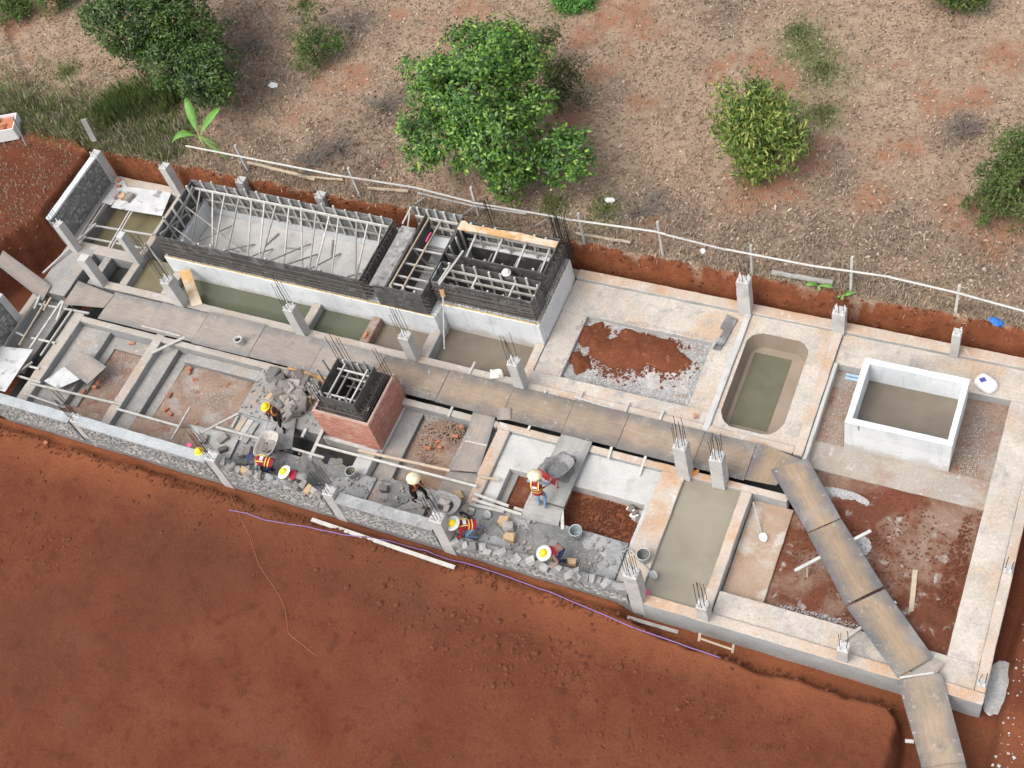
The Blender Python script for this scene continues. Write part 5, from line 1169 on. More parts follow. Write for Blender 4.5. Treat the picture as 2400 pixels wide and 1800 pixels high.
        if brim:
            mb = MB(); n = 24
            for r, z in ((.13, .052), (.20, .045), (.245, .028), (.25, .022), (.20, .036), (.13, .044)):
                for j in range(n):
                    t = 2 * math.pi * j / n; mb.v.append(Hm(r * math.cos(t), r * math.sin(t), z + .006 * math.sin(3 * t)))
            mb.f += [(i * n + j, i * n + (j + 1) % n, (i + 1) * n + (j + 1) % n, (i + 1) * n + j) for i in range(5) for j in range(n)]
            part('sun_brim', mb, brim, h_)
    elif hat == 'cone':
        mb = MB(); n = 28
        for r, z in ((.225, .02), (.23, .028), (.12, .10), (.03, .165), (.012, .172)):
            for j in range(n):
                t = 2 * math.pi * j / n; mb.v.append(Hm(r * math.cos(t), r * math.sin(t), z))
        mb.f += [(i * n + j, i * n + (j + 1) % n, (i + 1) * n + (j + 1) % n, (i + 1) * n + j) for i in range(4) for j in range(n)] + [tuple(4 * n + j for j in range(n))]
        h_ = part('straw_hat', mb, 'straw')
        k_ = MB(); k_.tube([Hm(0, 0, .165), Hm(0, 0, .185)], .014, 6); part('hat_knob', k_, 'hair', h_)
        c_ = MB(); c_.tube([Hm(-.12, .05, .06), Hm(-.07, .06, -.1), Hm(0, .05, -.13), Hm(.07, .06, -.1), Hm(.12, .05, .06)], .006, 4); part('chin_strap', c_, 'stripe', h_)
    elif hat == 'cap':
        mb = MB(); n = 18
        for r, z in ((.20, .0), (.17, .03), (.125, .05), (.11, .11), (.05, .15)):
            for j in range(n):
                t = 2 * math.pi * j / n; mb.v.append(Hm(r * math.cos(t), r * math.sin(t), z))
        mb.f += [(i * n + j, i * n + (j + 1) % n, (i + 1) * n + (j + 1) % n, (i + 1) * n + j) for i in range(4) for j in range(n)] + [tuple(4 * n + j for j in range(n))]
        part('cloth_hat', mb, 'navy')
    return root
def face_to(a, b): return math.atan2(-(b.x - a.x), b.y - a.y)
# ------------------------------------------------------------------ wheelbarrows
def wheelbarrow(label, loc, ang, tray='tray_dust', frame='metal_grey', tip=0.0, inside=None, L=.95, W=.66):
    r = empty('wheelbarrow', loc, label, 'wheelbarrow', 'wheelbarrows', rz=ang)
    r.rotation_euler = (tip, 0, ang)
    def part(name, mb, mat, par=None, smooth=False):
        me_ = bpy.data.meshes.new(name); me_.from_pydata(mb.v, [], mb.f); me_.materials.append(MATS[mat])
        if smooth: me_.polygons.foreach_set('use_smooth', np.ones(len(me_.polygons), bool))
        o = bpy.data.objects.new(name, me_); COL.objects.link(o); o.parent = par or r; return o
    n = 28; mb = MB()
    def ring(sx, sy, z, cy=0.0, p=3.2):
        for j in range(n):
            t = 2 * math.pi * j / n; c, s = math.cos(t), math.sin(t); k = (abs(c) ** p + abs(s) ** p) ** (-1 / p)
            mb.v.append((sx * c * k, cy + sy * s * k * (1.0 if s < 0 else 1.12), z + .05 * max(0, s)))
    lv = [(W / 2 + .025, L / 2 + .025, .60), (W / 2 + .03, L / 2 + .03, .615), (W / 2, L / 2, .615), (W / 2 - .04, L / 2 - .08, .48), (W / 2 - .12, L / 2 - .2, .37), (W / 2 - .16, L / 2 - .25, .355)]
    for sx, sy, z in lv: ring(sx, sy, z)
    mb.f += [(i * n + j, (i + 1) * n + j, (i + 1) * n + (j + 1) % n, i * n + (j + 1) % n) for i in range(len(lv) - 1) for j in range(n)] + [tuple(5 * n + j for j in range(n))]
    k = len(mb.v)
    for sx, sy, z in ((W / 2 + .01, L / 2 + .01, .60), (W / 2 - .03, L / 2 - .07, .46), (W / 2 - .11, L / 2 - .19, .345)): ring(sx, sy, z)
    mb.f += [(k + i * n + j, k + i * n + (j + 1) % n, k + (i + 1) * n + (j + 1) % n, k + (i + 1) * n + j) for i in range(2) for j in range(n)]
    part('tray', mb, tray, None, True)
    if inside: 
        m2 = MB(); 
        for j in range(n):
            t = 2 * math.pi * j / n; m2.v.append(((W / 2 - .06) * math.cos(t), (L / 2 - .12) * math.sin(t), .46 + random.uniform(-.01, .02)))
        m2.v.append((0, 0, .50)); m2.f += [(j, (j + 1) % n, n) for j in range(n)]; part('mortar_fill', m2, inside)
    for s in (-1, 1):
        h = MB().tube([(s * .07, .66, .20), (s * .16, .30, .33), (s * .25, -.30, .42), (s * .29, -.78, .58), (s * .29, -1.05, .64)], .018, 8); o = part('handle', h, frame)
        part('grip', MB().tube([(s * .29, -.93, .612), (s * .29, -1.06, .643)], .024, 8), 'rubber', o)
        part('leg', MB().tube([(s * .24, -.22, .41), (s * .25, -.30, .02), (s * .25, -.20, .0)], .016, 6), frame)
    w = part('wheel', MB().tube([(-.03, .66, .19), (.03, .66, .19)], .12, 16), 'metal_grey')
    t_ = MB(); m = 20; k = 8
    for i in range(m):
        a = 2 * math.pi * i / m
        for j in range(k):
            b = 2 * math.pi * j / k; rr = .15 + .042 * math.cos(b); t_.v.append((.042 * math.sin(b), .66 + rr * math.cos(a), .19 + rr * math.sin(a)))
    t_.f += [(i * k + j, i * k + (j + 1) % k, ((i + 1) % m) * k + (j + 1) % k, ((i + 1) % m) * k + j) for i in range(m) for j in range(k)]
    part('tyre', t_, 'rubber', w, True)
    part('axle_stay', MB().tube([(-.07, .66, .19), (.07, .66, .19)], .014, 6), frame)
    return r
zb = .09
# worker 1 with dusty barrow
c1 = Q('B1', 840, 1085, .55); a1 = Q('B1', 818, 805, 1.5); d1 = Vector((c1.x - a1.x, c1.y - a1.y, 0)).normalized(); an1 = face_to(a1, c1)
wheelbarrow('dusty pale wheelbarrow carrying flat stones beside the brick chamber', (c1.x, c1.y, zb), an1, 'tray_dust')
f1 = Vector((c1.x, c1.y, 0)) - d1 * 1.02
person('worker in yellow helmet and maroon vest holding the handles of the dusty wheelbarrow', (f1.x, f1.y, zb), an1, (0, -.05, .88), .30, ((-.29, .08, .64), (.29, .08, .64)), ((-.12, .15, 0), (.14, -.22, 0)), 'shirt_dark', 'black_cloth', 'vest', 'helmet', shoe='rubber')
# worker 4 with grey barrow
c4 = Q('B2', 712, 1222, .5); a4 = Q('B2', 572, 1055, 1.55); d4 = Vector((c4.x - a4.x, c4.y - a4.y, 0)).normalized(); an4 = face_to(a4, c4)
wheelbarrow('grey wheelbarrow with two stones in it beside the column', (c4.x, c4.y, .03), an4, 'tray_grey')
f4 = Vector((c4.x, c4.y, 0)) - d4 * 1.04
person('worker in cream cone hat and dark clothes pushing the grey wheelbarrow', (f4.x, f4.y, .03), an4, (0, -.02, .89), .28, ((-.29, .06, .63), (.29, .06, .63)), ((-.12, .18, 0), (.12, -.2, 0)), 'black_cloth', 'black_cloth', 'vest', 'cone', shoe='rubber')
# worker 6 tipping the red barrow
a6 = Q('B2', 1555, 1232, .09); c6 = Q('B2', 1632, 925, .6); d6 = Vector((c6.x - a6.x, c6.y - a6.y, 0)).normalized(); an6 = face_to(a6, c6)
b6 = Vector((a6.x, a6.y, 0)) + d6 * .98
wb6 = wheelbarrow('tipped wheelbarrow with a red tail board, full of grey mortar', (b6.x + .12, b6.y, .10), an6 - .35, 'tray_grey', 'red_paint', -.30, 'mortar_wet')
tb_ = MB().box(-.36, .36, -.56, -.50, .44, .66); me_ = bpy.data.meshes.new('tail_board'); me_.from_pydata(tb_.v, [], tb_.f); me_.materials.append(MATS['red_paint']); o_ = bpy.data.objects.new('tail_board', me_); COL.objects.link(o_); o_.parent = wb6
person('worker in cream cone hat, striped vest and jeans tipping the red-tailed wheelbarrow', (a6.x, a6.y, .085), an6 + .1, (0, .0, .91), .22, ((-.28, .42, 1.02), (.32, .42, 1.02)), ((-.10, .02, 0), (.11, -.04, 0)), 'shirt_blue', 'denim', 'vest', 'cone')
# worker 2 bending in navy hat
a2 = Q('B1', 890, 1335, .0); h2 = Q('B1', 745, 1285, .3)
person('worker in navy cloth hat bending over the wall behind the dusty wheelbarrow', (a2.x, a2.y, .0), face_to(a2, h2), (0, -.22, .82), 1.25, ((-.14, .42, .50), (.16, .46, .45)), ((-.13, -.08, 0), (.13, .05, 0)), 'shirt_grey', 'navy', 'vest', 'cap', headpitch=.9)
# worker 3 stooping in grey
a3 = Q('B1', 1185, 1455, .0); h3 = Q('B1', 1050, 1415, .3)
person('worker in grey shirt and white-brimmed yellow helmet stooping over the stone wall', (a3.x, a3.y, .0), face_to(a3, h3), (0, -.15, .74), 1.22, ((-.16, .50, .55), (.16, .36, .50)), ((-.14, -.1, 0), (.13, .1, 0)), 'shirt_grey', 'shirt_grey', 'vest_red', 'helmet', 'brim_white', headpitch=.35, glove='glove', barebk=True)
# worker 5 crouching in jeans
a5 = Q('B2', 965, 1490, .0); h5 = Q('B2', 845, 1480, .3)
person('worker in grey-brimmed helmet, striped vest and light jeans crouching by the column', (a5.x, a5.y, .0), face_to(a5, h5), (0, -.12, .66), 1.12, ((-.14, .50, .42), (.16, .46, .40)), ((-.15, -.05, 0), (.13, -.28, 0)), 'vest', 'denim', 'vest', 'helmet', 'brim_grey', headpitch=.3, shoe='denim')
# worker 7 bending over low wall
a7 = Q('B3', 425, 1330, .0); h7 = Q('B3', 300, 1400, .2)
person('worker in yellow helmet with grey brim bending over the lowest stone wall', (a7.x, a7.y, .0), face_to(a7, h7), (0, -.12, .66), 1.1, ((-.20, .42, .45), (.12, .60, .42)), ((-.15, -.05, 0), (.14, .12, 0)), 'skin', 'navy', 'vest_red', 'helmet', 'brim_grey', headpitch=.35, barebk=True, sleeves=False)

# ------------------------------------------------------------------ stones in the barrows, heaps, loose stones
for k, (dx, dy, s, m) in enumerate([(-.12, -.08, .17, 0), (.12, .02, .18, 1), (.0, .2, .17, 2), (.02, -.25, .14, 3)]):
    o = place(RM[m], 'stone', c1 + Vector((dx, dy, -.12)), (s, s * .9, s * .7), tilt=.2); tag(o, 'flat pale stone riding in the dusty wheelbarrow', 'stone', 'stones in the dusty wheelbarrow')
for k, (dx, dy, s, m) in enumerate([(-.05, .05, .22, 4), (.10, -.12, .18, 5)]):
    o = place(RM[m], 'stone', c4 + Vector((dx, dy, -.03)), (s, s * .8, s * .7), tilt=.2); tag(o, ('larger' if k == 0 else 'smaller') + ' grey stone riding in the grey wheelbarrow', 'stone', 'stones in the grey wheelbarrow')
rs = random.Random(3); heap = []
for i in range(150):
    u = rs.gauss(1085, 150); v = rs.gauss(645, 115)
    if not (845 < u < 1310 and 455 < v < 850): continue
    heap.append((u, v))
for i, (u, v) in enumerate(heap[:54]):
    s = rs.uniform(.16, .30); d_ = ((u - 1080) / 220) ** 2 + ((v - 640) / 170) ** 2
    z = .08 + .28 * math.exp(-d_ * 1.4) * rs.random()
    p = Q('B1', u, v, z); o = place(rs.choice(RM), 'stone', p, (s, s, s), tilt=.6)
    tag(o, 'rough grey-brown building stone in the loose heap beside the brick chamber', 'stone', 'stones of the heap')
for lab, t, u, v, s in [('tan stone at the left edge of the heap near the worker', 'B1', 862, 665, .17), ('tan stone facing up in the middle right of the heap', 'B1', 1180, 700, .19), ('single tan stone on the dusty plywood beside the grey wheelbarrow', 'B2', 828, 1150, .20), ('tan stone above the lump of grey stone near the long shovel', 'B2', 1225, 1370, .20), ('tan stone at the handle end of the long shovel', 'B2', 1275, 1510, .20), ('tan stone by the knee of the worker at the lowest wall', 'B3', 515, 1360, .16)]:
    tag(place(RMT[len(lab) % 3], 'stone', Q(t, u, v, .1), s, tilt=.2), lab, 'stone')
for lab, t, u, v, s, z in [('grey lump of stone near the long shovel', 'B2', 1260, 1420, .22, .08), ('small stone behind the crouching worker', 'B2', 1015, 1460, .13, .05), ('flat grey stone on the cement patch left of the cone-hatted worker', 'B2', 185, 1090, .18, .05), ('dark stone on the plywood platform beside the bare bars', 'B1', 280, 1030, .2, .12), ('grey stone lying flat on the plywood platform, upper', 'B1', 460, 1035, .24, .08), ('grey stone lying flat on the plywood platform, lower', 'B1', 460, 1120, .2, .08), ('round tan-grey stone on the white sheet', 'A1', 1000, 760, .24, .15), ('dark stone on the white sheet', 'A1', 1115, 780, .22, .15), ('tan stone between the two on the white sheet', 'A1', 1062, 780, .18, .15), ('big stone by the left wheel side of the dusty wheelbarrow', 'B1', 680, 1140, .22, .12), ('grey stone left of the dusty wheelbarrow', 'B1', 620, 1150, .2, .1)]:
    me_ = RMT[0] if 'tan' in lab and 'grey' not in lab else RM[len(lab) % 9]
    tag(place(me_, 'stone', Q(t, u, v, z), s, tilt=.25), lab, 'stone')
for i, (u, v) in enumerate([(450, 1225), (530, 1265), (585, 1290), (640, 1305), (680, 1320), (770, 1345), (1030, 1425), (1090, 1445), (1150, 1425), (1190, 1465), (1235, 1480), (1275, 1500)]):
    m_ = RMT[1] if i in (3, 9) else RM[i % 9]
    o = place(m_, 'stone', Q('B1', u, v, .98), (.17, .12, .15), tilt=.25); tag(o, 'upright loose stone set out along the top of the unfinished wall', 'stone', 'stones set along the wall top')
# white stones at the low wall
for u, v, n_ in ((555, 1430, 'upper'), (545, 1480, 'lower')):
    tag(place(RMW[2], 'stone', Q('B3', u, v, .4), .13), n_ + ' pale stone on the low wall near the worker', 'stone')
# mortar heaps
def mortar_heap(t, u, v, r, h, label, z=0.0, seed=1):
    c = Q(t, u, v, z); n = 30; rings = 7; V = []; Fc = []
    for k in range(rings + 1):
        f = k / rings
        for i in range(n):
            a = 2 * math.pi * i / n; rr = r * f * (1 + .16 * math.sin(3 * a + seed) + .1 * math.sin(7 * a + seed * 2) + .05 * random.uniform(-1, 1))
            V.append((c.x + rr * math.cos(a) * 1.15, c.y + rr * math.sin(a), z + .004 + h * (math.cos(f * math.pi) * .5 + .5) * (1 + .25 * math.sin(a * 2 + seed)) + .012 * random.random()))
    for k in range(rings):
        for i in range(n):
            Fc.append((k * n + i, (k + 1) * n + i, (k + 1) * n + (i + 1) % n, k * n + (i + 1) % n))
    o = obj('mortar_heap', V, Fc, 'mortar_wet', None, True); tag(o, label, 'mortar heap'); return o
mortar_heap('B3', 330, 1180, .78, .16, 'wide wet heap of grey mortar behind the worker at the lowest wall', -.03, 1)
mortar_heap('B1', 1200, 1310, .62, .18, 'dark heap of mortar beside the stooping worker in grey', .0, 2)
mortar_heap('B2', 1130, 1400, .42, .10, 'low grey mortar spill by the long shovel', -.03, 3)
mortar_heap('B2', 1700, 900, .50, .10, 'mortar spilling from the tipped red wheelbarrow', .085, 4)
mortar_heap('B2', 330, 1190, .50, .10, 'smooth pale cement heap beside the grey wheelbarrow column', .9, 5) if False else None
def soil_heap(t, u, v, rx, ry, h, label, z, seed, mat='soil_heap_red'):
    c = Q(t, u, v, z); n = 44; rings = 9; V = []; Fc = []
    for k in range(rings + 1):
        f = k / rings
        for i in range(n):
            a = 2 * math.pi * i / n; w = 1 + .20 * math.sin(2 * a + seed) + .14 * math.sin(3 * a + seed * 2.1) + .10 * math.sin(5 * a + seed * 3) + .06 * math.sin(9 * a + seed)
            x, y = c.x + rx * f * w * math.cos(a), c.y + ry * f * w * math.sin(a)
            V.append((x, y, z - .03 + .04 * (f < 1) + h * (1 - f ** 1.6) * (.55 + .9 * float(fbm(x * 2, y * 2, seed, 3))) + .03 * random.random() * (f < 1)))
    for k in range(rings):
        for i in range(n): Fc.append((k * n + i, (k + 1) * n + i, (k + 1) * n + (i + 1) % n, k * n + (i + 1) % n))
    return tag(obj('soil_heap', V, Fc, mat, None, True), label, 'soil heap')
patchy('soil_heap_red', (.175, .060, .030), (.14, .048, .025), 2.0, (.12, .04, .02), 2.6, (.55, .7), .8, (.30, .15, .09), 4.5, (.62, .72), .22, 12, .95, .6, 12, .03, .1)
soil_heap('A4', 740, 1020, 1.45, .95, .24, 'largest heap of red soil spread over the gravel plot', -.34, 1); soil_heap('A4', 340, 890, .52, .75, .18, 'middle heap of red soil at the left of the gravel plot', -.34, 2); soil_heap('A4', 222, 1110, .42, .42, .18, 'smallest heap of red soil in the near corner of the gravel plot', -.34, 3)
crumbs = []
while len(crumbs) < 2600:
    a_, k_ = random.uniform(0, 6.283), abs(random.gauss(.75, .3)); c_ = Q('A4', 690, 1010, -.34); x, y = c_.x + 1.75 * k_ * math.cos(a_), c_.y + 1.0 * k_ * math.sin(a_)
    if -14.35 < x < -10.05 and 20.42 < y < 22.88 and float(fbm(x * 1.8, y * 1.8, 33, 3)) > .42: crumbs.append((x, y, -.31))
scatter('soil_crumbs', crumbs, np.clip(np.exp(rng.normal(-3.7, .55, len(crumbs))), .01, .07), 'soil_heap_red')
# buckets
def bucket(label, t, u, v, z=0.0, r=.19, h=.40, mat='bucket', band=None, fill='bucket_in'):
    c = Q(t, u, v, z); b = empty('bucket', (c.x, c.y, z), label, 'bucket', 'buckets')
    mb = MB().lathe((c.x, c.y, z), [(.01, .0), (r * .80, .0), (r, h), (r + .015, h), (r + .015, h - .03), (r + .002, h - .035)], 22)
    mb.build('shell', mat, b, True)
    MB().lathe((c.x, c.y, z), [(r - .012, h - .002), (r * .86, h * .35), (.005, h * .33)], 22).build('inside', fill, b, True)
    MB().tube([(c.x - r, c.y, z + h - .03), (c.x - r * .9, c.y - .12, z + h * .75), (c.x, c.y - r - .04, z + h * .62), (c.x + r * .9, c.y - .12, z + h * .75), (c.x + r, c.y, z + h - .03)], .006, 5).build('handle', 'metal_grey', b)
    if band: MB().lathe((c.x, c.y, z), [(r * .805, .02), (r * .87, .17), (r * .885, .17)], 22).build('band', band, b)
    return b
bucket('white bucket at the corner of the gritty red pit', 'B3', 565, 1130, -.04); bucket('grey bucket beside the trough and the end column', 'B3', 1145, 1335, -.02, fill='mortar_wet'); bucket('grey bucket with lime-green base behind the stone wall', 'B1', 1580, 1350, .0, .17, .36, 'bucket', 'lime', 'mortar_wet')
c = Q('B1', 605, 205, .1); p_ = empty('pipe_socket', c, 'stubby grey pipe socket standing on the walkway', 'pipe')
MB().lathe(c, [(.17, 0), (.15, .25), (.16, .26), (.16, .30), (.115, .30), (.105, .02)], 22).build('body', 'conc_pale', p_, True); MB().lathe(c, [(.115, .20), (.0, .20)], 20).build('opening', 'rubber', p_)
# shovels
def shovel(label, t, p, q, z0=.05, z1=.05, blade='metal_grey', hand='wood_grey'):
    a = Q(t, *p, z0); b = Q(t, *q, z1); d = (b - a).normalized(); s = empty('shovel', a, label, 'shovel', 'shovels')
    MB().tube([a, (a + b) / 2 + Vector((0, 0, .01)), b], .021, 7).build('handle', hand, s)
    sd_ = d.cross(Vector((0, 0, 1))).normalized(); V = []; prof = [(0, .03), (.04, .10), (.14, .12), (.22, .11), (.28, .07), (.30, .02)]
    d = Vector((d.x, d.y, 0)).normalized(); b = b + Vector((0, 0, .03))
    for t_, w in prof:
        for k in (-1, -.4, .4, 1): V.append(b + d * t_ + sd_ * w * k + Vector((0, 0, .03 * k * k + .004)))
    Fc = [(4 * i + j, 4 * i + j + 1, 4 * i + 5 + j, 4 * i + 4 + j) for i in range(len(prof) - 1) for j in range(3)]
    o = obj('blade', V, Fc, blade, s); m = o.modifiers.new('t', 'SOLIDIFY'); m.thickness = .006
    return s
shovel('shovel with white blade lying in the dusty plot beside the trough', 'B4', (425, 650), (500, 925), -.05, -.39, 'white_paint', 'wood_pale'); shovel('long-handled shovel lying by the mortar spill', 'B2', (1255, 1525), (1100, 1345), .04, .04); shovel('shovel lying across the corner of the trough beside the end column', 'B3', (1030, 1245), (1195, 1440), .05, .02)
# ------------------------------------------------------------------ odds and ends
def helmet_at(label, p):
    mb = MB().lathe(p, [(.165, .0), (.14, .012), (.128, .02), (.122, .06), (.10, .105), (.06, .135), (.01, .142)], 20); h = mb.build('hard_hat', 'hard_hat', None, True, base=True); return tag(h, label, 'hard hat')
helmet_at('yellow hard hat left on the stone wall beside the column', Q('B1', 243, 1135, 1.14))
def blob(name, label, cat, p, sx, sy, sz, mat, seed=1, rz=0.0, amp=.3, group=None):
    v, f = rock_geo(1, 2, amp, seed, (1, 1, 1)); v = np.array(v)
    if cat == 'sack': v = np.sign(v) * np.abs(v) ** .62; v[:, 2] += .12 * np.sin(v[:, 0] * 5 + seed) * np.abs(v[:, 1])
    v = v * np.array([sx, sy, sz]); c_, s_ = math.cos(rz), math.sin(rz)
    v = np.stack([v[:, 0] * c_ - v[:, 1] * s_ + p.x, v[:, 0] * s_ + v[:, 1] * c_ + p.y, v[:, 2] + p.z + sz * .45], 1)
    o = obj(name, v, f, mat, None, amp < .2, base=True); return tag(o, label, cat, group)
blob('pink_bowl', 'pink plastic scoop lying on the wall behind the hard hat', 'scoop', Q('B1', 170, 1083, 1.12), .12, .09, .06, 'pink', 2)
blob('red_cup', 'small red cup at the foot of the end column beside the trough', 'cup', Q('B7', 1320, 350, .0), .10, .10, .10, 'pink', 4)
sk_ = blob('cement_sack', 'white sack with blue print lying behind the box tank', 'sack', Q('A5', 1885, 930, -.1), .40, .28, .13, 'paper_white', 5, -.5, .12)
p = Q('A5', 1855, 885, .10); MB().bar(p + Vector((-.07, -.05, .01)), p + Vector((.07, .05, .01)), .14, .01).build('printed_label', 'blue_print', sk_)
blob('cement_sack', 'crumpled white sack on the beam beside the splayed-bar column', 'sack', Q('B2', 1163, 115, .0), .26, .20, .15, 'brim_white', 6, .3, .9)
blob('blue_bag', 'bright blue plastic bag on top of the back bank at the right', 'bag', Q('A5', 1975, 390, .85), .30, .16, .10, 'blue_plastic', 7, -.2, .5)
blob('plastic_bag', 'white plastic bag on the dry ground right of the dark trees', 'bag', PX(642, 201, .95), .22, .18, .10, 'paper_white', 8, 0, .5)
blob('white_stone', 'white stone beside the grey dead bush under the leafy tree', 'stone', PX(1430, 471, .95), .22, .14, .10, 'paper_white', 9)
blob('white_stone', 'white stone on the bank between two fence posts at the gravel plot', 'stone', Q('A4', 1285, 150, .9), .13, .12, .09, 'paper_white', 10)
for k in range(3): tag(place(RM[k], 'stone', Q('B3', 1030 + 30 * k, 890 + 40 * k, -.42), .12), 'pale stone in the far corner of the gritty red pit', 'stone', 'stones in the gritty pit').data.materials
rag = MB()
for k, (u, v) in enumerate(((1020, 895), (1060, 915), (1045, 950), (1080, 965))):
    v_, f_ = rock_geo(1, 1, .5, 40 + k, (.13, .10, .05)); p = Q('B3', u, v, -.42); rag.add([(a + p.x, b + p.y, c + p.z) for a, b, c in v_], f_)
tag(rag.build('white_rag', 'paper_white'), 'crumpled white rag in the corner of the gritty red pit', 'rag')
MB().box(0, 0, 0, 0, 0, 0)
sw = Q('A3', 1240, 880, 1.93); tag(MB().lathe(sw, [(.165, .0), (.14, .012), (.128, .02), (.122, .06), (.10, .105), (.06, .135), (.01, .142)], 20).build('hard_hat', 'brim_white', None, True, base=True), 'white hard hat resting on the divider of the two-celled formwork', 'hard hat')
for k, (u, v) in enumerate(((1565, 590), (1600, 575))):
    p = Q('B3', u, v, .01); mb = MB(); V = []
    for z in (0, .03):
        for i in range(12):
            a = 2 * math.pi * i / 12; V.append((p.x + .045 * math.cos(a) + .02 * math.sin(a), p.y + .12 * math.sin(a), z + p.z))
    Fc = [tuple(reversed(range(12))), tuple(range(12, 24))] + [(i, (i + 1) % 12, 12 + (i + 1) % 12, 12 + i) for i in range(12)]
    s_ = obj('sandal', V, Fc, 'sandal', None, base=True); tag(s_, ('left' if k == 0 else 'right') + ' orange sandal between the two columns', 'sandal', 'orange sandals')
    MB().tube([(p.x - .05, p.y + .02, p.z + .03), (p.x, p.y + .04, p.z + .08), (p.x + .05, p.y + .02, p.z + .03)], .012, 5).build('strap', 'sandal', s_)
# red brick pieces
def brick_bits(t, pts, z, label, group):
    for u, v in pts:
        o = batten('brick', (0, 0, 0), (1, 0, 0), 1, 1, 'brick_bit'); p = Q(t, u, v, z)
        o.matrix_basis = Matrix.Translation((p.x, p.y, z + .03)) @ Euler((random.uniform(-.3, .3), random.uniform(-.3, .3), random.uniform(0, 3.1))).to_matrix().to_4x4() @ Matrix.Diagonal((random.uniform(.14, .22), .10, .07)).to_4x4()
        tag(o, label, 'brick', group)
brick_bits('A6', [(1145, 760), (850, 1095), (820, 1135), (725, 1175), (520, 925)], -.5, 'loose red brick in the first left soil plot', 'bricks in the first left plot')
brick_bits('A6', [(1640, 975), (1635, 1005), (1690, 1070), (1435, 1330), (1470, 1365), (1465, 1205)], -.5, 'loose red brick in the second left soil plot', 'bricks in the second left plot')
brick_bits('B2', [(560, 740), (650, 690), (670, 735), (850, 560), (690, 430), (800, 640)], -.25, 'broken red brick in the soil heap plot', 'bricks in the soil heap plot')
brick_bits('A2', [(1865, 1610)], .02, 'red brick on the muddy cross beam over the tank water', 'bricks'); brick_bits('A4', [(1215, 1570)], .0, 'orange brick on the beam at the corner of the rounded pit', 'bricks'); brick_bits('A1', [(1030, 640)], .05, 'upper orange brick on the beam beside the left stone wall', 'bricks'); brick_bits('A1', [(1030, 690)], .05, 'lower orange brick on the beam beside the left stone wall', 'bricks')
brick_bits('B7', [(38, 352)], -.28, 'red brick on the red earth, farther of two', 'bricks'); brick_bits('B7', [(10, 445)], -.3, 'red brick on the red earth, nearer of two', 'bricks'); brick_bits('B6', [(300, 245)], -.35, 'red brick on the red earth near the left end of the front wall', 'bricks'); brick_bits('B5', [(745, 885)], -1.0, 'red brick at the bottom of the front trench near the ramp', 'bricks')
# hose and strings over the red earth
def on_earth(pts, r, name, mat, label, cat, n=8):
    P3 = []
    for (t, u, v), (t2, u2, v2) in zip(pts, pts[1:]):
        a = QG(t, u, v); b = QG(t2, u2, v2)
        for k in range(n):
            p = a + (b - a) * (k / n); p.z = max(float(ground_z(p.x + ex, p.y + ey)) for ex, ey in ((0, 0), (.08, 0), (-.08, 0), (0, .08), (0, -.08))) + r; P3.append(p)
    tag(MB().tube(P3, r, 6).build(name, mat, None, True), label, cat)
on_earth([('B6', 1485, 680), ('B6', 1600, 700), ('B6', 1720, 745), ('B6', 2000, 790), ('B6', 2212, 838), ('B7', 250, 140), ('B7', 500, 215), ('B7', 780, 305), ('B7', 1000, 390), ('B7', 1260, 500), ('B7', 1500, 590), ('B7', 1660, 640)], .016, 'hose', 'hose_purple', 'thin purple hose winding along the red earth', 'hose')
on_earth([('B6', 1490, 560), ('B6', 1560, 730), ('B6', 1610, 830), ('B6', 1680, 1040), ('B6', 1810, 1230), ('B6', 1850, 1330), ('B6', 1870, 1480), ('B6', 2080, 1650)], .007, 'string', 'string', 'thin orange string trailing over the red earth', 'string')
# crate of bricks at the far left
cb = PX(-30, 335, 1.2); CR = empty('brick_crate', (cb.x, cb.y, 1.1), 'white-sided crate of orange bricks at the left frame edge', 'crate')
e0, e1 = PX(-60, 345, 1.15), PX(46, 325, 1.15); dxy = (e1 - e0).normalized(); nn = Vector((-dxy.y, dxy.x, 0))
for k, z in enumerate((0, .2, .4)): batten('side_board', e0 + Vector((0, 0, .1 + z)), e1 + Vector((0, 0, .1 + z)), .04, .19, 'paper_white', CR)
batten('end_board', e1 + Vector((0, 0, .3)), e1 + nn * .9 + Vector((0, 0, .3)), .04, .58, 'paper_white', CR); batten('back_board', e0 + nn * .92 + Vector((0, 0, .3)), e1 + nn * .92 + Vector((0, 0, .3)), .04, .58, 'paper_white', CR)
batten('floor_board', e0 + nn * .45 + Vector((0, 0, .3)), e1 + nn * .45 + Vector((0, 0, .3)), .86, .3, 'brick_bit', CR)
for i in range(26):
    p = e0 + dxy * random.uniform(.15, 1.6) + nn * random.uniform(.12, .8) + Vector((0, 0, random.uniform(.47, .58)))
    o = batten('brick', p, p + Vector((.2, 0, 0)), .11, .07, 'brick_bit'); o.matrix_basis = Matrix.Translation(p) @ Euler((random.uniform(-.4, .4), random.uniform(-.4, .4), random.uniform(0, 3.1))).to_matrix().to_4x4() @ Matrix.Diagonal((.21, .11, .075)).to_4x4(); tag(o, 'orange brick piled in the white-sided crate', 'brick', 'bricks in the crate')
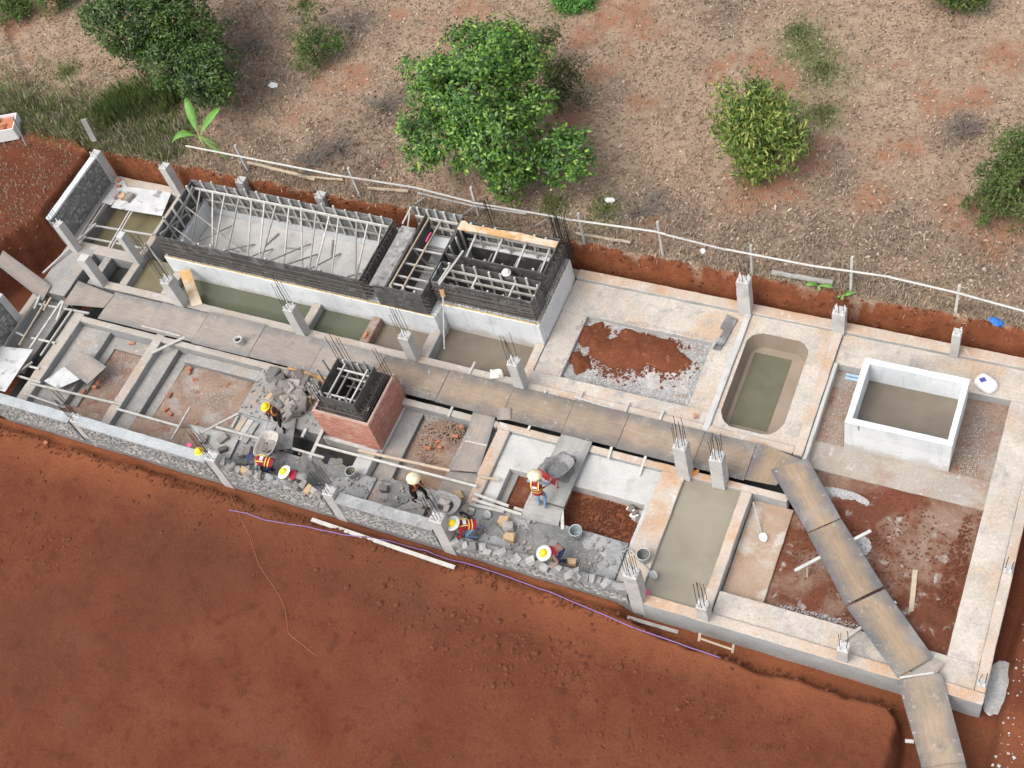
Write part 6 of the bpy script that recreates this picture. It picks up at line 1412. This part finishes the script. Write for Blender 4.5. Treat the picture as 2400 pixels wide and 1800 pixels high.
# concrete props by the bank, and weathered post in the grass
o = MB().bar(PX(196, 280, 2.2), PX(222, 330, 1.2), .22, .12).build('concrete_post', 'wood_grey'); tag(o, 'weathered post leaning in the grass behind the left stone wall', 'post')
o = batten('timber', PX(30, 275, 2.6), PX(62, 340, 1.2), .06, .06, 'wood_grey'); tag(o, 'thin grey stake in the grass beside the brick crate', 'timber')
o = MB().tube([(-18.72, 20.3, .0), (-18.85, 21.4, 1.55)], .025, 6).build('long_tool', 'wood_pale'); tag(o, 'white pole leaning against the corner of the white tanks', 'pole')
b_ = MB().bar((-18.86, 21.42, 1.5), (-18.9, 21.5, 1.78), .14, .05).build('head', 'wood_orange', o)
o = MB().tube([Q('A2', 1310, 1255, .1), Q('A2', 1550, 1305, .1)], .02, 6).build('steel_rod', 'metal_grey') if False else None
chips = [(random.uniform(-24.6, -9.9), random.uniform(13.92, 15.1), random.uniform(.0, .02)) for _ in range(650)]
scatter('stone_chips', chips, np.clip(np.exp(rng.normal(-3.6, .6, len(chips))), .012, .09), 'stone_pile')
chips = [(random.gauss(-23.2, .9), random.gauss(17.0, .6), .01) for _ in range(420)]
scatter('stone_chips', [c_ for c_ in chips if -24.8 < c_[0] < -21.6 and 15.98 < c_[1] < 17.84], np.full(420, .03) * rng.uniform(.5, 1.8, 420), 'stone_pile')
for t, u, v, r, lab, z in [('B1', 650, 1180, .35, 'thin grey mortar smear left of the bending worker in the navy hat', .02), ('B3', 640, 1330, .40, 'thin mortar smear right of the worker at the lowest wall', -.035), ('B1', 1420, 1290, .38, 'thin mortar smear beside the lime-based bucket', -.01), ('B2', 320, 1130, .42, 'smooth mortar smear left of the cone-hatted worker', -.08), ('B3', 60, 1130, .35, 'crumbly mortar smear behind the crouching worker in jeans', -.035)]:
    mortar_heap(t, u, v, r, .035, lab, z, len(lab))
# ------------------------------------------------------------------ gravel, clods, litter: uncountable stuff
def grid_pts(n, f, zf, seed=0):
    out = []
    r = random.Random(seed)
    while len(out) < n:
        p = f(r)
        if p is not None: out.append((p[0], p[1], zf(p[0], p[1])))
    return out
# room 1: pale gravel round the red soil
def g1(r):
    x, y = r.uniform(-14.4, -10.0), r.uniform(20.38, 22.9)
    d = min(1, (((x + 12.2) / 1.75) ** 2 + ((y - 21.75) / .95) ** 2))
    n = float(fbm(x * 2.2, y * 2.2, 5, 3))
    return (x, y) if (d * .75 + (n - .5) * 1.6) > .46 else None
pts = grid_pts(8000, g1, lambda x, y: -.35 + random.uniform(0, .05), 1)
scatter('gravel', pts, rng.uniform(.008, .03, len(pts)), 'gravel')
def heapz(cx, cy, rx, ry, h, z0): return lambda x, y: z0 + h * math.exp(-(((x - cx) / rx) ** 2 + ((y - cy) / ry) ** 2) * 1.3)
def ell(cx, cy, rx, ry, e=1.0):
    def f(r):
        a = r.uniform(0, 6.283); k = math.sqrt(r.random()); return (cx + rx * k * math.cos(a), cy + ry * k * math.sin(a))
    return f
gr = PX(2345, 1625, -.6)
def patch(n, cx, cy, rx, ry, h, z0, mat, smin, smax, name='gravel', seed=3):
    p = grid_pts(n, ell(cx, cy, rx, ry), heapz(cx, cy, rx, ry, h, z0), seed); return scatter(name, p, rng.uniform(smin, smax, n), mat)
gh = soil_heap('B5', 1985, 1000, .36, .66, .17, 'pale heap of gravel spilled at the front right corner of the foundation', -.95, 4, 'gravel'); gh.name = 'gravel_heap'; gh['category'] = 'gravel heap'; patch(5200, gh.location.x, gh.location.y, .44, .78, .22, -.93, 'gravel', .010, .026)      # white gravel heap at the right corner
patch(2200, -4.6, 18.7, .85, .26, .14, -.50, 'gravel', .008, .03); patch(500, -3.6, 17.3, .25, .3, .03, -.5, 'gravel', .015, .04)
patch(900, -3.6, 14.72, 1.9, .18, .03, -.51, 'gravel', .008, .03); patch(450, -.95, 17.0, .3, 2.2, .03, -.51, 'clod', .02, .05, 'soil_crumbs')
patch(260, -6.7, 17.45, .3, .25, .06, -.5, 'gravel', .015, .035); patch(350, -10.2, 16.35, .3, .2, .06, -.52, 'gravel', .02, .05)
patch(700, -1.3, 21.5, .4, 1.3, .03, -.46, 'gravel', .006, .02); patch(500, -5.4, 21.3, .4, 1.5, .03, -.46, 'gravel', .006, .02)
patch(1400, -17.6, 17.2, .8, 1.0, .38, -.60, 'soil_dusty', .02, .06, 'soil_crumbs'); patch(450, -17.9, 17.9, .55, .3, .1, -.45, 'stone_pile', .03, .08)
patch(900, -26.6, 16.6, 1.0, .6, .03, -.53, 'gravel', .006, .02); patch(300, -30.7, 16.4, .6, 1.4, .03, -.58, 'gravel', .006, .022)
patch(1200, -11.35, 15.9, 1.2, .7, .02, -.53, 'clod', .012, .035, 'soil_crumbs')
patch(900, -3.2, 17, 2.4, 2.2, .02, -.515, 'clod', .012, .04, 'soil_crumbs')
# clods on the red earth
def earth(r):
    x, y = r.uniform(-36, -1.6), r.uniform(5.5, 13.0)
    n = float(fbm(x * .5, y * .5, 71, 3)); w = math.exp(-((x + 9) / 6) ** 2 - ((y - 10.3) / 1.5) ** 2) * 1.2 + math.exp(-((x + 24) / 8) ** 2 - ((y - 11.8) / 1.0) ** 2) * .6
    return (x, y) if n + w > r.uniform(.62, 1.5) else None
cl = [(random.gauss(Q('B7', 720, 560, -.2).x, 2.6), random.gauss(Q('B7', 720, 560, -.2).y, .55)) for _ in range(420)] + [(random.gauss(Q('B6', 250, 880, -.2).x, 1.2), random.gauss(Q('B6', 250, 880, -.2).y, .5)) for _ in range(140)]
scatter('soil_clods', [(x, y, float(ground_z(x, y)) - .01) for x, y in cl], np.clip(np.exp(rng.normal(-3.1, .55, len(cl))), .015, .15), 'clod', sub=1, variants=6, fl=(1, .9, .7))
zg = lambda x, y: float(ground_z(x, y)) + .005
pts = grid_pts(2500, earth, lambda x, y: 0, 5); pz = ground_z(np.array([p[0] for p in pts]), np.array([p[1] for p in pts])); pts = [(p[0], p[1], z) for p, z in zip(pts, pz)]
scatter('soil_clods', pts, np.clip(np.exp(rng.normal(-3.95, .65, len(pts))), .008, .11), 'clod', sub=1, variants=5, fl=(1, .9, .65))
pts = [(x, y, float(ground_z(x, y))) for x, y in [(random.uniform(-36, -1.5), 13.0 + random.uniform(-.35, .12)) for _ in range(1100)]]
scatter('soil_clods', pts, np.abs(rng.normal(0, .032, len(pts))) + .014, 'clod')
pts = [(x, y, float(ground_z(x, y))) for x, y in [(random.uniform(1.1, 3.2), random.uniform(8, 20)) for _ in range(700)]]
scatter('gravel', pts, np.abs(rng.normal(0, .02, len(pts))) + .012, 'gravel')
pts = [(x, y, float(ground_z(x, y))) for x, y in [(random.uniform(-36, 1), random.uniform(24.85, 25.15)) for _ in range(900)]]
scatter('soil_clods', pts, np.abs(rng.normal(0, .03, len(pts))) + .014, 'clod')
ring = []
while len(ring) < 2600:
    x, y = random.uniform(-14.75, -9.6), random.uniform(20.15, 23.2)
    dx = max(-14.43 - x, x + 9.95, 20.34 - y, y - 22.96)
    if -.28 < dx < .26 * float(fbm(x * 1.3, y * 1.3, 91, 3)) * 1.6 - .04: ring.append((x, y, -.12 if dx > 0 else -.32))
scatter('gravel', ring, rng.uniform(.008, .028, len(ring)), 'gravel')
# --- fast quad clouds (leaves, litter, grass)
def quads(name, C, U, Vv, mat, parent=None, fold=None, smooth=False, cols=None):
    """leaf-shaped faces: centre, half-length vector, half-width vector"""
    n = len(C); tip = C + U; base = C - U; m = C + U * .05
    if fold is None: fold = np.zeros((n, 3))
    V = np.concatenate([base, m + Vv + fold, tip, m - Vv + fold], 1).reshape(-1, 3)
    idx = np.arange(n) * 4; F = np.stack([np.stack([idx, idx + 1, idx + 2], 1), np.stack([idx, idx + 2, idx + 3], 1)], 1).reshape(-1, 3)
    c = (V.min(0) + V.max(0)) / 2
    me = bpy.data.meshes.new(name); me.vertices.add(len(V)); me.vertices.foreach_set('co', (V - c).ravel())
    nf = len(F); me.loops.add(nf * 3); me.loops.foreach_set('vertex_index', F.ravel().astype(np.int32)); me.polygons.add(nf)
    me.polygons.foreach_set('loop_start', (np.arange(nf) * 3).astype(np.int32)); me.polygons.foreach_set('loop_total', np.full(nf, 3, np.int32))
    if cols is not None:
        at = me.attributes.new('tone', 'FLOAT', 'POINT'); at.data.foreach_set('value', np.repeat(cols, 4).astype(np.float32))
    me.materials.append(MATS[mat]); me.update()
    o = bpy.data.objects.new(name, me); o.location = c; link(o, parent); WM[o.name] = Matrix.Translation(Vector(c)); return o
def leafmat(name, stops, rough=.55, spec=.35, trans=.15):
    g = G(name, rough, spec); a = g.n('Attribute', attribute_name='tone'); r = g.n('ValToRGB'); e = r.color_ramp.elements
    for k, (p, c) in enumerate(stops):
        if k < 2: e[k].position = p; e[k].color = (*c, 1)
        else:
            q_ = e.new(p); q_.color = (*c, 1)
    g.l(a.outputs['Fac'], r.inputs[0]); g.col(r.outputs[0])
    if trans:
        tr = g.n('BsdfTranslucent'); g.l(r.outputs[0], tr.inputs['Color']); mx = g.n('MixShader'); mx.inputs[0].default_value = trans
        out = [n for n in g.t.nodes if n.type == 'OUTPUT_MATERIAL'][0]; g.l(g.b.outputs[0], mx.inputs[1]); g.l(tr.outputs[0], mx.inputs[2]); g.l(mx.outputs[0], out.inputs['Surface'])
leafmat('litter', [(0, (.11, .075, .055)), (.35, (.25, .17, .12)), (.7, (.41, .31, .22)), (1, (.57, .47, .36))], .9, .1, 0)
leafmat('dead_grass', [(0, (.20, .16, .12)), (.5, (.35, .285, .21)), (1, (.50, .43, .32))], .9, .1, .1)
leafmat('leaf_jack', [(0, (.016, .050, .011)), (.35, (.058, .155, .022)), (.7, (.14, .285, .036)), (1, (.32, .46, .07))], .38, .5)
leafmat('leaf_dark', [(0, (.016, .040, .008)), (.4, (.042, .092, .014)), (.75, (.09, .168, .026)), (1, (.20, .29, .05))], .42, .45)
leafmat('leaf_durian', [(0, (.04, .075, .018)), (.5, (.10, .165, .03)), (.85, (.21, .28, .05)), (1, (.36, .38, .10))], .5, .35)
leafmat('leaf_olive', [(0, (.05, .055, .02)), (.5, (.10, .115, .04)), (1, (.20, .21, .075))], .6, .3)
leafmat('leaf_mid', [(0, (.04, .065, .018)), (.5, (.09, .135, .03)), (1, (.19, .235, .055))], .5, .35)
leafmat('leaf_bright', [(0, (.05, .13, .02)), (.5, (.09, .25, .04)), (1, (.17, .38, .07))], .5, .35)
leafmat('grass', [(0, (.08, .115, .035)), (.5, (.145, .195, .06)), (.8, (.23, .24, .10)), (1, (.33, .30, .18))], .7, .2)
patchy('bark', (.16, .12, .09), (.10, .08, .065), 4, speck=.25, ss=20, rough=.95, bump=.6)
patchy('twig', (.22, .19, .165), (.16, .14, .12), 4, speck=.25, ss=20, rough=.95, bump=.4)
# --- leaf litter over the orchard floor
def litter_cloud(n, name, mat, smin, smax, seed, cond):
    r = np.random.default_rng(seed); x = r.uniform(-52, 8, n); y = 24.95 + 31 * r.random(n) ** 1.25
    w = cover(x, y); keep = cond(w, x, y, r.random(n)); x, y = x[keep], y[keep]; z = ground_z(x, y) + .012
    m = len(x); a = r.uniform(0, 6.283, m); L = r.uniform(smin, smax, m); tl = r.normal(0, .35, m)
    U = np.stack([np.cos(a) * L, np.sin(a) * L, tl * L], 1); W = np.stack([-np.sin(a) * L * .42, np.cos(a) * L * .42, r.normal(0, .25, m) * L], 1)
    o = quads(name, np.stack([x, y, z + L * np.abs(tl) * .8], 1), U, W, mat, None, np.stack([0 * L, 0 * L, L * .15], 1), cols=np.clip(r.beta(2, 2.4, m) + .12 * (vnoise(x * .6, y * .6, 80) - .5), 0, 1)); o['kind'] = 'stuff'; return o
litter_cloud(190000, 'leaf_litter', 'litter', .03, .075, 11, lambda w, x, y, q: (w[3] > .5) & (q < .12 + .75 * w[0] * (1 - .3 * w[1])))
def blades(pts, name, mat, h0, h1, per, spread, seed=1, wid=.012, lean=.5, tone=(0, 1)):
    r = np.random.default_rng(seed); P3 = np.repeat(np.asarray(pts, float), per, 0); m = len(P3)
    P3[:, :2] += r.normal(0, spread, (m, 2)); a = r.uniform(0, 6.283, m); h = r.uniform(h0, h1, m); ln = np.abs(r.normal(0, lean, m))
    U = np.stack([np.cos(a) * np.sin(ln), np.sin(a) * np.sin(ln), np.cos(ln)], 1) * (h / 2)[:, None]
    W = np.stack([-np.sin(a), np.cos(a), 0 * a], 1) * (wid * r.uniform(.7, 1.4, m))[:, None]
    P3[:, 2] = ground_z(P3[:, 0], P3[:, 1])
    o = quads(name, P3 + U, U, W, mat, cols=np.clip(tone[0] + (tone[1] - tone[0]) * r.random(m), 0, 1)); o['kind'] = 'stuff'; return o
def region(n, lst, seed):
    r = np.random.default_rng(seed); out = []
    while len(out) < n:
        cx_, cy_, rr = lst[r.integers(len(lst))]; a = r.uniform(0, 6.283); k = abs(r.normal(0, .55)) * rr; out.append((cx_ + k * math.cos(a), cy_ + k * math.sin(a), 0))
    return [p for p in out if p[1] > 25.1 or (p[0] < -37)]
blades(region(1100, green, 21), 'green_grass', 'grass', .08, .24, 9, .16, 2, .016, .8, (.25, .95))
blades(region(520, spots([(300, 250, 1.0), (385, 235, .9), (280, 265, .8), (400, 225, .6)]), 27), 'green_grass', 'grass', .35, .8, 16, .15, 9, .02, .5, (.0, .55))
blades(region(1100, grey, 22), 'dry_grass', 'dead_grass', .08, .26, 8, .2, 3, .012, .95, (0, .8))
litter_cloud(60000, 'leaf_litter', 'litter', .05, .10, 12, lambda w, x, y, q: (w[3] > .5) & (q < w[2] * .9))
r_ = np.random.default_rng(5)
edge = [(x, 25.16 + abs(r_.normal(0, .45)), 0) for x in r_.uniform(-37, 2, 1200)]
blades(edge, 'dry_grass', 'dead_grass', .10, .32, 8, .12, 4, .012, .9, (0, .9))
left = [(r_.uniform(-46, -33), 25.3 + abs(r_.normal(0, 1.2)), 0) for _ in range(2000)]
blades(left[:1100], 'dry_grass', 'dead_grass', .15, .5, 8, .15, 6, .014, .7, (.1, 1)); blades(left[400:], 'green_grass', 'grass', .15, .5, 8, .25, 7, .016, .7, (.1, .85))
lb_ = [(r_.uniform(-46, -37.2), r_.uniform(19.5, 25.6), 0) for _ in range(900)]
blades(lb_, 'dry_grass', 'dead_grass', .06, .22, 5, .2, 16, .012, .9, (0, .8))
rnd_ = [(r_.uniform(-50, 6), r_.uniform(25.4, 52), 0) for _ in range(1400)]
blades(rnd_, 'dry_grass', 'dead_grass', .1, .3, 7, .25, 8, .012, .9, (0, 1))
# --- trees
def limb(mb, a, b, r0, r1, k=5, wob=.12, seed=0):
    rs = random.Random(seed); pts = []
    for i in range(k + 1):
        t = i / k; p = a + (b - a) * t
        if 0 < i < k: p = p + Vector((rs.uniform(-wob, wob), rs.uniform(-wob, wob), rs.uniform(-wob, wob) * .5))
        pts.append(p)
    mb.tube(pts, [r0 + (r1 - r0) * i / k for i in range(k + 1)], 7); return pts
def tree(name, label, base, lobes, mat, nleaf, leaf, width, trunk_r=.14, droop=0.0, seed=1, shell=.55, cat='tree', group='trees and shrubs of the orchard', clump=0, bark='bark', tone=(0, 1), upb=.5):
    """lobes: (centre, rx, ry, rz). leaves sit in clumps through the outer part of every lobe"""
    r = np.random.default_rng(seed); t = empty(name, base, label, cat, group)
    base = Vector(base); tops = [Vector(l[0]) for l in lobes]
    mb = MB(); top = sum(tops, Vector()) / len(tops); mid = base + (top - base) * .35; mid.z = base.z + max(.3, (top.z - base.z) * .4)
    limb(mb, base - Vector((0, 0, .2)), mid, trunk_r, trunk_r * .75, 4, .05, seed)
    mb.build('trunk', bark, t, True)
    for i, (c, rx, ry, rz) in enumerate(lobes):
        m2 = MB(); pts = limb(m2, mid, Vector(c), trunk_r * .6, trunk_r * .2, 5, .12, seed + i)
        for k in range(6):
            d = Vector(r.normal(0, 1, 3)); d.normalize(); e = Vector(c) + Vector((d.x * rx, d.y * ry, abs(d.z) * rz)) * .8; limb(m2, pts[3 + k % 3], e, trunk_r * .16, .012, 4, .12, seed * 7 + k)
        m2.build('branch', bark, t, True)
    vol = np.array([l[1] * l[2] + l[1] * l[3] for l in lobes]); vol = vol / vol.sum()
    C = []; N = []
    for (c, rx, ry, rz), w in zip(lobes, vol):
        n = int(nleaf * w); k = min(n, clump) if clump else max(1, n // 22)
        d = r.normal(0, 1, (k, 3)); d /= np.linalg.norm(d, axis=1)[:, None]; d[:, 2] = np.where(d[:, 2] < -.35, -d[:, 2], d[:, 2])
        rad = shell + (1.04 - shell) * r.random(k) ** .6; rad = np.where(r.random(k) < .07, rad * 1.16, rad)
        lump = 1 + .40 * (vnoise(d[:, 0] * 2.3 + seed, d[:, 1] * 2.3 + d[:, 2] * 2, seed) - .5) * 2
        cc = np.array(c) + d * rad[:, None] * lump[:, None] * np.array([rx, ry, rz])
        kp = vnoise(cc[:, 0] * 1.3 + cc[:, 2], cc[:, 1] * 1.3 - cc[:, 2], seed + 9) > (.16 if leaf < .2 else .24); cc = cc[kp]; d = d[kp]; k0 = k; k = len(cc)
        reps = np.full(k, max(1, n // k0)); q_ = np.repeat(cc, reps, 0); dd = np.repeat(d, reps, 0)
        q_ = q_ + r.normal(0, leaf * .75, q_.shape); C.append(q_); N.append(dd)
    C = np.concatenate(C); N = np.concatenate(N); n = len(C)
    out = N + r.normal(0, .55, (n, 3)); out[:, 2] += upb; out /= np.linalg.norm(out, axis=1)[:, None]     # leaf normals face out and up
    a = r.normal(0, 1, (n, 3)); U = np.cross(out, a); U /= np.linalg.norm(U, axis=1)[:, None] + 1e-9
    U[:, 2] -= droop; U /= np.linalg.norm(U, axis=1)[:, None]
    Wv = np.cross(U, out); Wv /= np.linalg.norm(Wv, axis=1)[:, None] + 1e-9
    L = leaf * r.uniform(.6, 1.2, n) / 2
    tn = np.clip(tone[0] + (tone[1] - tone[0]) * (r.beta(1.6, 2.6, n) + .25 * (vnoise(C[:, 0] * 1.4, C[:, 1] * 1.4, seed + 4) - .5)), 0, 1)
    quads('crown', C, U * L[:, None], Wv * (L * width)[:, None], mat, t, out * (-L * .22)[:, None], cols=tn)
    return t
def LB(t, u, v, z, r, k=1.0, rz=None):
    c = Q(t, u, v, z); dist = (Vector((0, 0, CAM_H)) - c).length; m = r * TSC[t] * dist / F_PX
    return (c, m, m * k, rz or m * .85)
bt = Q('C2', 960, 1120, .9)
tree('jackfruit_tree', 'largest leafy green tree in the middle of the orchard behind the fence', bt, [LB('C2', 960, 395, 4.6, 290), LB('C2', 1140, 440, 4.3, 220), LB('C2', 620, 560, 3.9, 220), LB('C2', 830, 640, 4.5, 330), LB('C2', 640, 920, 3.0, 250), LB('C2', 960, 900, 3.6, 280), LB('C2', 1420, 1010, 2.5, 215), LB('C2', 1080, 1130, 2.0, 190), LB('C2', 1230, 700, 3.8, 150)], 'leaf_jack', 26000, .195, .52, .2, .1, 3, .60, tone=(.03, 1.12))
tree('olive_shrub', 'dull olive shrub half hidden right of the largest tree', Q('C2', 1400, 720, .95), [LB('C2', 1420, 520, 2.0, 165), LB('C2', 1300, 270, 2.2, 110), LB('C2', 1450, 640, 1.6, 110)], 'leaf_olive', 3600, .17, .32, .06, .3, 5, .3, 'shrub')
tree('dark_tree', 'farther of two dark green trees at the upper left, cut by the frame', Q('C1', 960, 330, 1.0), [LB('C1', 930, 110, 4.2, 300), LB('C1', 1120, 60, 4.4, 200), LB('C1', 690, 110, 3.4, 140), LB('C1', 860, 280, 3.2, 160), LB('C1', 1000, -140, 4.6, 280)], 'leaf_dark', 17000, .19, .45, .18, .1, 7, .6)
tree('dark_tree', 'nearer of two dark green trees at the upper left, in front of the banana plant', Q('C1', 1290, 640, 1.0), [LB('C1', 1180, 350, 3.2, 260), LB('C1', 1340, 480, 2.9, 210), LB('C1', 1390, 590, 2.2, 140), LB('C1', 1010, 330, 3.0, 150)], 'leaf_dark', 13000, .19, .45, .16, .1, 8, .6)
tree('yellow_shrub', 'thin yellowish shrub right of the dark trees', Q('C1', 2060, 440, 1.0), [LB('C1', 1960, 110, 2.0, 110), LB('C1', 2000, 270, 1.9, 130), LB('C1', 2140, 280, 1.6, 110), LB('C1', 2010, 410, 1.3, 110)], 'leaf_durian', 3000, .17, .3, .06, .3, 9, .3, 'shrub', tone=(0, .75))
tree('durian_tree', 'round yellow-green tree standing alone in a ring of red soil', Q('C3', 540, 1080, 1.0), [LB('C3', 430, 690, 2.7, 190), LB('C3', 600, 790, 2.6, 200), LB('C3', 400, 880, 2.2, 180), LB('C3', 560, 960, 2.0, 210), LB('C3', 680, 900, 2.1, 120), LB('C3', 480, 1080, 1.4, 120)], 'leaf_durian', 6500, .25, .32, .12, .8, 11, .5, tone=(.18, 1.4))
tree('mid_tree', 'bushy mid-green tree cut by the right frame edge', Q('C3', 2180, 1330, 1.0), [LB('C3', 2130, 960, 2.5, 170), LB('C3', 2050, 1190, 2.0, 200), LB('C3', 2220, 1180, 2.4, 230), LB('C3', 2120, 1340, 1.4, 200), LB('C3', 1960, 1300, 1.3, 120), LB('C3', 2300, 1000, 2.6, 200)], 'leaf_mid', 6200, .17, .36, .1, .3, 12, .3)
tree('yellow_shrub', 'yellow-green shrub in the top left corner of the frame', Q('C1', 70, 90, 1.0), [LB('C1', 60, 20, 1.6, 120), LB('C1', 130, 70, 1.3, 90)], 'leaf_durian', 2000, .2, .32, .07, .5, 13, .4, 'shrub', tone=(0, .8))
tree('yellow_shrub', 'yellow-green shrub at the top edge left of the dark trees', Q('C1', 380, 60, 1.0), [LB('C1', 350, -10, 1.6, 110), LB('C1', 440, 10, 1.3, 70)], 'leaf_durian', 1600, .2, .32, .07, .5, 14, .4, 'shrub', tone=(0, .7))
tree('mid_tree', 'small green tree at the top right edge of the frame', Q('C3', 1760, 40, 1.0), [LB('C3', 1740, -30, 1.6, 120), LB('C3', 1850, -50, 1.8, 110)], 'leaf_mid', 2200, .2, .4, .08, .4, 15, .4)
tree('green_herb', 'low bright green plant at the top edge beyond the largest tree', Q('C2', 1500, 50, .95), [LB('C2', 1480, 40, 1.15, 80, 1, .35), LB('C2', 1570, 15, 1.2, 90, 1, .35), LB('C2', 1450, 0, 1.2, 70, 1, .3)], 'leaf_bright', 2600, .12, .6, .02, .1, 16, .1, 'plant')
# --- banana plants
def banana(label, base, tips, hgt=.9, mat='leaf_bright', w=.19):
    b = empty('banana_plant', base, label, 'plant', 'banana plants'); base = Vector(base); top = base + Vector((-.02, .0, hgt))
    MB().tube([base, base + Vector((.02, .02, hgt * .5)), top], [.07, .055, .04], 8).build('stem', 'lime_stem', b, True)
    for k, (tip, up, ww) in enumerate(tips):
        tip = Vector(tip); n = 9; V = []; Fc = []; ctr = []
        for i in range(n + 1):
            t = i / n; p = top + (tip - top) * t + Vector((0, 0, up * math.sin(math.pi * t * .9))); ctr.append(p)
        for i in range(n + 1):
            d = (ctr[min(i + 1, n)] - ctr[max(i - 1, 0)]).normalized(); s = d.cross(Vector((0, 0, 1)))
            if s.length < .1: s = Vector((1, 0, 0))
            s.normalize(); t = i / n; wd = ww * max(.04, math.sin(math.pi * min(1, max(0, (t - .12) / .9))) ** .7) if t > .12 else .015
            q = s.cross(d)
            V += [ctr[i] - s * wd + q * wd * .25, ctr[i], ctr[i] + s * wd + q * wd * .25]
        for i in range(n): Fc += [(3 * i, 3 * i + 1, 3 * i + 4, 3 * i + 3), (3 * i + 1, 3 * i + 2, 3 * i + 5, 3 * i + 4)]
        lf = obj('leaf', V, Fc, 'banana_leaf', b, True); m = lf.modifiers.new('t', 'SOLIDIFY'); m.thickness = .006
        MB().tube(ctr, [.014 * (1 - .8 * i / n) for i in range(n + 1)], 5).build('midrib', 'lime_stem', lf)
flat('banana_leaf', (.13, .30, .055), .5, .35, 0, .2); flat('lime_stem', (.30, .38, .14), .6, .3, 0, .15)
bb = Q('C1', 1350, 990, .95); hb_ = bb + Vector((0, 0, .9))
banana('banana plant with split upright leaves beside the start of the fence', bb, [(Q('C1', 1205, 630, 2.9), .1, .17), (Q('C1', 1430, 705, 2.6), .1, .22), (Q('C1', 1120, 940, 1.6), .35, .20), (Q('C1', 1430, 960, 1.3), .15, .05), (Q('C1', 1480, 1040, 1.0), .1, .06), (Q('C1', 1330, 950, 1.2), .1, .04)])
b2 = Q('A5', 440, 110, .9); banana('young banana sprout with two bright leaves on the bank above the short column', b2, [(Q('A5', 325, 70, 1.2), .1, .09), (Q('A5', 560, 95, 1.2), .1, .08), (Q('A5', 400, 45, 1.3), .05, .07)], .2)
b3 = Q('A5', 640, 185, .75); banana('small banana sprout over the bank edge beside the short column', b3, [(Q('A5', 735, 140, 1.0), .05, .08), (Q('A5', 600, 175, .9), .05, .05), (Q('A5', 770, 125, 1.05), .02, .04)], .12)
# --- dead bushes
def dead_bush(label, p, r, h, n=40, seed=1):
    rs = random.Random(seed); p = Vector(p); mb = MB()
    for i in range(n):
        a = rs.uniform(0, 6.283); e = p + Vector((math.cos(a) * r * rs.uniform(.3, 1), math.sin(a) * r * rs.uniform(.3, 1), h * rs.uniform(.2, 1)))
        m = p + (e - p) * .5 + Vector((rs.uniform(-.1, .1), rs.uniform(-.1, .1), .12)); mb.tube([p + Vector((rs.uniform(-.1, .1), rs.uniform(-.1, .1), 0)), m, e], [.014, .010, .005], 4, False)
        for k in range(4):
            t = rs.uniform(.3, 1); s = m + (e - m) * t; mb.tube([s, s + Vector((rs.uniform(-.3, .3), rs.uniform(-.3, .3), rs.uniform(-.05, .2)))], [.007, .004], 3, False)
    tag(mb.build('dead_bush', 'twig', base=True), label, 'bush', 'dead leafless bushes')
for k, (lab, u, v, r, h) in enumerate([('grey leafless bush right of the largest tree near the fence', 1500, 500, 1.5, .7), ('brown leafless bush left of the largest tree', 905, 255, 1.3, .8), ('grey leafless bush above the dry ground at the upper middle', 840, 70, 1.5, .7), ('dark leafless bush behind the fence left of the largest tree', 800, 350, 1.1, .6), ('leafless bush beside the yellowish shrub and dark trees', 590, 110, 1.4, .6), ('low leafless bush near the fence behind the long formwork', 730, 385, 1.2, .5), ('small leafless bush on the bare ground at the right', 2260, 315, .8, .5)]):
    dead_bush(lab, PX(u, v, .92), r, h, 42, 30 + k)
